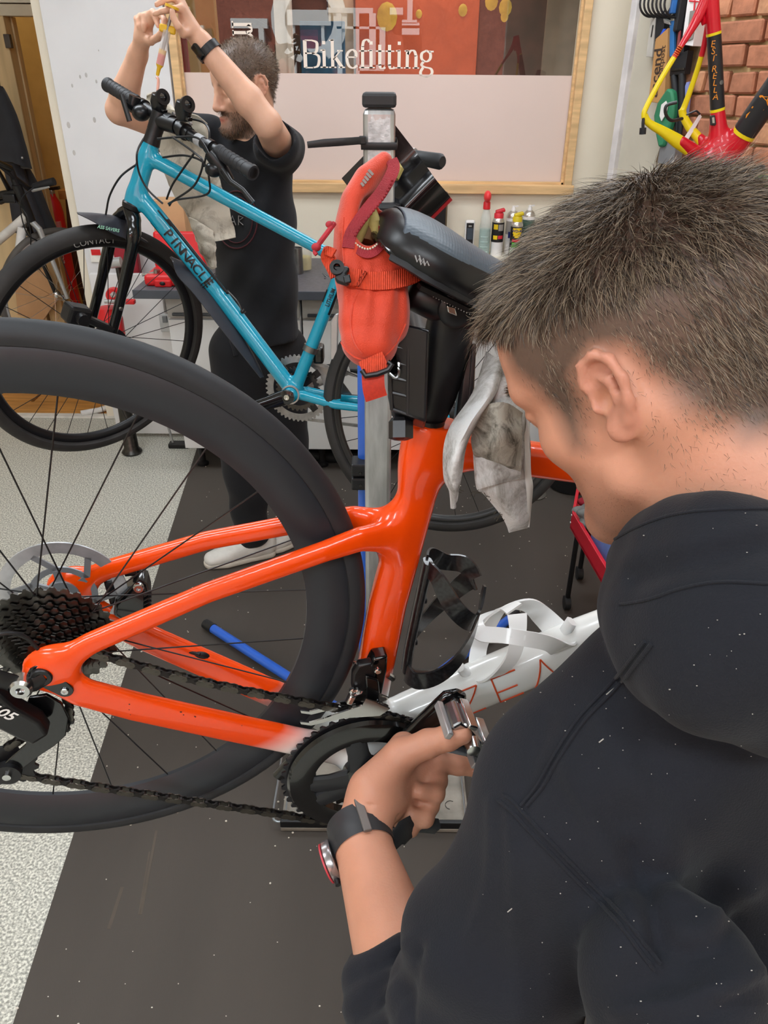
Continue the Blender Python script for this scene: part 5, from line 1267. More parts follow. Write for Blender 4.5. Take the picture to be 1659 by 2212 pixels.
t = thing('black_blister_pack', 'black pack hanging between the grey pack and the cardboard box', 'package', tuple(onwall(1425, 60, .03))); wallbox('pack', ((1417, 34), (1436, 34), (1432, 84), (1414, 90)), .03, matt_black, parent=t); wallbox('blue_clip', ((1432, 62), (1438, 62), (1428, 82), (1422, 82)), .012, mat('blue_clip', '#2458d8', .4), .056, t); wallbox('blue_clip', ((1420, 84), (1428, 84), (1426, 100), (1418, 100)), .012, MATS['blue_clip'], .056, t)
wallbox('white_joint', ((1432, 40), (1446, 46), (1448, 54), (1434, 50)), .02, silver, .05, t)
t = thing('seatpost_box', 'long upright brown cardboard box with dark rounded lettering', 'box', tuple(onwall(1420, 160, .03)))
q4 = ((1416, 84), (1443, 60), (1434, 224), (1400, 220))
qb = wallbox('carton', q4, .05, mat('kraft', '#b98a55', .8, var=.05), parent=t)
def carton_text(txt, x0, y0, x1, y1, size, bold):
    a = onwall(x0, y0, .0755); b = onwall(x1, y1, .0755); d = (b-a).normalized(); u = RN.cross(d).normalized(); u = u if u.dot(RD) < 0 else -u; L = (b-a).length
    letters('lettering', txt, mat('brown_ink', '#3a2a20', .6), t, lambda x, y: a+d*(x+L/2)+u*y, size, bold=bold)
carton_text('ascend', 1411, 218, 1424, 96, .060, .012); carton_text('seatpost', 1424, 180, 1434, 92, .034, .0)
t = thing('blue_tool_card', 'narrow blue strip hanging right of the cardboard box', 'package', tuple(onwall(1450, 80, .03))); wallbox('strip', ((1446, 46), (1456, 44), (1455, 122), (1446, 123)), .04, mat('blue_strip', '#2d6fae', .4), parent=t)
t = thing('red_tool_card', 'black hanging pack with a dark red strip behind the seat stay', 'package', tuple(onwall(1468, 70, .03))); wallbox('pack', ((1456, 10), (1482, 0), (1476, 118), (1456, 124)), .03, matt_black, parent=t); wallbox('red_strip', ((1469, 28), (1473, 27), (1465, 121), (1459, 122)), .006, mat('rust_strip', '#8e3f3f', .5), .056, t)
t = thing('windowed_package', 'white and red hanging package with a grey window by the bricks', 'package', tuple(onwall(1490, 50, .03))); wallbox('carton', ((1486, -8), (1512, -12), (1496, 100), (1472, 96)), .05, mat('pack_white', '#ece8e6', .4), parent=t)
wallbox('window', ((1490, 24), (1507, 20), (1496, 84), (1482, 90)), .003, mat('pack_window', '#8f8a84', .25), .076, t); wallbox('red_line', ((1499, 0), (1502, 0), (1500, 24), (1497, 24)), .002, rdm, .077, t); wallbox('red_line', ((1488, 0), (1509, 2), (1509, 5), (1488, 4)), .002, rdm, .077, t)
t = thing('cable_cutter', 'black handled cutter hanging below the packages', 'tool', tuple(onwall(1470, 150, .03)))
wallbox('tool_body', ((1450, 124), (1486, 108), (1478, 160), (1446, 164)), .03, matt_black, parent=t); wallbox('steel_band', ((1449, 148), (1477, 146), (1477, 152), (1448, 154)), .006, darksteel, .055, t)
for a, b in (((1456, 164), (1462, 300)), ((1474, 160), (1464, 330))): MB().tube([onwall(*a, .045), onwall((a[0]+b[0])/2+4, (a[1]+b[1])/2, .05), onwall(*b, .045)], [.014, .013, .006], 10).out('handle', matt_black, t)
t = thing('green_cover', 'green pointed cover with a round white patch hanging under the cardboard box', 'cover', tuple(onwall(1440, 250, .04)))
MB().prism([onwall(x, y, .05) for x, y in ((1454, 190), (1464, 196), (1468, 222), (1466, 250), (1456, 280), (1446, 316), (1434, 318), (1426, 280), (1424, 250), (1432, 222), (1444, 204))], RN*.03).out('cover_body', mat('green_cover', '#2f7d57', .6, var=.1), t, bev=.008, seg=2)
MB().prism([onwall(x, y, .082) for x, y in ((1430, 226), (1440, 218), (1444, 228), (1440, 246), (1430, 262), (1426, 250))], RN*.004).out('white_patch', wht, t, False, bev=.001)
t = thing('purple_sleeve', 'pale violet sleeve hanging behind the green cover', 'sleeve', tuple(onwall(1480, 230, .04))); wallbox('sleeve', ((1482, 178), (1488, 176), (1478, 262), (1452, 266)), .02, mat('violet', '#8d96cf', .6), .026, t)
t = thing('grey_tray', 'grey metal tray fixed low on the plaster edge', 'tray', tuple(onwall(1440, 330, .03))); wallbox('tray_body', ((1427, 306), (1462, 300), (1453, 360), (1420, 352)), .04, mat('grey_tray', '#7b7c7e', .5), .026, t)

# ---- red and yellow frame hung on a hook
fx = thing('bare_bicycle', 'bare red, yellow and black bicycle frame hanging in front of the bricks', 'bicycle frame', tuple(at(1530, 360, 2.3)))
redf, yelf, blkf = mat('frame_red', '#cc1226', .32, var=.04, coat=.3), mat('frame_yellow', '#e8cf12', .35, var=.04, coat=.2), mat('frame_black', '#212124', .4)
Y0 = 2.25
A = lambda x, y, dy=0.: at(x, y, Y0+dy)
def tub_(name, pts, ra, m, rb=None, pw=2.2): return MB().tube([tuple(p) for p in spline([tuple(p) for p in pts], 5)], [float(x) for x in np.interp(np.linspace(0, len(ra)-1, (len(pts)-1)*5+1), range(len(ra)), ra)], 16, (0, 1, 0), rb=None if rb is None else [float(x) for x in np.interp(np.linspace(0, len(rb)-1, (len(pts)-1)*5+1), range(len(rb)), rb)], pw=pw).out(name, m, fx, ang=60)
f = SDF()
f.sweep([A(1533, 362), A(1552, 300), A(1550, 236)], [.034, .026, .0175], [.034, .026, .0175], (0, 1, 0), .02)
f.sweep([A(1533, 362), A(1572, 335, -.01), A(1608, 286, -.03)], [.034, .034, .030], [.034, .030, .028], (0, 1, 0), .02)
f.sweep([A(1533, 362), A(1500, 330, -.01), A(1472, 305, -.03)], [.030, .020, .013], [.028, .018, .012], (0, 1, 0), .02)
f.sweep([A(1533, 362), A(1526, 318, .03), A(1512, 298, .04)], [.028, .018, .012], [.024, .014, .012], (0, 1, 0), .02)
ax_ = Vector((-.50, -.86, -.10)).normalized()
f.limb(A(1533, 362)+ax_*.04, A(1533, 362)-ax_*.03, .026, .026, .01)
f.limb(A(1533, 362)+ax_*.09, A(1533, 362)+ax_*.028, .0165, .0165, .004, True)
V, Q = surf(f, .004); V = relax(V, Q, 3)
link('bottom_bracket_shell', np_mesh('bottom_bracket_shell', V, Q), redf, fx, ang=70)
MB().lathe([(.0165, .030), (.0185, .036), (.0155, .037), (.0155, -.02)], A(1533, 362), ax_, 24, cap=False).out('shell_insert', chrome, fx)
tub_('seat_tube_black', [A(1550, 236), A(1546, 150), A(1542, 72)], [.0176, .0172, .0168], blkf)
tub_('seat_tube_band', [A(1550, 240), A(1549.6, 234)], [.0182, .0182], yelf); tub_('seat_tube_band', [A(1542, 76), A(1541.6, 70)], [.0175, .0175], yelf)
tub_('seat_tube_top', [A(1542, 72), A(1538, 20), A(1535, -30)], [.0170, .0170, .018], redf)
tub_('down_tube_black', [A(1606, 289, -.03), A(1640, 240, -.05), A(1690, 170, -.08)], [.0295, .030, .031], blkf); tub_('down_tube_band', [A(1604, 292, -.029), A(1609, 285, -.032)], [.0302, .0302], yelf)
MB().sheet([[A(1468, 303, -.03), A(1478, 318, -.03)], [A(1440, 284, -.04), A(1440, 300, -.04)], [A(1406, 270, -.05), A(1404, 276, -.05)]], .004).out('chain_stay_flash', mat('rust_red', '#a33a22', .4), fx, ang=60)
tub_('chain_stay', [A(1488, 322, -.02), A(1462, 304, -.03), A(1432, 284, -.04), A(1402, 266, -.05), A(1392, 250, -.055)], [.0165, .0165, .012, .009, .009], yelf, [.010, .010, .009, .007, .006])
tub_('chain_stay', [A(1524, 326, .03), A(1510, 300, .04), A(1490, 276, .05), A(1476, 250, .055), A(1474, 236, .055)], [.010, .012, .011, .010, .010], yelf, [.009, .009, .009, .008, .008])
tub_('seat_stay', [A(1391, 254, -.055), A(1394, 236, -.053), A(1424, 178, -.04), A(1456, 124, -.03)], [.0065, .0065, .0065, .0065], yelf)
tub_('seat_stay', [A(1474, 240, .055), A(1480, 226, .055), A(1500, 170, .045), A(1515, 122, .035)], [.0085, .0075, .0065, .0065], yelf)
mo = mat('stripe_orange', '#c96a12', .4)
for k in range(6):
    tub_('stay_stripe', [A(1456+k*2.6, 124-k*4.4, -.03), A(1457+k*2.6, 122.3-k*4.4, -.03)], [.0069, .0069], mo); tub_('stay_stripe', [A(1515+k*.9, 122-k*3, .035), A(1515.4+k*.9, 120.6-k*3, .035)], [.0069, .0069], mo)
tub_('seat_stay_top', [A(1456, 124, -.03), A(1472, 98, -.02), A(1506, 40, 0), A(1534, -20, 0)], [.0066, .0066, .012, .016], redf); tub_('seat_stay_top', [A(1515, 122, .035), A(1521, 98, .03), A(1530, 52, .02), A(1536, 0, 0)], [.0066, .0066, .008, .014], redf)
tub_('stay_bridge', [A(1516, 40, .0), A(1530, 34, .01)], [.016, .014], redf, [.005, .005])
dm = MB().tube([A(1391, 250, -.056), A(1389, 266, -.058), A(1389, 276, -.058)], [.004, .004, .004], 8).out('axle_end', blkf, fx); MB().tube([A(1389, 276, -.06), A(1388, 290, -.06)], .0085, 12).out('rubber_plug', matt_black, dm)
wire_b = mat('hook_black', '#222226', .4)
cable([A(1474, 256, .05), A(1450, 260, .03), A(1438, 246, .02), A(1440, 228, .02), A(1462, 221, .02)], .0042, 'cable_hook', wire_b, fx)
tg_ = MB().prism([A(1512, 246, .05), A(1516, 252, .05), A(1484, 306, .03), A(1478, 298, .03)], (0, .002, 0)).out('price_tag', wht, fx, False); cable([A(1478, 250, .05), A(1492, 244, .05), A(1504, 240, .05), A(1512, 247, .05)], .0025, 'tag_string', blkf, tg_)
MB().prism([A(1534, 250, -.022), A(1545, 248, -.022), A(1548, 268, -.024), A(1545, 272, -.024), A(1535, 271, -.024)], (0, .006, 0)).out('mech_hanger', blkf, fx, False, bev=.002); MB().prism([A(1538, 254, -.0235), A(1543, 253, -.0235), A(1544, 266, -.0255), A(1539, 266, -.0255)], (0, .002, 0)).out('hanger_slot', chrome, fx, False)
MB().lathe([(.0055, 0), (.0055, .003), (.003, .003)], A(1557, 178, -.0145), (.3, -1, 0), 12).out('bottle_boss', chrome, fx)
oj = mat('orange_ink', '#e08a1e', .4)
for k, ch in enumerate('ESTRELLA'):
    y = 96+k*15+(8 if k > 2 else 0); a = A(1544.5-2+.05*(y-96), y); cdir = -1
    th0 = R(-18)
    c = a+Vector((0, 0, 0)); rr_ = .0178
    letters('lettering', ch, oj, fx, lambda u, v, a=a: a+Vector((rr_*math.sin(u/rr_+R(-28)), -rr_*math.cos(u/rr_+R(-28))-.0004, v)), .021)
for k, ch in enumerate('SOLA'):
    a = A(1614+k*14, 276-k*20, -.032-.01*k); dvv = (A(1690, 170, -.08)-A(1606, 289, -.03)).normalized(); nn = Vector((-dvv.z, 0, dvv.x)).normalized()
    letters('lettering.001', ch, oj, fx, lambda u, v, a=a: a+dvv*u+nn*(v+.012)+Vector((0, -.0305*math.sqrt(max(.05, 1-((v+.012)/.031)**2))-.0008, 0)), .040, bold=.01)
# second frame lower on the wall and its hook
f2 = thing('bare_bicycle', 'red frame with green and red striped top tube hanging low by the hook', 'bicycle frame', tuple(at(1600, 395, 2.1)))
B = lambda x, y: at(x, y, 2.12)
MB().tube([B(1520, 394), B(1560, 395), B(1606, 394.5)], .0165, 16).out('top_tube_red', redf, f2)
MB().tube([B(1606, 394.5), B(1640, 393), B(1700, 391)], .0167, 16).out('top_tube_green', mat('frame_green', '#55b53a', .35, coat=.2), f2)
for dz in (-.006, .002, .008): MB().tube([B(1612, 394)+Vector((0, -.0163, dz)), B(1700, 391)+Vector((0, -.0163, dz))], .0012, 6).out('pin_stripe', mat('stripe_orange'  , '#c96a12'), f2)
MB().tube([B(1598, 383)+Vector((0, -.012, 0)), B(1603, 402)+Vector((0, -.012, 0)), B(1616, 406)+Vector((0, -.010, 0))], .002, 6).out('curl_stripe', MATS['frame_green'], f2)
MB().tube([B(1640, 490), B(1666, 430), B(1700, 360)], [.024, .023, .022], 16).out('down_tube', redf, f2); MB().lathe([(.025, 0), (.025, .01), (.0, .012)], B(1640, 492), B(1640, 492)-B(1666, 430), 16).out('lower_cup', blkf, f2)
MB().tube([B(1646, 466)+Vector((-.015, -.02, 0)), B(1655, 440)+Vector((-.012, -.022, 0))], .006, 8).out('clip', blkf, f2)
hk2 = thing('wall_hook', 'black curved wall hook holding the green striped frame', 'hook', tuple(B(1640, 380)))
cable([at(1649, 361, 2.08), at(1632, 364, 2.07), at(1621, 378, 2.06), at(1621, 396, 2.06), at(1632, 410, 2.07), at(1690, 412, 2.12)], .0058, 'hook_rod', wire_b, hk2)

# ================================================================ doorway on the left
pine2 = mat('door_timber', '#c9ad80', .6, var=.12, vscale=4, stretch=(6, 6, .6))
d1 = bpy.data.objects.new('door_1', None); COL.objects.link(d1); d1['kind'] = 'structure'
a = at(8, 42, 4.5); a.x -= .043
MB().box((a.x-.0, 4.55, .93), (.085, .10, 1.86)).out('jamb', pine2, d1, False, bev=.004)
MB().box((a.x+.048, 4.60, .93), (.010, .05, 1.86)).out('stop_bead', pine2, d1, False, bev=.003)
MB().box((a.x+.3, 4.55, 1.885), (1.3, .10, .05)).out('lintel', mat('lintel_paint', '#c9bda6', .6, var=.06), d1, False, bev=.004)
structure('wall_above_door', MB().box((-2.3, 4.55, 2.26), (2.0, .10, .69)), mat('door_head_wall', '#d3cbb9', .7, var=.06, bump=.4, bscale=20))
structure('wall_door_side', MB().box((a.x-.60, 4.55, 1.3), (1.08, .10, 2.6)), mat('pale_timber_wall', '#d9bf92', .6, var=.12, vscale=3, stretch=(5, 5, .5)))
MB().box(at(18, 89, 4.49), (.03, .03, .06)).out('hinge', mat('hinge_iron', '#4a4038', .5), d1, False, bev=.003)
sw = thing('light_switch', 'white wall switch with a brown cable below on the yellow passage wall', 'switch', tuple(at(65, 312, 5.2)))
MB().box(at(66, 312, 5.24), (.085, .03, .13)).out('switch_plate', wht, sw, False, bev=.006); p = at(66, 332, 5.25); MB().tube([(p.x, 5.25, p.z), (p.x+.01, 5.25, .9)], .009, 8).out('cable', mat('brown_cable', '#8c6a3a', .6), sw)
fe = thing('fire_extinguisher', 'red fire extinguisher standing in the yellow passage', 'fire extinguisher', tuple(at(116, 500, 4.75)))
ft = at(103, 410, 4.75); fb = Vector((ft.x+.01, 4.75, .06))
MB().lathe([(.050, 0), (.054, .02), (.054, ft.z-fb.z-.12), (.046, ft.z-fb.z-.07), (.03, ft.z-fb.z-.035), (.028, ft.z-fb.z-.02)], fb, (0, 0, 1), 26).out('cylinder', redp, fe)
MB().bar(ft+Vector((-.03, -.0, -.0)), ft+Vector((.07, -.0, .012)), .03, .018).out('handle_lever', darksteel, fe, False, bev=.003); MB().box(ft+Vector((.01, 0, -.02)), (.045, .045, .04)).out('valve', silver, fe, False, bev=.004)
cable([ft+Vector((-.02, -.03, -.01)), ft+Vector((-.035, -.055, -.06)), ft+Vector((-.02, -.066, -.22)), ft+Vector((.0, -.064, -.34))], .010, 'hose', matt_black, fe)
MB().box(ft+Vector((.030, -.046, -.19)), (.05, .02, .05)).out('label', mat('pale_red', '#e08a86', .5), fe, False)
letters('lettering', 'FOAM', wht, fe, lambda u, v: ft+Vector((.030+v*.6, -.058, -.34+u)), .045, bold=.02)
ct = thing('dark_coat', 'dark jacket hanging on the door jamb at the left edge', 'coat', tuple(at(20, 260, 4.2)))
coatm = mat('coat_cloth', '#25262a', .85, var=.2, vscale=10, sheen=.2)
def hang(name, pts, th, m, par, Yc, seed=0):
    rows = [[tuple(at(x, y, Yc-.04*math.sin(q_*PI/(max(1, len(r_)-1))))) for q_, (x, y) in enumerate(r_)] for r_ in pts]
    rows = [spline(r_, 4) for r_ in rows]; cols = list(zip(*[spline(list(c), 4) for c in zip(*rows)])); rg_ = random.Random(seed)
    g = [[Vector(p)+Vector((0, -.012*math.sin(j*1.1+rg_.random()*.2+i*.05), 0)) for j, p in enumerate(r_)] for i, r_ in enumerate(cols)]
    return MB().sheet(g, th).out(name, m, par, ang=80)
hang('coat_body', [[(-40, 170), (-10, 180), (0, 195)], [(-40, 240), (0, 235), (28, 250)], [(-40, 300), (20, 300), (48, 318)], [(-40, 345), (30, 350), (60, 365)]], .05, coatm, ct, 4.2, 1)
MB().ball(at(48, 341, 4.13), .006, 8, 5).out('button', silver, ct)
ct2 = thing('dark_trousers', 'long dark trousers hanging below the jacket behind the city bicycle', 'trousers', tuple(at(60, 420, 4.3)))
hang('trouser_leg', [[(16, 345), (36, 350), (50, 360)], [(30, 400), (58, 400), (78, 410)], [(45, 450), (75, 450), (98, 460)], [(58, 500), (90, 500), (118, 505)]], .06, coatm, ct2, 4.32, 2)
hang('trouser_leg', [[(20, 350), (30, 352), (40, 360)], [(30, 400), (44, 410), (60, 420)], [(36, 450), (60, 470), (84, 480)], [(44, 500), (70, 510), (96, 515)]], .06, mat('coat_cloth2', '#33343a', .85, var=.15), ct2, 4.26, 3)
dk = thing('stacked_board', 'dark board and cardboard leaning in the passage behind the bicycle', 'board', tuple(at(150, 560, 4.9)))
MB().prism([at(140, 420, 4.95), at(165, 405, 4.95), at(205, 640, 4.95), at(190, 690, 4.95), at(150, 560, 4.95)], (0, .03, 0)).out('dark_board', mat('dark_wood', '#4a3023', .6, var=.3, stretch=(3, 3, .5)), dk, False, bev=.003)
MB().prism([at(30, 600, 4.4), at(95, 580, 4.4), at(128, 640, 4.4), at(92, 695, 4.4), at(38, 680, 4.4)], (0, .015, 0)).out('cardboard_sheet', mat('cardboard', '#c79c72'), dk, False, bev=.002)
MB().box(at(152, 418, 4.9), (.10, .12, .05)).out('wooden_ledge', mat('ledge_wood', '#b07a3c', .5), dk, False, bev=.004)

# ---- the other bicycle at the back left, seen from its front
cb_ = thing('city_bicycle', 'black and white city bicycle parked at the left behind the turquoise bicycle', 'bicycle', tuple(at(100, 620, 3.9)))
bkw = mat('bike_white', '#dfdcd8', .35); K = lambda x, y, Y: tuple(at(x, y, Y))
wn = Vector((.80, -.58, -.05)).normalized(); wc = at(133, 640, 3.95)
make_wheel(cb_, mat('grey_tyre', '#4a4540', .7, var=.15), silver, Rw=.335, tw=.017, depth=.02, rimw=.011, spokes=20, hub_r=.014, hubw=.035, o=tuple(wc), ax=tuple(wn), spoke_m=chrome, hub_m=chrome, spoke_r=.0011)
up_ = Vector((-.25, -.1, .96)); up_ = (up_-wn*up_.dot(wn)).normalized(); cr_ = wc+up_*.39
for s in (-1, 1): MB().tube([wc+wn*(s*.05), wc+wn*(s*.05)+up_*.2, cr_+wn*(s*.045)-up_*.03, cr_], [.009, .012, .014, .014], 12).out('fork_leg', silver if s > 0 else sat_black, cb_)
ht_ = cr_+up_*.17
MB().tube([cr_, ht_], .022, 16).out('head_tube', sat_black, cb_); MB().tube([ht_, ht_+up_*.07], .016, 12).out('steerer', sat_black, cb_)
sb = ht_+up_*.07; MB().tube([sb, sb+Vector((-.03, -.08, .04))], .017, 12).out('stem', gl_black, cb_); bc_ = sb+Vector((-.03, -.08, .04))
MB().tube([at(0, 436, 3.9), at(28, 425, 3.88), tuple(bc_), at(62, 408, 3.88), at(82, 402, 3.86)], .0135, 12).out('handlebar', sat_black, cb_)
MB().tube([K(74, 404, 3.86), K(92, 398, 3.85), K(117, 392, 3.84)], [.0165, .0165, .0175], 14).out('grip', matt_black, cb_)
MB().tube([K(70, 412, 3.84), K(88, 408, 3.82), K(106, 404, 3.80)], [.007, .006, .004], 8).out('brake_lever', silver, cb_)
MB().box(at(22, 428, 3.84), (.06, .04, .04)).out('shifter', sat_black, cb_, False, bev=.008)
back = Vector((-.95, .25, -.05)); bbp = ht_+back*.62-up_*.50
MB().tube([tuple(cr_+up_*.03), tuple(cr_+up_*.03+(bbp-cr_)*.9)], .021, 14).out('down_tube', bkw, cb_); MB().tube([tuple(ht_-up_*.03), tuple(ht_+back*.6-up_*.12)], .017, 14).out('top_tube', sat_black, cb_)
MB().tube([K(48, 492, 3.87), K(42, 540, 3.86), K(38, 580, 3.86)], .021, 14).out('white_panel', bkw, cb_)
cable([K(74, 404, 3.84), K(44, 436, 3.80), K(56, 500, 3.82), K(80, 520, 3.86)], .003, 'brake_cable', sat_black, cb_); cable([K(26, 425, 3.84), K(60, 470, 3.80), K(66, 530, 3.84), K(52, 540, 3.88)], .003, 'brake_cable', sat_black, cb_)
MB().ball(at(88, 528, 3.92), (.06, .08, .035), 14, 8).out('mudguard_end', mat('dusty_black', '#3b3530', .7), cb_)

# ================================================================ floor clutter on the right
trl = thing('tool_trolley', 'low red steel tool trolley beside the mechanic with rags and a blue tub', 'tool trolley', (1.0, 2.1, 0))
c0, c1 = ah(1236, 1106, .40), ah(1316, 1240, .40); fr_ = ah(1246, 1050, .40)
tred = mat('trolley_red', '#c2132b', .35, var=.06); ins = (c1-c0).cross(Vector((0, 0, -1))).normalized(); ins = ins if ins.x > 0 else -ins
MB().prism([c0, c1, c1-Vector((0, 0, .06)), c0-Vector((0, 0, .06))], ins*.012).out('front_lip', tred, trl, False, bev=.002)
MB().prism([c0, fr_, fr_-Vector((0, 0, .06)), c0-Vector((0, 0, .06))], ins*.0+Vector((.012, .003, 0))).out('side_lip', tred, trl, False, bev=.002)
far_ = fr_+ins*.30
MB().prism([c0-Vector((0, 0, .05)), c1-Vector((0, 0, .05)), c1+ins*.32-Vector((0, 0, .05)), fr_+ins*.34-Vector((0, 0, .05)), fr_-Vector((0, 0, .05))], (0, 0, -.01)).out('shelf', tred, trl, False)
for p in (c0+ins*.03, c1+ins*.03, fr_+ins*.06):
    MB().tube([p-Vector((0, 0, .06)), Vector((p.x, p.y, .05))], .009, 10).out('post', sat_black, trl); MB().lathe([(.012, -.012), (.025, -.010), (.025, .010), (.012, .012)], (p.x, p.y, .0325), (1, 0, 0), 16).out('castor', matt_black, trl)
for z in (.008, -.02): MB().lathe([(.004, 0), (.003, .002), (0, .002)], c0+Vector((0, 0, -.02+z)), (c1-c0).cross(Vector((0, 0, 1))), 8).out('rivet', silver, trl)
tbb = thing('blue_tub', 'blue plastic tub standing on the red trolley shelf', 'tub', tuple(c0.lerp(c1, .55)+ins*.09))
tc_ = c0.lerp(c1, .52)+ins*.115; tc_.z = .362
e1_ = (c1-c0).normalized(); M3 = Matrix((e1_, ins, (0, 0, 1))).transposed()
bl_ = mat('tub_blue', '#6a8fd2', .45)
for cx, cy, sx, sy in ((0, -.075, .18, .006), (0, .075, .18, .006), (-.09, 0, .006, .156), (.09, 0, .006, .156)): MB().box(tc_+M3 @ Vector((cx, cy, .035)), (sx, sy, .09), M3).out('tub_side', bl_, tbb, False, bev=.002)
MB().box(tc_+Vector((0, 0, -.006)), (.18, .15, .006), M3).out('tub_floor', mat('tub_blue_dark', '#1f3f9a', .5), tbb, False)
wb_ = thing('white_bottle', 'white squeeze bottle with a black strap lying in the blue tub', 'bottle', tuple(tc_))
MB().tube([tc_+M3 @ Vector((-.055, -.02, .045)), tc_+M3 @ Vector((.03, .035, .06))], [.030, .028], 18).out('bottle_body', mat('bottle_white', '#e3dcdc', .4), wb_); cable([tc_+M3 @ Vector((.02, -.03, .02)), tc_+M3 @ Vector((.0, -.03, .07)), tc_+M3 @ Vector((.035, .0, .09)), tc_+M3 @ Vector((.06, .02, .06))], .006, 'bottle_strap', matt_black, wb_)
rgg = thing('grey_rag', 'crumpled grey rag lying in the corner of the red trolley', 'rag', tuple(c0+ins*.08))
f = SDF(); rr = random.Random(4); cc0 = c0+ins*.085+e1_*.01; cc0.z = .392
for i in range(14): f.ell(cc0+Vector((rr.uniform(-.06, .06), rr.uniform(-.07, .07), rr.uniform(-.01, .04))), (rr.uniform(.02, .04), rr.uniform(.015, .03), rr.uniform(.012, .02)), None, .008)
V, Q = surf(f, .006); link('cloth', np_mesh('cloth', V, Q), mat('grey_cloth', '#6f6f6c', .9, var=.25, vscale=30), rgg)
rcl = thing('red_cloth', 'small dark red cloth beside the grey rag in the trolley corner', 'cloth', tuple(fr_+ins*.06))
f = SDF()
for i in range(7): f.ell(fr_.lerp(c0, .4)+ins*.055+Vector((rr.uniform(-.03, .03), rr.uniform(-.05, .05), rr.uniform(-.03, .0))), (.025, .02, .015), None, .008)
V, Q = surf(f, .006); link('cloth', np_mesh('cloth', V, Q), mat('dark_red_cloth', '#8a1424', .9, var=.2), rcl)
bn = thing('black_bin', 'round black plastic bin standing on the mat left of the red trolley', 'bin', tuple(ah(1212, 1085, 0)))
q = ah(1225, 1075, .0); q.z = .008
MB().lathe([(.085, 0), (.095, .006), (.125, .26), (.130, .262), (.128, .27), (.118, .262), (.088, .012), (0, .012)], q+Vector((.03, .10, 0)), (0, 0, 1), 36).out('bin_body', mat('bin_black', '#121214', .5), bn)
dc = thing('rubber_disc', 'flat grey rubber disc lying on the mat beside the black bin', 'disc', tuple(ah(1150, 1066, .008)))
q = ah(1148, 1066, .008); q.z = .0072
MB().lathe([(.064, 0), (.066, .004), (.055, .010), (.018, .013), (.016, .009), (0, .009)], q, (0, 0, 1), 36).out('disc', mat('disc_grey', '#5c5850', .7), dc)
tyr = thing('spare_tyres', 'dark tyre lying on the floor under the workbench', 'tyre', tuple(ah(720, 985, .02)))
q = ah(715, 985, .03); MB().ring(torus_prof(.30, .022, 10, -180, 144), (q.x+.05, q.y+.28, .03), (0, 0, 1), 60).out('tyre', rubber, tyr)
wd = thing('white_disc', 'small white round cap lying at the foot of the workbench', 'cap', tuple(ah(725, 1000, .02)))
MB().lathe([(.012, 0), (.012, .006), (0, .008)], Vector((ah(742, 1002, 0).x, ah(742, 1002, 0).y, .008)), (0, 0, 1), 14).out('cap', wht, wd)
# ================================================================ the blue bicycle being bled, held by the blue stand
n = Vector((.678, -.697, -.232)).normalized()
hb0 = at(287, 440, 2.16)
def on_plane(px, py, o, nn):
    d = FW + RX*((px-IW/2)/FPX) - UP*((py-IH/2)/FPX); return CAM + d*((o-CAM).dot(nn)/d.dot(nn))
ht0 = on_plane(327, 308, hb0, n); sx = (ht0-hb0).normalized()
fdir = Vector((-.975, .216, .0)); fl = Vector((-.216, -.975, 0)); fl = (fl-sx*fl.dot(sx)).normalized()
face = at(620, 858, 1.985); bb = face-fl*.075
st_top = on_plane(744, 566, bb, fl); wcen = Vector((-.836, 2.164, .947))
bk = thing('bicycle', 'turquoise flat bar bicycle clamped in the blue stand with its bars turned', 'bicycle', tuple(bb))
teal = mat('turquoise_paint', '#1496b4', .22, var=.03, coat=.6)
f = SDF(); FLt = tuple(fl)
tt0 = ht0-sx*.035; dt0 = hb0+sx*.03
f.sweep([hb0, ht0], [.0235, .0215], [.0235, .0215], FLt, .01)
f.sweep([tt0, on_plane(735, 562, bb, fl)], [.0185, .0155], [.0175, .0155], FLt, .012)
dmid = on_plane(470, 630, bb, fl)
f.sweep([dt0-sx*.0, on_plane(340, 470, hb0, fl), dmid, bb], [.023, .0235, .0225, .022], [.018, .019, .0205, .022], FLt, .014)
f.sweep([bb, st_top, st_top+(st_top-bb).normalized()*.03], [.0185, .0165, .0165], [.0185, .0165, .0165], FLt, .01)
f.limb(bb-fl*.036, bb+fl*.036, .0225, .0225, .008)
bk_d = Vector((.972, -.232, -.03)).normalized(); rhub = bb+bk_d*.445
for s in (-1, 1):
    o = fl*s
    f.sweep([bb+o*.028+bk_d*.03, bb+o*.044+bk_d*.13+Vector((0, 0, -.012)), rhub+o*.066-Vector((0, 0, .005))], [.015, .0125, .0095], [.011, .009, .008], FLt, .008)
    f.sweep([st_top+o*.014-(st_top-bb).normalized()*.02, rhub+o*.066], [.009, .0075], [.008, .007], FLt, .008)
V, Q = surf(f, .0034); V = relax(V, Q, 4)
bfr = link('frame', np_mesh('frame', V, Q), teal, bk, ang=70)
dP1 = on_plane(340, 470, hb0, fl); dP1 = dP1+(dmid-dP1)*0; ddir = (dmid-dP1).normalized(); dn = ddir.cross(fl).normalized(); dn = dn if dn.z > 0 else -dn
def dtp(px, py):
    p = on_plane(px, py, (bb+hb0)/2, fl); return (p-dmid).dot(ddir)
u0, u1 = dtp(372, 492), dtp(468, 612); L = u1-u0
def surf_dt(u, v, r1=.0235, extra=.0010): a = max(-1.45, min(1.45, v/r1)); return dmid+ddir*u+dn*(r1*math.sin(a))+fl*(.0208*math.cos(a)+extra)
blk_d = mat('decal_black', '#101317', .35)
txt = 'PINNACLE'
for i, ch in enumerate(txt):
    uc = u0+L*(i+.5)/len(txt)
    letters('lettering', ch, blk_d, bfr, lambda u, v, uc=uc: surf_dt(uc+u, v+.001), .036, bold=.018, sub=1)
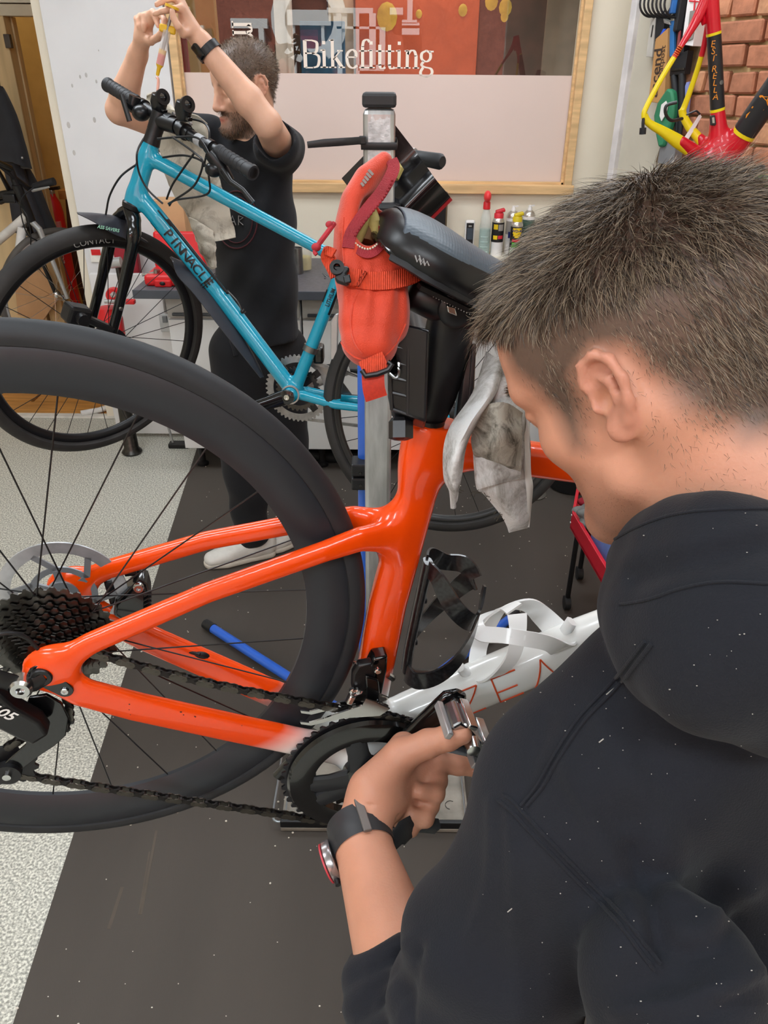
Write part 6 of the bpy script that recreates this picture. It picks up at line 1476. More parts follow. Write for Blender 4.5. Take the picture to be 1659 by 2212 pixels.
for v0, v1, uu0, uu1 in ((.0225, .034, u0-.02, u1+.035), (-.036, -.024, u0-.04, u0+.11), (.019, .0235, u0-.05, u0+.0)):
    MB().sheet([[surf_dt(uu0+(uu1-uu0)*i/8, v0+(v1-v0)*j/3, extra=.0008) for j in range(4)] for i in range(9)], .0006).out('decal_band', blk_d, bfr, False)
MB().sheet([[surf_dt(dtp(596, 800)+.022*i, -.012+.02*j/3, extra=.0008) for j in range(4)] for i in range(2)], .0006).out('mint_sticker', mat('mint', '#7fe0c8', .5), bfr, False)
sdir_ = (st_top-bb).normalized(); sn = fl.cross(sdir_).normalized(); sn = sn if sn.x < 0 else -sn
c = on_plane(713, 640, bb, fl); su = (c-bb).dot(sdir_)
def surf_st(u, v, extra=.0006): a = v/.0180; return bb+sdir_*u+sn*(.0180*math.sin(a))+fl*(.0180*math.cos(a)+extra)
letters('lettering.001', 'LITHIUM', blk_d, bfr, lambda u, v: surf_st(su+u*.8, v-.003), .0165, bold=.02, sub=1)
for v0, v1, a0, a1 in ((-.022, -.013, -.045, .05), (.014, .022, -.02, .015)): MB().sheet([[surf_st(su+a0+(a1-a0)*i/5, v0+(v1-v0)*j/3, .0008) for j in range(4)] for i in range(6)], .0006).out('decal_band', blk_d, bfr, False)
# fork, front wheel with disc, mudguard
fkb = thing('fork', None, None); fkb.parent = bk; fkb.matrix_parent_inverse = inv_of(bk)
crn = hb0-sx*.028
MB().lathe([(.0245, 0), (.026, .006), (.0265, .012), (.0235, .016)], hb0-sx*.014, sx, 22).out('crown_race', sat_black, fkb)
for s in (-1, 1):
    MB().tube(spline([tuple(crn+sx*.01), tuple(crn+n*(s*.028)-sx*.012), tuple(crn+n*(s*.050)-sx*.06), tuple((crn+n*(s*.055)).lerp(wcen+n*(s*.055), .5)), tuple(wcen+n*(s*.056))], 6), [.022]*6+[.0205]*6+[.0175]*6+[.0150]*6+[.011], 14, tuple(n), rb=[.016]*6+[.014]*6+[.0125]*6+[.011]*6+[.008]).out('fork_leg', gl_black, fkb, ang=60)
MB().lathe([(.006, 0), (.0045, .004), (0, .004)], crn.lerp(wcen, .62)+n*.067, n, 10).out('bolt', chrome, fkb)
wfb = thing('front_wheel', None, None); wfb.parent = bk; wfb.matrix_parent_inverse = inv_of(bk)
make_wheel(wfb, mat('tyre_worn', '#2a2827', .72, var=.25, vscale=14), sat_black, Rw=.352, tw=.0235, depth=.026, rimw=.0125, spokes=28, hub_r=.017, hubw=.036, o=tuple(wcen), ax=tuple(n), spoke_r=.0011)
dsc = wcen+n*.040
mb = MB(); mb.ring([(.066, -.0009), (.080, -.0009), (.080, .0009), (.066, .0009)], dsc, n, 48)
for i in range(6):
    th = 2*PI*i/6; x = n.orthogonal().normalized(); y = n.cross(x); mb.bar(dsc+(x*math.cos(th)+y*math.sin(th))*.02, dsc+(x*math.cos(th+.3)+y*math.sin(th+.3))*.067, .009, .002, tuple(n))
mb.out('brake_disc', mat('disc_dark', '#35363a', .35, metal=.7, var=.2), wfb)
kp = on_plane(165, 678, dsc, n); MB().box(kp, (.065, .05, .05), Matrix((sx.cross(n), n, sx)).transposed()).out('caliper_body', sat_black, fkb, False, bev=.008, seg=2)
MB().tube([kp-n*.02, kp+n*.045], .017, 14, (0, 0, 1)).out('caliper_piston', sat_black, fkb)
MB().bar(kp, wcen.lerp(crn, .2)+n*.055, .02, .03, tuple(n)).out('caliper_mount', sat_black, fkb, bev=.004)
# tyre lettering
tgrey = mat('tyre_print', '#8c8a86', .6)
tc0 = on_plane(205, 521, wcen+n*.0235, n); tr0 = (tc0-wcen-n*.0235); tR = tr0.length; tr0.normalize(); tt_ = n.cross(tr0); tt_ = tt_ if tt_.x > 0 else -tt_
letters('lettering', 'CONTACT', tgrey, wfb, lambda u, v: wcen+n*(.0238-max(0, v)*.25)+(tr0*math.cos(u/tR)+tt_*math.sin(u/tR))*(tR+v), .024, bold=.0)
mg = thing('mudguard', None, None); mg.parent = bk; mg.matrix_parent_inverse = inv_of(bk)
mgm = mat('mudguard_black', '#34363d', .34, var=.08)
wq = lambda px, py, d=.0: on_plane(px, py, wcen+n*d, n)
g = [[wq(166, 460, -.03), wq(166, 459, .0), wq(168, 462, .02)], [wq(205, 462, -.05), wq(208, 462, .0), wq(204, 480, .045)], [wq(250, 470, -.05), wq(255, 470, .0), wq(245, 505, .05)], [wq(292, 482, -.04), wq(296, 482, .0), wq(286, 520, .05)]]
g = [[tuple(p) for p in r_] for r_ in g]; g = [spline(r_, 5) for r_ in g]; g = [list(q) for q in zip(*[spline(list(c), 5) for c in zip(*g)])]
MB().sheet(g, .0022).out('guard_blade', mgm, mg, ang=70)
o = wq(233, 493, .052); e = wq(262, 499, .052); dv2 = (e-o).normalized(); pv2 = n.cross(dv2).normalized(); pv2 = pv2 if pv2.z > 0 else -pv2
letters('lettering', 'ASS SAVERS', mat('mint_print', '#a9e6c9', .5), mg, lambda u, v: o+dv2*u+pv2*v+n*.004, .012, bold=.02)
MB().tube([wq(275, 518, .03), wq(300, 512, .075), wq(316, 522, .05)], [.006, .012, .006], 10, tuple(sx), rb=[.003, .004, .003]).out('guard_strap', mgm, mg)
dg = lambda px, py, d=0.: on_plane(px, py, bb+fl*d, fl)
g = [[dg(366, 546, -.02), dg(368, 545, .0), dg(372, 552, .02)], [dg(398, 590, -.045), dg(412, 566, .0), dg(382, 585, .05)], [dg(445, 620, -.045), dg(440, 595, .0), dg(420, 628, .05)], [dg(500, 690, -.045), dg(492, 670, .0), dg(468, 690, .05)], [dg(548, 770, -.03), dg(545, 755, .0), dg(528, 765, .035)], [dg(568, 806, -.005), dg(568, 805, .0), dg(562, 808, .008)]]
g = [spline([tuple(p-Vector((0, 0, .012))) for p in r_], 5) for r_ in g]; g = [list(q) for q in zip(*[spline(list(c), 5) for c in zip(*g)])]
MB().sheet(g, .0025).out('downtube_guard', mgm, mg, ang=70)
for px, py in ((458, 600), (508, 688)):
    c = on_plane(px, py, bb, fl)
    for k in (-.004, .004): MB().ring([(.0245, -.0012), (.0265, -.0012), (.0265, .0012), (.0245, .0012)], dmid+ddir*((c-dmid).dot(ddir)+k), ddir, 22).out('rubber_ring', sat_black, mg)
# drivetrain
drv = thing('crankset', None, None); drv.parent = bk; drv.matrix_parent_inverse = inv_of(bk)
cend = at(470, 905, 1.93); cf = bb+fl*.062; cf2 = cend
MB().tube([cf, cf.lerp(cf2, .12), cf.lerp(cf2, .5), cf2], [.0205, .021, .0155, .015], 14, FLt, rb=[.011, .011, .009, .008], pw=2.6).out('crank_arm', gl_black, drv, ang=60)
MB().lathe([(.020, 0), (.020, .008), (.012, .010), (.0095, .010), (.009, .006), (0, .006)], cf+fl*.008, fl, 20).out('crank_bolt', gl_black, drv); MB().lathe([(.0075, 0), (.0075, .005), (.0045, .005), (.004, .002), (0, .002)], cf+fl*.0145, fl, 16).out('bolt', chrome, drv)
MB().ring([(.0225, -.004), (.0265, -.004), (.0265, .004), (.0225, .004)], bb+fl*.040, fl, 28).out('bearing_cup', silver, drv)
def ring_teeth(name, nT, r_, c, m, par):
    mb = MB(); cog(mb, nT, r_, 0, .0025, (0, 0), .0042, r_*.8)
    x = sdir_; y = fl; z = x.cross(y); mb.v = [tuple(c+x*v[0]+y*v[1]+z*v[2]) for v in mb.v]; return mb.out(name, m, par, False)
rs = mat('ring_grey', '#8d8c8a', .38, metal=.45, var=.2, vscale=40)
ring_teeth('chainring', 46, .094, bb-fl*.052, rs, drv); ring_teeth('chainring', 30, .061, bb-fl*.044, darksteel, drv)
mb = MB()
for k in range(4): mb.bar(bb-fl*.050, bb-fl*.052+(sdir_*math.cos(k*PI/2+.5)+sdir_.cross(fl)*math.sin(k*PI/2+.5))*.08, .02, .006, FLt)
mb.out('spider', sat_black, drv)
ring_teeth('cog', 30, .0605, rhub-fl*.036, darksteel, drv); ring_teeth('cog', 22, .045, rhub-fl*.044, darksteel, drv)
for sgn, z0, z1 in ((1, .093, .02), (-1, -.093, -.09)):
    P = [bb-fl*.05+Vector((0, 0, z0)), bb-fl*.05+bk_d*.2+Vector((0, 0, (z0+z1)/2)), rhub-fl*.042+Vector((0, 0, z1))]; P = [Vector(p) for p in spline([tuple(p) for p in P], 17)]
    mb = MB()
    for i, (a, b) in enumerate(zip(P, P[1:])): mb.bar(a, a+(b-a)*1.05, .006 if i % 2 else .0085, .0085, tuple(fl.cross(bk_d)))
    mb.out('chain_run', rs, drv)['kind'] = 'stuff'
kk = on_plane(668, 752, bb, fl); MB().ring([(.0185, -.008), (.0215, -.008), (.0215, .008), (.0185, .008)], bb+sdir_*(kk-bb).dot(sdir_), sdir_, 24).out('clamp_band', steel, drv)
MB().box(bb+sdir_*((kk-bb).dot(sdir_)-.01)-fl*.035-sn*.02, (.03, .05, .05)).out('front_mech', darksteel, drv, False, bev=.008); MB().sheet([[on_plane(690+i*16, 790+22*i, bb-fl*.05, fl), on_plane(712+i*16, 786+22*i, bb-fl*.05, fl)] for i in range(4)], .003).out('mech_cage', steel, drv)
MB().bar(on_plane(735, 868, bb+fl*.05, fl), on_plane(720, 868, bb+fl*.05, fl), .012, .012).out('cable_stop', teal, bfr, False)
rwb = thing('rear_wheel', None, None); rwb.parent = bk; rwb.matrix_parent_inverse = inv_of(bk)
make_wheel(rwb, mat('tyre_worn', '#2a2827'), mat('rim_dark', '#2d2c2b', .35, metal=.3), Rw=.350, tw=.0205, depth=.02, rimw=.0125, spokes=28, hub_r=.018, hubw=.036, o=tuple(rhub), ax=FLt, spoke_r=.0011)
pdl = thing('pedal', None, None); pdl.parent = bk; pdl.matrix_parent_inverse = inv_of(bk)
far = bb-fl*.075+(bb-cend).normalized()*.165
MB().tube([bb-fl*.065, far], [.018, .014], 12, FLt, rb=.009).out('crank_arm', silver, pdl); MB().box(far-fl*.05, (.08, .09, .022)).out('pedal_body', sat_black, pdl, False, bev=.006)
MB().prism([dg(714, 694, .05), dg(724, 678, .05), dg(732, 676, .05), dg(730, 690, .05), dg(728, 776, .05), dg(714, 778, .05)], fl*-.012).out('rear_rack_foot', silver, rwb, False, bev=.003)
MB().tube([st_top, st_top+sdir_*.16], .0145, 16).out('seat_post', sat_black, bk)
MB().lathe([(.0205, -.008), (.0205, .008), (.0165, .012)], st_top+sdir_*.028, sdir_, 20).out('seat_collar', sat_black, bk)
MB().tube([st_top+sdir_*.12, Vector((st_top.x+.1, st_top.y-.18, (st_top+sdir_*.12).z)), Vector((-.05, 1.545, 1.285))], .016, 14).out('clamp_arm', mat('hinge_black', '#1d1e20'), bs)
# handlebar
hbr = thing('handlebar', None, None); hbr.parent = bk; hbr.matrix_parent_inverse = inv_of(bk)
gN, gF = at(548, 374, 1.955), at(232, 183, 2.355); hd = (gN-gF).normalized(); bcn = gF.lerp(gN, .50)
up2 = (Vector((0, 0, 1))-hd*hd.z).normalized(); fo2 = hd.cross(up2)
MB().tube([gF, gF.lerp(gN, .43), gF.lerp(gN, .57), gN], [.0125, .0140, .0140, .0125], 16).out('bar', sat_black, hbr)
MB().tube([gF.lerp(gN, .40), gF.lerp(gN, .60)], .0158, 16).out('clamp_zone', sat_black, hbr)
MB().ring([(.0132, -.012), (.0142, -.012), (.0142, .012), (.0132, .012)], gF.lerp(gN, .665), hd, 20, 0, 2*PI).out('white_sticker', mat('grey_sticker', '#b9bcc0', .5), hbr)
gripm = mat('grip_black', '#26272a', .55)
for a, b in ((.785, 1.0), (0.0, .225)):
    ga, gb = gF.lerp(gN, a), gF.lerp(gN, b); gr = MB().tube([ga, ga.lerp(gb, .04), ga.lerp(gb, .06), ga.lerp(gb, .9), ga.lerp(gb, .94), gb], [.0185, .0185, .0165, .0168, .0185, .0170], 20).out('grip', gripm, hbr)
    tm = MB()
    for k in range(7):
        for sg_ in (-1, 1):
            P = []
            for j in range(7): th = sg_*(j/6*PI*.9)+k*.2; P.append(ga.lerp(gb, .10+.11*k+.10*j/6)+(up2*math.cos(th)+fo2*math.sin(th))*.0166)
            tm.tube(P, .0011, 5)
    tm.out('grip_tread', gripm, hbr)['kind'] = 'stuff'
stm = gF.lerp(gN, .51); base = ht0+sx*.03
MB().tube([ht0-sx*.004, ht0+sx*.012, ht0+sx*.040], [.0225, .0205, .0195], 20).out('spacer', sat_black, hbr)
MB().tube([ht0+sx*.030, ht0+sx*.075], [.0205, .0205], 18).out('steerer_clamp', sat_black, hbr)
MB().tube([ht0+sx*.055, stm], [.0195, .0185], 16).out('stem', sat_black, hbr)
for k in (.46, .555): MB().ring([(.0155, -.010), (.0205, -.010), (.0205, .010), (.0155, .010)], gF.lerp(gN, k), hd, 18).out('face_plate', sat_black, hbr); 
for k, dz in ((.45, .018), (.45, -.018), (.565, .018), (.565, -.018)): MB().lathe([(.0045, 0), (.0045, .006), (0, .006)], gF.lerp(gN, k)+up2*dz-fo2*.012, -fo2, 8).out('bolt', silver, hbr)
def blob(name, px, py, Y, r_, m, par): return MB().ball(at(px, py, Y), r_, 14, 9).out(name, m, par)
brk = mat('lever_black', '#151618', .32)
for (a, b, c_, d_, tip) in (((452, 330), (478, 362), (498, 392), (524, 410), (546, 438)), ((292, 208), (286, 236), (270, 222), (262, 205), (280, 262))):
    Yb = 2.05 if a[0] > 400 else 2.26
    MB().ring([(.0135, -.008), (.018, -.008), (.018, .008), (.0135, .008)], gF.lerp(gN, .735 if Yb < 2.1 else .27), hd, 18).out('lever_clamp', brk, hbr)
    q = [at(*p_, Yb-.02) for p_ in (a, b, c_)]
    MB().tube([q[0], q[1], q[2]], [.015, .018, .012], 12).out('lever_body', brk, hbr)
    MB().tube([at(*b, Yb-.03), at(*c_, Yb-.05), at(*d_, Yb-.06), at(*tip, Yb-.07)], [.008, .0065, .006, .007], 10, (0, 1, 0), rb=[.006, .004, .004, .005]).out('lever_blade', brk, hbr)
for px, py, Y in ((343, 222, 2.2), (396, 238, 2.12)):
    c = at(px, py, Y); t_ = MB().tube([c-up2*.022, c, c+up2*.020], [.015, .020, .016], 14, tuple(hd), rb=[.018, .024, .02]).out('shifter_pod', brk, hbr, bev=.002)
    MB().ring([(.010, -.004), (.019, -.004), (.019, .004), (.010, .004)], c+up2*.018+hd*.016, (hd+up2*.5), 18).out('pod_ring', brk, hbr)
    MB().bar(c-hd*.01-up2*.01, c+hd*.03-up2*.012, .014, .010).out('pod_clip', gl_black, hbr, bev=.002)
blob('reservoir', 305, 244, 2.22, (.024, .024, .02), brk, hbr); blob('reservoir', 462, 366, 2.03, (.022, .022, .018), brk, hbr)
for P in ([(372, 296, 2.08), (420, 330, 2.03), (438, 352, 2.0), (420, 400, 2.02), (380, 430, 2.06), (364, 440, 2.1)], [(340, 300, 2.1), (390, 296, 2.08), (430, 300, 2.05), (455, 340, 2.02)], [(352, 340, 2.1), (400, 336, 2.06), (440, 352, 2.04), (452, 390, 2.04), (446, 420, 2.06), (380, 432, 2.08), (366, 444, 2.1)], [(310, 300, 2.12), (296, 330, 2.06), (300, 372, 2.06), (320, 410, 2.06), (352, 440, 2.06)], [(300, 352, 2.16), (262, 380, 2.14), (238, 420, 2.14), (230, 455, 2.14), (228, 470, 2.14)], [(440, 360, 2.06), (452, 300, 2.1), (446, 270, 2.14), (418, 258, 2.16), (390, 262, 2.16)], [(420, 330, 2.04), (392, 370, 2.05), (372, 400, 2.06), (360, 430, 2.08)]):
    cable([tuple(at(*q)) for q in P], .0026, 'cable', sat_black, hbr)
cable([tuple(on_plane(x, y, bb, fl)+fl*.016) for x, y in ((496, 628), (508, 640), (520, 655), (528, 676))], .0022, 'cable_guide', darksteel, bfr)
for x, y in ((495, 630), (527, 672)): MB().ball(on_plane(x, y, bb, fl)+fl*.014, .006, 8, 6).out('cable_boss', sat_black, bfr)

# rag hanging over the bars
rgb = thing('cleaning_rag', 'cream rag stained with brown grease hanging behind the turquoise top tube', 'rag', tuple(at(430, 400, 2.3)))
rb_ = rag_mat('rag_brown', '#cbc2b2', '#7d6f60', 11)
def cloth2(name, rows, m, wob=.006, th=.004, seed=0, k=4):
    R_ = [spline([tuple(at(px, py, Y)) for px, py, Y in r_], k) for r_ in rows]; C_ = list(zip(*[spline(list(c), k) for c in zip(*R_)])); rg_ = random.Random(seed); ph = [rg_.uniform(0, 6) for _ in range(4)]
    g = [[Vector(p)+Vector((0, wob*(math.sin(i*1.3+j*.15+ph[0])+.5*math.sin(i*2.3-j*.3+ph[1])), 0)) for j, p in enumerate(r_)] for i, r_ in enumerate(C_)]
    return MB().sheet(g, th).out(name, m, rgb, ang=75)
cloth2('cloth_left', [[(318, 205, 2.36), (335, 200, 2.33), (352, 214, 2.34)], [(312, 240, 2.38), (345, 240, 2.34), (395, 250, 2.33)], [(335, 290, 2.36), (380, 280, 2.32), (440, 285, 2.33)], [(352, 350, 2.34), (400, 340, 2.30), (455, 340, 2.32)], [(365, 400, 2.34), (415, 395, 2.3), (475, 390, 2.31)], [(395, 450, 2.34), (440, 440, 2.3), (492, 440, 2.31)], [(412, 480, 2.34), (455, 490, 2.3), (505, 490, 2.31)], [(425, 522, 2.34), (470, 520, 2.3), (510, 512, 2.31)]], rb_, seed=2)
cloth2('cloth_top', [[(372, 258, 2.3), (400, 246, 2.26), (428, 250, 2.24), (448, 268, 2.26)], [(380, 280, 2.31), (410, 272, 2.27), (440, 276, 2.25), (452, 290, 2.27)], [(392, 330, 2.31), (420, 325, 2.28), (450, 330, 2.27), (464, 340, 2.28)], [(400, 380, 2.31), (430, 380, 2.28), (455, 385, 2.28), (470, 390, 2.29)]], rb_, seed=5)
cloth2('cloth_tail', [[(408, 470, 2.32), (430, 480, 2.29), (460, 500, 2.30)], [(422, 510, 2.33), (440, 515, 2.29), (466, 530, 2.30)], [(434, 545, 2.33), (448, 548, 2.3), (466, 555, 2.31)], [(452, 575, 2.33), (460, 580, 2.31), (468, 576, 2.32)]], rb_, seed=8)
# ================================================================ people
def skin_mat(name, base, hairc='#4a3b30', lip='#b5645a'):
    m = mat(name, base, .48, var=.07, vscale=18, bump=.12, bscale=420, sss=.15)
    nt = m.node_tree; N, L = nt.nodes, nt.links; b = N['Principled BSDF']
    cur = b.inputs['Base Color'].links[0].from_socket
    for nm, c in (('red', lip), ('stubble', '#6b5446'), ('hair', hairc)):
        a = N.new('ShaderNodeAttribute'); a.attribute_name = nm; mx = N.new('ShaderNodeMix'); mx.data_type = 'RGBA'
        L.new(cur, mx.inputs[6]); mx.inputs[7].default_value = (*lin(c), 1); L.new(a.outputs['Fac'], mx.inputs[0]); cur = mx.outputs[2]
    L.new(cur, b.inputs['Base Color']); return m
def head_sdf(S, H, f, u, l, sc=1., NB=None, ear=1., nose=1., rec=0.):
    hp = lambda a, b, c: H+(f*(a-rec*min(1, max(0, (.012-b)/.06))*min(1, max(0, (a-.02)/.03)))+u*b+l*c)*sc
    B = np.array([list(f), list(u), list(l)]).T; k = .018*sc
    E = lambda c, r, kk=.014, sub=False: S.ell(hp(*c), tuple(x*sc for x in r), B, kk*sc, sub)
    Lm = lambda a, b, ra, rb, kk=.012, sub=False: S.limb(hp(*a), hp(*b), ra*sc, rb*sc, kk*sc, sub)
    E((-.008, .034, 0), (.099, .088, .0755)); E((.040, -.035, 0), (.052, .078, .058), .02); E((.045, .035, 0), (.052, .062, .064), .02)
    for s in (-1, 1):
        Lm((.012, -.062, s*.050), (.080, -.103, s*.012), .019, .017, .022); E((.058, -.028, s*.042), (.030, .022, .022), .016)
        Lm((.083, .012, s*.014), (.072, .014, s*.046), .011, .010, .012)
    E((.085, -.103, 0), (.020, .017, .024), .016)
    for s in (-1, 1):
        E((.096, -.008, s*.032), (.017, .012, .017), .012, True); E((.076, -.008, s*.032), (.0135, .0115, .0145), .004)
        Lm((.0885, -.003, s*.018), (.082, -.004, s*.046), .0035, .003, .006)
    Lm((.092, .006, 0), (.092+.016*nose, -.040, 0), .0085, .0105, .010); E((.094+.012*nose, -.044, 0), (.012, .010, .012), .008)
    for s in (-1, 1): E((.092, -.047, s*.014), (.011, .008, .008), .006)
    E((.093, -.071, 0), (.010, .0055, .023), .006); E((.091, -.081, 0), (.010, .006, .019), .006); Lm((.103, -.0765, -.02), (.103, -.0765, .02), .0016, .0016, .003, True)
    if ear:
        for s in (-1, 1):
            y = lambda a, b, c: (-.006+(a+.006)*ear, b*ear, s*(.0735+(c-.0735)*ear))
            E(y(-.011, -.001, .0735), (.019*ear, .029*ear, .0055), .006)
            pts = [(.004, -.004, .0765), (.010, .012, .0775), (.006, .026, .079), (-.008, .032, .082), (-.022, .026, .086), (-.029, .010, .089), (-.027, -.008, .088), (-.018, -.024, .083)]
            for p, q in zip(pts, pts[1:]): Lm(y(*p), y(*q), .0046*ear, .0046*ear, .003)
            pts = [(-.004, .018, .080), (-.015, .010, .084), (-.017, -.004, .084), (-.010, -.017, .081)]
            for p, q in zip(pts, pts[1:]): Lm(y(*p), y(*q), .0042*ear, .0042*ear, .0035)
            E(y(-.006, -.030, .079), (.010*ear, .011*ear, .0055), .005); E(y(.006, -.008, .077), (.005*ear, .007*ear, .005), .003)
            E(y(-.003, -.004, .0845), (.0085*ear, .0105*ear, .0095), .003, True); E(y(-.007, .020, .087), (.010*ear, .0065*ear, .0065), .003, True)
    if NB is not None:
        Lm2 = S.limb(hp(-.022, -.035, 0), NB, .056*sc, .062*sc, .022); Lm((.03, -.085, 0), (-.01, -.13, 0), .03, .042, .03)
    return hp
HAIR_LINE = [(.104, .068), (.080, .066), (.070, .046), (.066, .030), (.054, .016), (.047, -.004), (.041, -.034), (.027, -.036), (.017, -.004), (.012, .013), (-.006, .0245), (-.024, .020), (-.031, .002), (-.042, -.026), (-.064, -.058), (-.16, -.082), (-.16, .2), (.16, .2)]
def in_poly(x, y, poly):
    c = np.zeros(len(x), bool); n_ = len(poly)
    for i in range(n_):
        (x1, y1), (x2, y2) = poly[i], poly[i-1]
        t = ((y1 > y) != (y2 > y)) & (x < (x2-x1)*(y-y1)/((y2-y1) or 1e-9)+x1); c ^= t
    return c
def poly_dist(x, y, poly):
    d = np.full(len(x), 9.)
    for i in range(len(poly)):
        a, b = np.array(poly[i]), np.array(poly[i-1]); ab = b-a
        t = np.clip(((x-a[0])*ab[0]+(y-a[1])*ab[1])/(ab@ab), 0, 1); d = np.minimum(d, np.hypot(x-a[0]-t*ab[0], y-a[1]-t*ab[1]))
    return np.where(in_poly(x, y, poly), d, -d)
def strands(name, pts, nrm, dirs, lens, width, m, parent, seed=1, seg=4, curl=.25, bend=.5):
    """thin tapered ribbons; pts roots, dirs unit growth, nrm surface normals"""
    rg = np.random.default_rng(seed); n_ = len(pts)
    P = pts-nrm*.001; d = dirs.copy(); out = []; side = np.cross(nrm, d); side /= np.linalg.norm(side, axis=1)[:, None]+1e-9
    tw = rg.uniform(-.9, .9, (n_, 1)); side = side*np.cos(tw)+nrm*np.sin(tw)
    wig = rg.normal(0, curl, (n_, 3)); V = []
    for k in range(seg+1):
        w_ = width*(1-.85*(k/seg)**1.6)*rg.uniform(.7, 1.3, (n_, 1)) if k else np.full((n_, 1), width)
        V.append(P-side*w_/2); V.append(P+side*w_/2)
        d = d+wig*.35/seg-nrm*(bend/seg)*(.3+k/seg); d /= np.linalg.norm(d, axis=1)[:, None]
        P = P+d*(lens/seg)[:, None]
    V = np.stack(V, 1).reshape(-1, 3); m_ = 2*(seg+1)
    base = (np.arange(n_)*m_)[:, None, None]; q = np.array([[2*k, 2*k+1, 2*k+3, 2*k+2] for k in range(seg)])[None]
    me = np_mesh(name, V, (base+q).reshape(-1, 4)); attr(me, 'tone', np.repeat(rg.random(n_), m_))
    return link(name, me, m, parent, ang=180)
def hair_mat(name, dark, light):
    m = mat(name, dark, .42, spec=.4); nt = m.node_tree; N, L = nt.nodes, nt.links
    a = N.new('ShaderNodeAttribute'); a.attribute_name = 'tone'; r = N.new('ShaderNodeValToRGB'); e = r.color_ramp.elements
    e[0].color = (*lin(dark), 1); e[1].color = (*lin(light), 1); e[0].position = .25; e[1].position = .95
    L.new(a.outputs['Fac'], r.inputs[0]); L.new(r.outputs[0], N['Principled BSDF'].inputs['Base Color']); return m
def head_attrs(me, V, H, f, u, l, hairline=HAIR_LINE, sc=1., fade=.016, beard=0.):
    q = (V-np.array(H))/sc; a, b, c = q@np.array(f), q@np.array(u), q@np.array(l)
    r_ = np.sqrt(a*a+b*b+c*c); near = (r_ < .16) & (b > -.14)
    earz = (np.abs(c) > .0772) & (a > -.031) & (a < .010) & (b > -.036) & (b < .029)
    hd_ = poly_dist(a, b, hairline); hairw = np.clip(hd_/fade+.30, 0, 1)*near*(~earz)
    attr(me, 'hair', np.clip(hairw*.92, 0, 1))
    lips = np.exp(-((b+.076)/.008)**2)*np.exp(-(c/.019)**4)*(a > .085)
    redn = np.clip(.9*lips+.22*earz+.16*np.exp(-((a-.1)/.02)**2-((b+.042)/.016)**2-(c/.02)**2), 0, 1)*near
    attr(me, 'red', redn)
    brow = np.exp(-((b-.016-.0*c)/.0055)**2)*np.exp(-((np.abs(c)-.030)/.017)**4)*(a > .062)
    jaw = np.clip((-b-.045)/.03, 0, 1)*np.clip((a+.01)/.03, 0, 1)*(b > -.135)
    moust = np.exp(-((b+.060)/.008)**2)*np.exp(-(c/.028)**4)*(a > .085)
    st = np.clip(.85*brow+jaw*(.22+.65*beard)+moust*(.2+.5*beard), 0, 1)*near*(1-np.clip(lips*1.3, 0, 1))
    attr(me, 'stubble', st); return a, b, c, hd_, near & ~earz
def sample_surface(V, Q, mask, n_, seed):
    rg = np.random.default_rng(seed); Qm = Q[mask[Q].all(1)]
    a, b, c, d = (V[Qm[:, i]] for i in range(4)); nr = np.cross(c-a, d-b); ar = np.linalg.norm(nr, axis=1)
    i = rg.choice(len(Qm), n_, p=ar/ar.sum()); s, t = rg.random((n_, 1)), rg.random((n_, 1))
    P = a[i]*(1-s)*(1-t)+b[i]*s*(1-t)+c[i]*s*t+d[i]*(1-s)*t
    return P, nr[i]/ar[i][:, None]
cloth_black = mat('black_cotton', '#10131b', .92, var=.14, vscale=9, bump=.3, bscale=700, sheen=.04)
tee = mat('black_tee', '#121419', .9, var=.15, vscale=8, bump=.2, bscale=500, sheen=.05)
trouser_m = mat('black_trouser', '#121317', .92, var=.15, vscale=7, bump=.25, bscale=400, sheen=.05)

# ---- the man bleeding the brake
pA = thing('person', 'bearded man in black T-shirt raising a syringe with both arms behind the turquoise bicycle', 'person', (-.45, 2.55, 0))
fh = Vector((-.80, -.60, 0)).normalized(); nu = R(8)
Z = Vector((0, 0, 1)); f_ = fh*math.cos(nu)-Z*math.sin(nu); u_ = Z*math.cos(nu)+fh*math.sin(nu); l_ = u_.cross(f_)
HA = at(531, 185, 2.60); NBA = at(552, 318, 2.66)
skA = skin_mat('skin_light', '#dbab90', '#4b4036'); W = lambda px, py, Y: at(px, py, Y)
S = SDF(); head_sdf(S, HA, f_, u_, l_, 1.0, NBA, .88)
shL, shR = W(606, 322, 2.55), W(440, 300, 2.66)
elL, wrL = W(578, 268, 2.32), W(436, 92, 2.34); elR, wrR = W(258, 238, 2.50), W(298, 118, 2.44)
for sh_, el_, wr_ in ((shL, elL, wrL), (shR, elR, wrR)):
    S.limb(sh_, el_, .048, .038, .02); m_ = el_.lerp(wr_, .3); S.limb(el_, m_, .037, .039, .012); S.limb(m_, wr_, .039, .0255, .012)
chA, hpA = W(548, 480, 2.64), W(556, 690, 2.62)
S.sweep([W(545, 330, 2.66), chA, hpA], [.085, .10, .105], [.13, .155, .15], tuple(l_), .03)
def hand(S, wr_, palm, digits, rp=.018, k=.006):
    S.limb(wr_, palm, .024, rp*1.15, .014)
    for d_ in digits:
        pts, r0 = d_[0], d_[1]
        S.limb(palm.lerp(wr_, .25), pts[0], rp*.9, r0*1.15, .012)
        for i, (p, q) in enumerate(zip(pts, pts[1:])): S.limb(p, q, r0*(1-.09*i), r0*(1-.09*(i+1)), .0035)
hl = lambda *p: [W(x, y, Y) for x, y, Y in p]
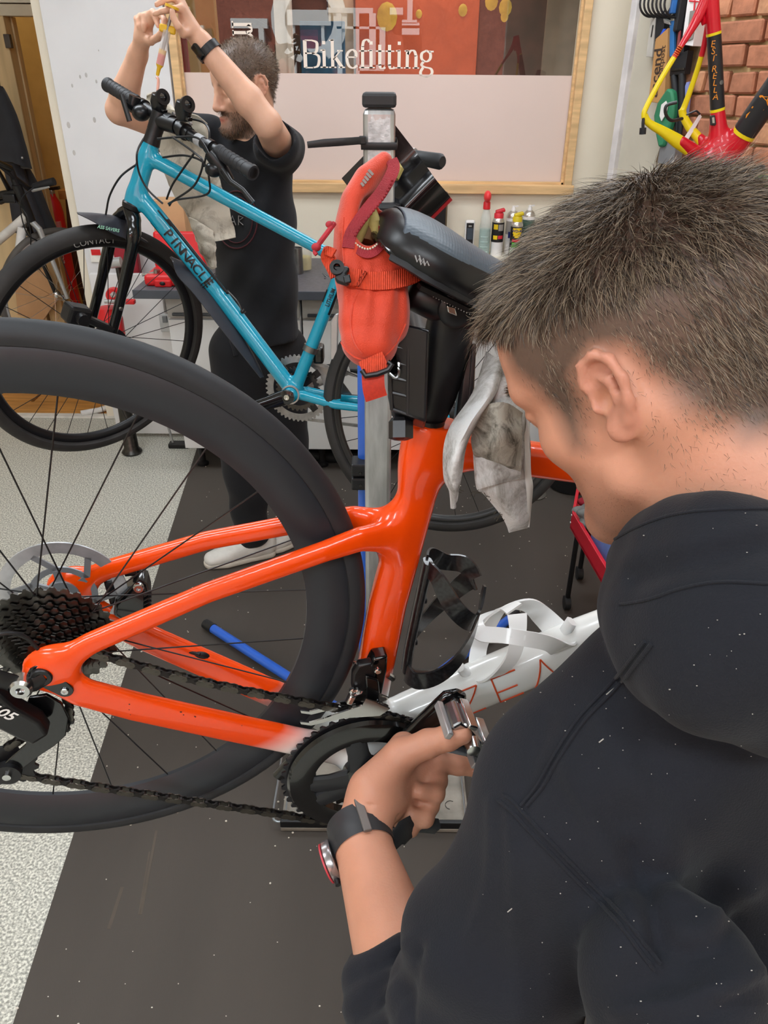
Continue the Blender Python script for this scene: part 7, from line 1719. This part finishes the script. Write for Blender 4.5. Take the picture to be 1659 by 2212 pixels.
hand(S, wrL, W(405, 55, 2.33), [(hl((392, 18, 2.31), (372, 20, 2.29), (350, 24, 2.28), (334, 30, 2.28)), .0095), (hl((386, 2, 2.33), (370, -4, 2.31), (352, 2, 2.30), (338, 10, 2.30)), .0095), (hl((380, -10, 2.35), (362, -16, 2.34), (346, -8, 2.33)), .009), (hl((384, -18, 2.37), (368, -24, 2.36), (354, -18, 2.35)), .008), (hl((396, 72, 2.29), (384, 56, 2.27), (374, 38, 2.27), (372, 24, 2.27)), .0105)])
hand(S, wrR, W(312, 70, 2.40), [(hl((330, 34, 2.36), (346, 30, 2.33), (356, 44, 2.31), (350, 60, 2.30)), .0095), (hl((318, 34, 2.38), (330, 26, 2.35), (338, 44, 2.34), (342, 56, 2.33)), .0095), (hl((304, 36, 2.40), (310, 34, 2.37), (312, 54, 2.36), (311, 66, 2.36)), .009), (hl((296, 40, 2.42), (298, 42, 2.39), (300, 58, 2.38)), .008), (hl((326, 88, 2.37), (340, 82, 2.33), (350, 70, 2.30), (360, 63, 2.29)), .0105)])
V, Q = surf(S, .0048); V = relax(V, Q, 1)
me = np_mesh('body', V, Q); a, b, c, hd_, ok = head_attrs(me, V, HA, f_, u_, l_, [(.110, .085), (.072, .080), (.062, .056), (.060, .030), (.050, .016), (.045, -.004), (.041, -.034), (.027, -.036)]+HAIR_LINE[8:], 1., .012, .9)
bodyA = link('body', me, skA, pA, ang=180)
mk = ok & (hd_ > .001)
P, Nn = sample_surface(V, Q, mk, 5000, 5)
Dn = Nn*.7+np.random.default_rng(3).normal(0, .35, P.shape)-np.array(u_)*.2; Dn /= np.linalg.norm(Dn, axis=1)[:, None]
strands('hair', P, Nn, Dn, np.full(len(P), .011), .0010, hair_mat('hair_short', '#4d4238', '#93836f'), pA, 7, 3, .4)
bm_ = ok & (b < -.052) & (a > .005) & (b > -.13) & ~((b > -.088) & (b < -.066) & (np.abs(c) < .026) & (a > .08))
P, Nn = sample_surface(V, Q, bm_, 1900, 6)
Dn = Nn*.6-np.array(u_)*.7+np.random.default_rng(4).normal(0, .25, P.shape); Dn /= np.linalg.norm(Dn, axis=1)[:, None]
strands('beard', P, Nn, Dn, np.full(len(P), .011), .0010, hair_mat('beard_hair', '#3a2d23', '#7d6248'), pA, 8, 3, .4)
# T-shirt
S = SDF()
S.sweep([W(548, 318, 2.66), W(548, 350, 2.66), chA, W(552, 600, 2.63), hpA+Vector((0, 0, -.03))], [.075, .105, .122, .124, .126], [.10, .155, .172, .172, .176], tuple(l_), .02)
for sh_, el_ in ((shL, elL), (shR, elR)): S.limb(sh_.lerp(NBA, .35), sh_, .062, .068, .03); S.limb(sh_, sh_.lerp(el_, .42)-Vector((0, 0, .012)), .068, .066, .02)
S.limb(NBA+Vector((0, 0, .12)), NBA-Vector((0, 0, .02))+fh*.03, .064, .068, .006, True)
for sh_, el_ in ((shL, elL), (shR, elR)):
    d_ = (el_-sh_).normalized(); S.limb(sh_.lerp(el_, .44)+d_*.09, sh_.lerp(el_, .44)+d_*.012, .06, .058, .004, True)
hemz = hpA.z-.055
def tee_fold(p, d):
    d = d+.006*np.sin(p[:, 2]*30+p[:, 0]*22)*np.clip((1.35-p[:, 2])/.4, 0, 1)+.003*np.sin(p[:, 0]*60-p[:, 2]*38)
    return np.maximum(d, hemz+.012*np.sin(p[:, 0]*14)-p[:, 2])
S.post.append(tee_fold)
V, Q = surf(S, .0062); V = relax(V, Q, 2); teeo = link('t_shirt', np_mesh('t_shirt', V, Q), tee, pA, ang=180)
bv = bvh_of(V, Q)
def decal(pts, rad, name, m, par, bv): 
    P = [hit(bv, x, y) for x, y in pts]; P = [p for p in P if p is not None]
    return MB().tube(P, rad, 6).out(name, m, par) if len(P) > 1 else None
mar = mat('maroon_print', '#4a2026', .8); greyp = mat('grey_print', '#9a9694', .8)
decal([(512+44*math.cos(t), 475+62*math.sin(t)) for t in np.linspace(0, 2*PI, 30)], .0022, 'shirt_print', mar, teeo, bv)
decal([(512+34*math.cos(t), 475+50*math.sin(t)) for t in np.linspace(0, 2*PI, 30)], .0016, 'shirt_print', mar, teeo, bv)
for st_ in ([(496, 486), (503, 466), (510, 486)], [(499, 479), (507, 479)], [(516, 486), (516, 466), (526, 470), (516, 477), (526, 486)], [(514, 440), (522, 446), (530, 440)]): decal(st_, .0013, 'shirt_lettering', greyp, teeo, bv)
# trousers, shoes
S = SDF()
S.sweep([W(556, 640, 2.62), hpA+Vector((0, 0, -.06)), W(556, 770, 2.60)], [.10, .112, .105], [.145, .155, .15], tuple(l_), .02)
kL, fL = W(548, 960, 2.52), W(556, 1115, 2.53); kR, fR = W(626, 930, 2.62), W(640, 1100, 2.66)
ancL = Vector((ah(545, 1150, .12).x, ah(545, 1150, .12).y, .11)); ancR = Vector((-.33, 2.62, .11))
hipL, hipR = W(520, 760, 2.57), W(600, 760, 2.64)
kneeL, kneeR = hipL.lerp(ancL, .48)+fh*.02, hipR.lerp(ancR, .48)+fh*.02
S.chain([hipL, kneeL, ancL], [.108, .085, .062], .03); S.chain([hipR, kneeR, ancR], [.108, .085, .062], .03)
def tr_fold(p, d): return d+.005*np.sin(p[:, 2]*44+p[:, 0]*30)*np.clip((.6-p[:, 2])/.4, .15, 1)
S.post.append(tr_fold); S.post.append(lambda p, d: np.maximum(d, .075-p[:, 2]))
V, Q = surf(S, .0068); V = relax(V, Q, 2); tro = link('trousers', np_mesh('trousers', V, Q), trouser_m, pA, ang=180)
bv = bvh_of(V, Q); decal([(500, 735), (506, 752), (510, 768)], .008, 'strap_loop', trouser_m, tro, bv)
shoem = mat('white_leather', '#d9d8d2', .5, var=.08, vscale=20); sole = mat('shoe_sole', '#c6c1b5', .6)
for an in (ancL, ancR):
    td = Vector((-.93, -.36, 0)).normalized() if an is ancL else Vector((-.8, -.6, 0)).normalized(); sd_ = td.cross(Z); b0 = Vector((an.x, an.y, .0))
    S = SDF(); S.sweep([b0-td*.055+Z*.055, b0+td*.02+Z*.06, b0+td*.10+Z*.046, b0+td*.165+Z*.036], [.05, .052, .038, .026], [.034, .038, .046, .036], tuple(sd_), .012); S.limb(b0+Z*.06, b0+Z*.13, .042, .04, .015)
    S.post.append(lambda p, d: np.maximum(d, .024-p[:, 2])); V, Q = surf(S, .005); V = relax(V, Q, 2)
    sh_o = link('shoe', np_mesh('shoe', V, Q), shoem, pA, ang=60)
    S = SDF(); S.sweep([b0-td*.06+Z*.018, b0+td*.02+Z*.018, b0+td*.11+Z*.018, b0+td*.17+Z*.02], [.024]*4, [.034, .037, .047, .034], tuple(sd_), .012); S.post.append(lambda p, d: np.maximum(np.maximum(d, .0075-p[:, 2]), p[:, 2]-.030)); V, Q = surf(S, .005); link('sole', np_mesh('sole', V, Q), sole, sh_o, ang=50)
    for i in range(4): q = b0+td*(.045+.022*i)+Z*(.112-.017*i); MB().tube([q-sd_*.022, q+Z*.004, q+sd_*.022], .004, 6).out('lace', wht, sh_o)
# watch and syringe
wt_ = thing('fitness_watch', None, None); wt_.parent = pA; wt_.matrix_parent_inverse = inv_of(pA)
ad = (wrL-elL).normalized(); wc_ = wrL.lerp(elL, .10)
MB().ring([(.0300, -.010), (.0335, -.010), (.0335, .010), (.0300, .010)], wc_, ad, 32).out('strap', mat('strap_black', '#17171a', .45), wt_)
q = W(419, 112, 2.30); MB().box(wc_+(q-wc_).normalized()*.034, (.012, .022, .038), Matrix(((q-wc_).normalized(), ad.cross((q-wc_).normalized()), ad)).transposed()).out('watch_body', gl_black, wt_, False, bev=.004)
syr = thing('bleed_syringe', 'clear syringe with yellow fittings and red fluid feeding the brake lever of the turquoise bicycle', 'syringe', tuple(W(350, 120, 2.29)))
s0, s1 = W(345, 140, 2.28), W(362, 62, 2.285); sd_ = (s1-s0).normalized()
yelp = mat('syringe_yellow', '#e2b32a', .4); clr = mat('clear_tube', '#e4dcd8', .12, alpha=.35); rfl = mat('red_fluid', '#d8442a', .2)
Ls = (s1-s0).length
MB().lathe([(.0098, 0), (.0098, Ls*.95)], s0, sd_, 18, cap=False).out('barrel', clr, syr); MB().lathe([(.0092, .001), (.0092, Ls*.30)], s0, sd_, 18).out('fluid', rfl, syr)
MB().lathe([(.0094, Ls*.30), (.0094, Ls*.42)], s0, sd_, 18).out('plunger_seal', yelp, syr); MB().tube([s0+sd_*Ls*.42, W(371, 26, 2.285)], .0042, 10).out('plunger_rod', mat('rod_grey', '#8f8f90', .3, metal=.6), syr)
MB().bar(s1-RX*.022+sd_*.004, s1+RX*.022-sd_*.006, .018, .009, (0, 1, 0)).out('finger_flange', yelp, syr, bev=.004); MB().lathe([(.017, 0), (.017, .006)], W(371, 18, 2.285), sd_, 16).out('thumb_rest', yelp, syr)
MB().lathe([(.0098, 0), (.005, -.008), (.0045, -.022), (.0036, -.026)], s0, sd_, 14).out('tip', yelp, syr)
cable([tuple(s0-sd_*.03), tuple(W(342, 175, 2.27)), tuple(W(340, 205, 2.25)), tuple(W(343, 214, 2.22))], .0036, 'feed_tube', mat('pink_tube', '#d99a86', .3), syr)
# ---- the mechanic in the foreground turning the crank
pB = thing('person', 'short haired man in a black hooded top leaning over the orange bicycle turning its pedal', 'person', (.38, .45, 0))
fh = Vector((-.766, .643, 0)); nu = R(30)
f_ = fh*math.cos(nu)-Z*math.sin(nu); u_ = Z*math.cos(nu)+fh*math.sin(nu); l_ = u_.cross(f_)
HB = Vector((.184, .516, 1.472)); SB = 1.0
NB = HB-u_*.175-f_*.070
skB = skin_mat('skin_tan', '#c68d72', '#4d4036', '#c0776d')
S = SDF(); hpB = head_sdf(S, HB, f_, u_, l_, SB, NB, .80, .62, .021)
S.limb(hpB(-.03, -.10, .0), NB, .060, .066, .02)
# neck muscle behind the ear
S.limb(hpB(-.03, -.03, .052), hpB(.0, -.165, .025), .014, .012, .03)
wr = az(778, 1805, .815); el = az(940, 2330, .625); shl = az(1262, 1705, .57)
fm = el.lerp(wr, .35)
S.limb(shl, el, .05, .042, .02); S.limb(el, fm, .042, .0415, .012); S.limb(fm, wr, .0415, .0285, .012)
T1 = Vector((.315, .492, 1.19)); T2 = Vector((.36, .455, 1.02)); T3 = Vector((.40, .42, .85)); T0 = Vector((.315, .485, 1.30))
lh = Vector((-.643, -.766, 0)); shr = shl-lh*.37+Vector((0, 0, .01))
S.sweep([T0, T1, T2, T3], [.06, .10, .11, .11], [.07, .15, .14, .14], tuple(lh), .03); S.limb(NB, T1, .058, .075, .02)
elr, wrr = Vector((.56, .62, 1.02)), Vector((.535, .735, 1.20))
S.chain([shr, elr, wrr], [.05, .042, .029], .02)
# left hand round the pedal
A3 = lambda *p: [az(x, y, z) for x, y, z in p]
pal = az(835, 1690, .855)
S.limb(wr, az(815, 1720, .84), .0275, .026, .015)
for x, y, z, r_ in ((872, 1612, .872, .0165), (885, 1655, .882, .0175), (885, 1695, .880, .0175), (868, 1735, .868, .0160)): S.limb(az(805, 1735, .836), az(x, y, z), .024, r_, .012)
S.limb(az(800, 1700, .83), az(868, 1630, .85), .022, .0185, .012)
dig = [(A3((868, 1630, .846), (925, 1606, .842), (968, 1594, .836), (1000, 1587, .832)), (.0175, .0150, .0135, .0105)),
       (A3((885, 1655, .882), (945, 1648, .892), (990, 1652, .898), (1028, 1662, .902)), (.0150, .0128, .0115, .0092)),
       (A3((890, 1684, .882), (944, 1686, .880), (940, 1714, .864), (908, 1710, .856)), (.0138, .0116, .0106, .0092)),
       (A3((880, 1724, .874), (928, 1740, .868), (918, 1768, .854), (890, 1760, .850)), (.0126, .0106, .0097, .0084)),
       (A3((862, 1748, .866), (895, 1772, .862), (886, 1790, .852), (866, 1783, .849)), (.0115, .0100, .0090, .0078))]
for pts, rs_ in dig:
    for i in range(3): S.limb(pts[i], pts[i+1], rs_[i], rs_[i+1], .0032 if i else .006)
    S.ell(pts[1], (rs_[1]*1.06,)*3, None, .003); S.ell(pts[2], (rs_[2]*1.05,)*3, None, .003)
# creases at the wrist and the thumb web
for a, b in (((792, 1752), (862, 1790)), ((800, 1738), (868, 1770))): S.limb(az(*a, .808), az(*b, .828), .0016, .0016, .004, True)
V, Q = surf(S, .0026); V = relax(V, Q, 2, .4)
me = np_mesh('body', V, Q); a, b, c, hd_, ok = head_attrs(me, V, HB, f_, u_, l_, HAIR_LINE, SB, .018, .12)
bodyB = link('body', me, skB, pB, ang=180)
bvB = bvh_of(V, Q)
# nails
nail = mat('nail', '#d9a596', .3)
for (p, q) in ((dig[0][0][2], dig[0][0][3]), (dig[1][0][2], dig[1][0][3])):
    t = (q-p).normalized(); up_ = (-FW-t*(-FW).dot(t)).normalized(); r_ = .0098; sd_ = t.cross(up_)
    g = [[q-t*(.008-.010*i/3)+sd_*(.0052*math.sin(R(k*24)))+up_*(r_*math.cos(R(k*24))*.98) for k in (-2, -1, 0, 1, 2)] for i in range(4)]
    MB().sheet(g, .0006).out('nail', nail, bodyB)
# eyes
for s in (-1, 1): MB().ball(hpB(.0785, -.008, s*.032), .0122, 14, 10).out('eye', mat('eye_white', '#e6e0da', .2), pB)
# hair: sides short, top long and brushed forward
mk = ok & (hd_ > -.004)
hA, uA, lA, fA = np.array(HB), np.array(u_), np.array(l_), np.array(f_)
def head_hair(n_, seed, lo, hi):
    P, Nn = sample_surface(V, Q, mk, n_, seed); q = P-hA; aa, bb_, cc = q@fA, q@uA, q@lA
    rg = np.random.default_rng(seed+1); dd_ = poly_dist(aa, bb_, HAIR_LINE)
    top = np.clip((bb_-.045)/.045, 0, 1)
    keep = rg.random(len(P)) < np.clip(.55+dd_/.016, .25, 1)
    P, Nn, aa, bb_, cc, dd_, top = [x[keep] for x in (P, Nn, aa, bb_, cc, dd_, top)]
    n2 = len(P)
    wh = np.stack([aa+.045, cc], 1); wl = np.linalg.norm(wh, axis=1)[:, None]+1e-6   # whorl at the crown
    radial = (wh/wl)[:, :1]*fA+(wh/wl)[:, 1:]*lA; swirl = -(wh/wl)[:, 1:]*fA+(wh/wl)[:, :1]*lA
    topd = radial*.9+swirl*.45*np.exp(-wl/.04)+fA*(.5*np.clip(aa/.05, 0, 1))[:, None]
    sided = -uA*.85-fA*.25*np.sign(.0-aa)[:, None]*0-fA*.30
    clump = np.sin(aa*190+3*np.sin(cc*120))[:, None]*lA*.28+np.sin(bb_*150+cc*90)[:, None]*fA*.22
    d = topd*top[:, None]+sided*(1-top)[:, None]+Nn*(.10+.10*top)[:, None]+clump*(.3+.7*top)[:, None]+rg.normal(0, .16, (n2, 3))
    d /= np.linalg.norm(d, axis=1)[:, None]
    L_ = (.0045+.009*np.clip(dd_/.05, 0, 1)+.013*top+.008*np.clip((aa-.045)/.03, 0, 1)*top)*rg.uniform(lo, hi, n2)
    return P, Nn, d, L_, bb_
hm = hair_mat('hair_brown', '#322922', '#9a8872')
P, Nn, d, L_, bb_ = head_hair(46000, 11, .65, 1.2)
tp = bb_ > .05
strands('hair', P[tp], Nn[tp], d[tp], L_[tp], .00050, hm, pB, 21, 5, .42, .75)
strands('hair_sides', P[~tp], Nn[~tp], d[~tp], L_[~tp], .00036, hm, pB, 22, 3, .25, .5)
# forelock falling past the forehead
rg = np.random.default_rng(31); n_ = 2600
P0 = np.array([list(hpB(.070+.02*x, .078-.012*x, y)) for x, y in zip(rg.random(n_), rg.uniform(-.040, .046, n_))])
hb_ = [bvB.find_nearest(Vector(p)) for p in P0]; P0 = np.array([list(h_[0]) for h_ in hb_]); N0 = np.array([list(h_[1]) for h_ in hb_])
d = fA*.90-uA*.12-lA*.12+N0*.12+rg.normal(0, .13, (n_, 3)); d /= np.linalg.norm(d, axis=1)[:, None]
strands('forelock', P0, N0, d, rg.uniform(.022, .044, n_), .00055, hm, pB, 33, 6, .40, 1.1)
# brows and lashes
mk2 = ok & (np.exp(-((b-.016)/.005)**2)*np.exp(-((np.abs(c)-.030)/.016)**4)*(a > .062) > .35)
P, Nn = sample_surface(V, Q, mk2, 420, 41); d = Nn*.35+np.sign((P-hA)@lA)[:, None]*lA*.8+uA*.2; d /= np.linalg.norm(d, axis=1)[:, None]
strands('eyebrow', P, Nn, d, np.full(len(P), .008), .0004, hm, pB, 42, 3, .2)
mk3 = ok & (b < -.055) & (a > -.005) & (b > -.14) & (hd_ < -.004)
P, Nn = sample_surface(V, Q, mk3, 5200, 43); d = Nn*.8-uA*.5+np.random.default_rng(44).normal(0, .3, P.shape); d /= np.linalg.norm(d, axis=1)[:, None]
strands('stubble', P, Nn, d, np.full(len(P), .0016), .00022, mat('stubble_hair', '#4f3f34', .6), pB, 45, 2, .2)
mk4 = ok & (a < -.02) & (b > -.13) & (hd_ < -.001) & (hd_ > -.05)
P, Nn = sample_surface(V, Q, mk4, 900, 47); d = Nn*.5-uA*.6+np.random.default_rng(48).normal(0, .4, P.shape); d /= np.linalg.norm(d, axis=1)[:, None]
strands('nape_hair', P, Nn, d, np.full(len(P), .006), .00025, hm, pB, 49, 3, .5)
# hooded top
S = SDF()
S.sweep([T0+Vector((0, 0, -.02)), T1, T2, T3, T3+Vector((.02, -.02, -.16))], [.075, .122, .135, .138, .14], [.085, .178, .175, .17, .172], tuple(lh), .03)
S.limb(az(1590, 1390, .56), shl, .066, .074, .045)
S.limb(shl, shl.lerp(el, .5), .0735, .072, .03); S.limb(shl.lerp(el, .5), el, .072, .058, .02)
S.limb(shr, shr.lerp(elr, .5), .072, .07, .03); S.limb(shr.lerp(elr, .5), elr, .07, .056, .02); S.limb(elr, elr.lerp(wrr, .8), .056, .042, .01); S.limb(NB-Vector((0, 0, .07)), shr, .07, .072, .05)
cf = az(845, 2005, .735); S.limb(el, el.lerp(cf, .55), .058, .051, .022); S.limb(el.lerp(cf, .55), cf, .051, .0375, .012)
ring1 = [az(1412, 1222, .56), az(1446, 1226, .515), az(1500, 1222, .48), az(1570, 1222, .46), az(1660, 1226, .465), az(1760, 1235, .50), az(1800, 1210, .57)]
S.chain(ring1, [.034, .037, .039, .041, .042, .042, .040], .004)
ring2 = [az(1452, 1268, .56), az(1470, 1312, .52), az(1510, 1345, .485), az(1580, 1370, .455), az(1700, 1410, .46), az(1800, 1380, .52)]
S.chain(ring2, [.045, .052, .057, .060, .060, .056], .004)
S.limb(az(1560, 1290, .50), az(1740, 1330, .50), .06, .06, .02)
S.limb(NB+Z*.18+f_*.03, NB-Z*.03, .066, .069, .006, True)
ccut = (RX*-.50+UP*.86+FW*.35).normalized(); cfn, ccn = np.array(cf, np.float32), np.array(ccut, np.float32)
S.post.append(lambda p, d: np.where((np.linalg.norm(p-cfn, axis=1) < .12) & ((p-cfn)@ccn > -.03) & (np.linalg.norm(np.cross(p-cfn, np.array((cf-el).normalized())), axis=1) < .056), np.maximum(d, (p-cfn)@ccn), d))
S.limb(az(1445, 2120, .475), az(1560, 2520, .57), .055, .10, .012)
# pulled folds under the arm
for P_, r_ in (([(1385, 1800, .478), (1420, 1930, .452), (1445, 2075, .435)], .012), ([(1445, 2060, .44), (1520, 1985, .44), (1580, 2000, .44)], .012), ([(1250, 1790, .48), (1330, 1930, .455)], .008), ([(1420, 2120, .43), (1300, 2230, .44)], .016), ([(1330, 1560, .47), (1400, 1720, .465)], .010)):
    for p, q in zip(P_, P_[1:]): S.limb(az(*p), az(*q), r_, r_*.9, .022, True)
RXn, UPn, FWn, CAMn = (np.array(v, np.float32) for v in (RX, UP, FW, CAM))
el_n, sh_n, cf_n = (np.array(v, np.float32) for v in (el, shl, cf))
def hood_fold(p, d):
    t = np.clip(((p-el_n)@(cf_n-el_n))/float((cf_n-el_n)@(cf_n-el_n)), 0, 1.3); near = np.exp(-(seg_d(p, el_n, cf_n, .05, .04)/.02)**2)
    w_ = .0042*near*np.sin(t*26+((p-el_n)@RXn)*25)*np.clip((1.05-t)*2, 0, 1)
    w_ += .0048*np.sin((p@RXn)*30+(p@UPn)*21)*np.sin((p@UPn)*15-(p@FWn)*12+.6)+.0012*np.sin((p@RXn)*75-(p@UPn)*50)
    q = ((p-sh_n)@(el_n-sh_n))/float((el_n-sh_n)@(el_n-sh_n)); w_ += .003*np.exp(-((q-.75)/.35)**2)*np.sin(q*30+(p@RXn)*30)
    return d+w_
S.post.insert(0, hood_fold)
V2, Q2 = surf(S, .0042); V2 = relax(V2, Q2, 3)
tmp = np_mesh('tmp', V2, Q2); NV = np.zeros(len(V2)*3, np.float32); tmp.vertices.foreach_get('normal', NV); NV = NV.reshape(-1, 3); bpy.data.meshes.remove(tmp)
dz_ = (V2-CAMn)@FWn; sx_ = IW/2+FPX*((V2-CAMn)@RXn)/dz_; sy_ = IH/2-FPX*((V2-CAMn)@UPn)/dz_
near_ = np.clip(-(NV*((V2-CAMn)/np.linalg.norm(V2-CAMn, axis=1)[:, None])).sum(1)*2.5, 0, 1)
for pts, wd, am in (([(1368, 1250), (1500, 1212), (1659, 1171)], 26, -.004), ([(1350, 1215), (1480, 1180), (1659, 1145)], 22, .003), ([(1221, 1649), (1336, 1901), (1410, 2075)], 20, .0045), ([(1368, 1838), (1410, 1970), (1424, 2050)], 22, -.008), ([(1473, 2006), (1515, 2022), (1568, 1943), (1620, 1912)], 28, .0065), ([(1490, 2062), (1540, 2050), (1590, 1990)], 20, -.005), ([(1336, 2180), (1473, 2169), (1659, 2090)], 24, .006), ([(1380, 2215), (1490, 2205), (1659, 2130)], 18, -.005), ([(1063, 1733), (1058, 1890), (1016, 2022)], 13, .0028), ([(1100, 1730), (1112, 1900), (1118, 2212)], 16, .0028), ([(1180, 1560), (1150, 1640), (1128, 1720)], 22, -.003), ([(1300, 1560), (1400, 1760), (1480, 1900)], 34, .004), ([(1400, 1600), (1500, 1800), (1560, 1930)], 40, -.004),
                    ([(795, 2087), (840, 2060), (898, 2022)], 11, .003), ([(802, 2139), (850, 2100), (891, 2053)], 10, -.003), ([(815, 2175), (860, 2120), (890, 2085)], 11, .003), ([(836, 2208), (866, 2150), (880, 2110)], 10, -.003), ([(900, 2040), (886, 2120), (880, 2212)], 16, -.006)):
    P_ = np.array(spline(pts, 8)); dd2 = np.full(len(V2), 1e9)
    for a_, b_ in zip(P_, P_[1:]):
        ab = b_-a_; t_ = np.clip(((sx_-a_[0])*ab[0]+(sy_-a_[1])*ab[1])/(ab@ab), 0, 1); dd2 = np.minimum(dd2, (sx_-a_[0]-t_*ab[0])**2+(sy_-a_[1]-t_*ab[1])**2)
    V2 = V2+NV*(am*np.exp(-dd2/wd**2)*near_)[:, None]
V2 = relax(V2, Q2, 1)
hood = link('hoodie', np_mesh('hoodie', V2, Q2), cloth_black, pB, ang=180)
bv2 = bvh_of(V2, Q2)
def seam(pts, rad, name, lift=.0006):
    P = [hit(bv2, x, y, lift) for x, y in spline(pts, 10)]; P = [p for p in P if p is not None]
    if len(P) > 2: MB().tube(P, rad, 6).out(name, cloth_black, hood)
for k in (-7, 7):
    seam([(1402+k, 1388+k*.4), (1330+k, 1478+k*.5), (1252+k, 1562+k*.3), (1196+k, 1648), (1166+k, 1700), (1132+k, 1742)], .0013, 'shoulder_seam')
for k in (-6, 6):
    seam([(1082+k, 1722-k), (1112+k, 1748-k), (1180+k, 1820-k), (1262+k, 1905-k), (1340+k, 1985-k), (1398+k, 2062-k), (1420+k, 2090-k)], .0013, 'armhole_seam')
seam([(1340, 1306), (1400, 1296), (1480, 1270), (1560, 1258), (1659, 1262)], .0010, 'hood_seam'); seam([(1322, 1170), (1380, 1138), (1460, 1112), (1560, 1102), (1659, 1100)], .0010, 'neck_seam')
rr = random.Random(17); mb = MB()
for i in range(110):
    px, py = rr.uniform(1040, 1659), rr.uniform(1090, 2212); p = hit(bv2, px, py, .0006)
    if p is None: continue
    s_ = rr.choice((.00022, .0003, .0004)); mb.ball(p, (s_*rr.uniform(.8, 2), s_, s_), 5, 3)
for px, py, l_2 in ((1104, 1964, .004), (1320, 1494, .006), (1300, 1600, .003)):
    p = hit(bv2, px, py, .0008)
    if p is not None: mb.tube([p-RX*l_2*.5-UP*l_2*.4, p+RX*l_2*.5+UP*l_2*.4], .0004, 5)
mb.out('lint', mat('lint', '#a7a39b', .9), hood)['kind'] = 'stuff'
# ribbed cuff end
cd_ = (cf-el).normalized(); MB().ring([(.0370, -.002), (.0392, .000), (.0392, .003), (.0372, .004), (.0362, .001)], cf-ccut*.002, ccut, 40).out('cuff_edge', cloth_black, hood)
# watch on the left wrist
wtb = thing('wrist_watch', None, None); wtb.parent = pB; wtb.matrix_parent_inverse = inv_of(pB)
wd_ = (wr-fm).normalized(); wp = wr-wd_*.001; strapm = mat('strap_grey', '#2c2d2f', .5, var=.1)
MB().ring([(.0310, -.0165), (.0325, -.0175), (.0335, -.006), (.0345, 0), (.0335, .006), (.0325, .0175), (.0310, .0165)], wp, wd_, 44).out('strap', strapm, wtb)
fdir_ = (az(812, 1770, .80)-wp); fdir_ = (fdir_-wd_*fdir_.dot(wd_)).normalized()
def on_wrist(px, py): 
    d = FW + RX*((px-IW/2)/FPX) - UP*((py-IH/2)/FPX); return CAM+d*((wp-CAM).dot(FW))
kd = (-FW-wd_*(-FW).dot(wd_)).normalized(); ks = wd_.cross(kd)
ks = ks if ks.dot(RX) > 0 else -ks
kq = (kd*.86+ks*.5).normalized(); MB().box(wp+kq*.0345, (.004, .009, .040), Matrix((kq, wd_.cross(kq), wd_)).transposed()).out('keeper', mat('keeper', '#6b6864', .35, metal=.4), wtb, False, bev=.001)
kl = (-ks*.93+kd*.12).normalized(); Mw = Matrix((kl, wd_.cross(kl), wd_)).transposed()
MB().lathe([(.0205, 0), (.022, .002), (.022, .008), (.019, .010), (.0, .010)], wp+kl*.031-wd_*.012, kl, 26).out('watch_case', mat('case_steel', '#a8a4a4', .25, metal=.8), wtb)
MB().ring([(.0165, .0098), (.0205, .0098), (.0205, .0115), (.0165, .0115)], wp+kl*.031-wd_*.012, kl, 30).out('bezel', mat('bezel_red', '#c33a44', .4), wtb)
MB().lathe([(.003, 0), (.003, .006), (0, .006)], wp+kl*.036-wd_*.034, -wd_, 10).out('crown', sat_black, wtb)
tl = [az(838, 1826, .815), az(868, 1800, .83), az(900, 1782, .85), az(950, 1786, .86)]
MB().tube(spline([tuple(p) for p in tl], 5), [.010]*5+[.013]*5+[.009]*5+[.003], 10, tuple(FW), rb=[.0022]*16).out('strap_tail', strapm, wtb)
# trousers and shoes
S = SDF(); hL, hR = T3+lh*.09+Vector((.01, -.01, -.05)), T3-lh*.09+Vector((.01, -.01, -.05))
S.sweep([T3+Vector((0, 0, .06)), T3+Vector((.01, -.01, -.08))], [.125, .125], [.165, .165], tuple(lh), .02)
fl_, fr2 = Vector((.33, .30, .10)), Vector((.60, .50, .10))
S.chain([hL, Vector((.34, .33, .47)), fl_], [.11, .078, .055], .03); S.chain([hR, Vector((.54, .48, .47)), fr2], [.11, .078, .055], .03); S.post.append(lambda p, d: np.maximum(d, .06-p[:, 2]))
V3, Q3 = surf(S, .011); link('trousers', np_mesh('trousers', relax(V3, Q3, 2), Q3), trouser_m, pB, ang=180)
for an in (fl_, fr2):
    S = SDF(); b0 = Vector((an.x, an.y, 0)); S.sweep([b0-fh*.05+Z*.045, b0+fh*.05+Z*.05, b0+fh*.16+Z*.036], [.045, .044, .028], [.034, .042, .036], tuple(lh), .012); S.limb(b0+Z*.05, b0+Z*.12, .042, .04, .015); S.post.append(lambda p, d: np.maximum(d, .0075-p[:, 2]))
    V3, Q3 = surf(S, .008); link('shoe', np_mesh('shoe', V3, Q3), matt_black, pB, ang=60)
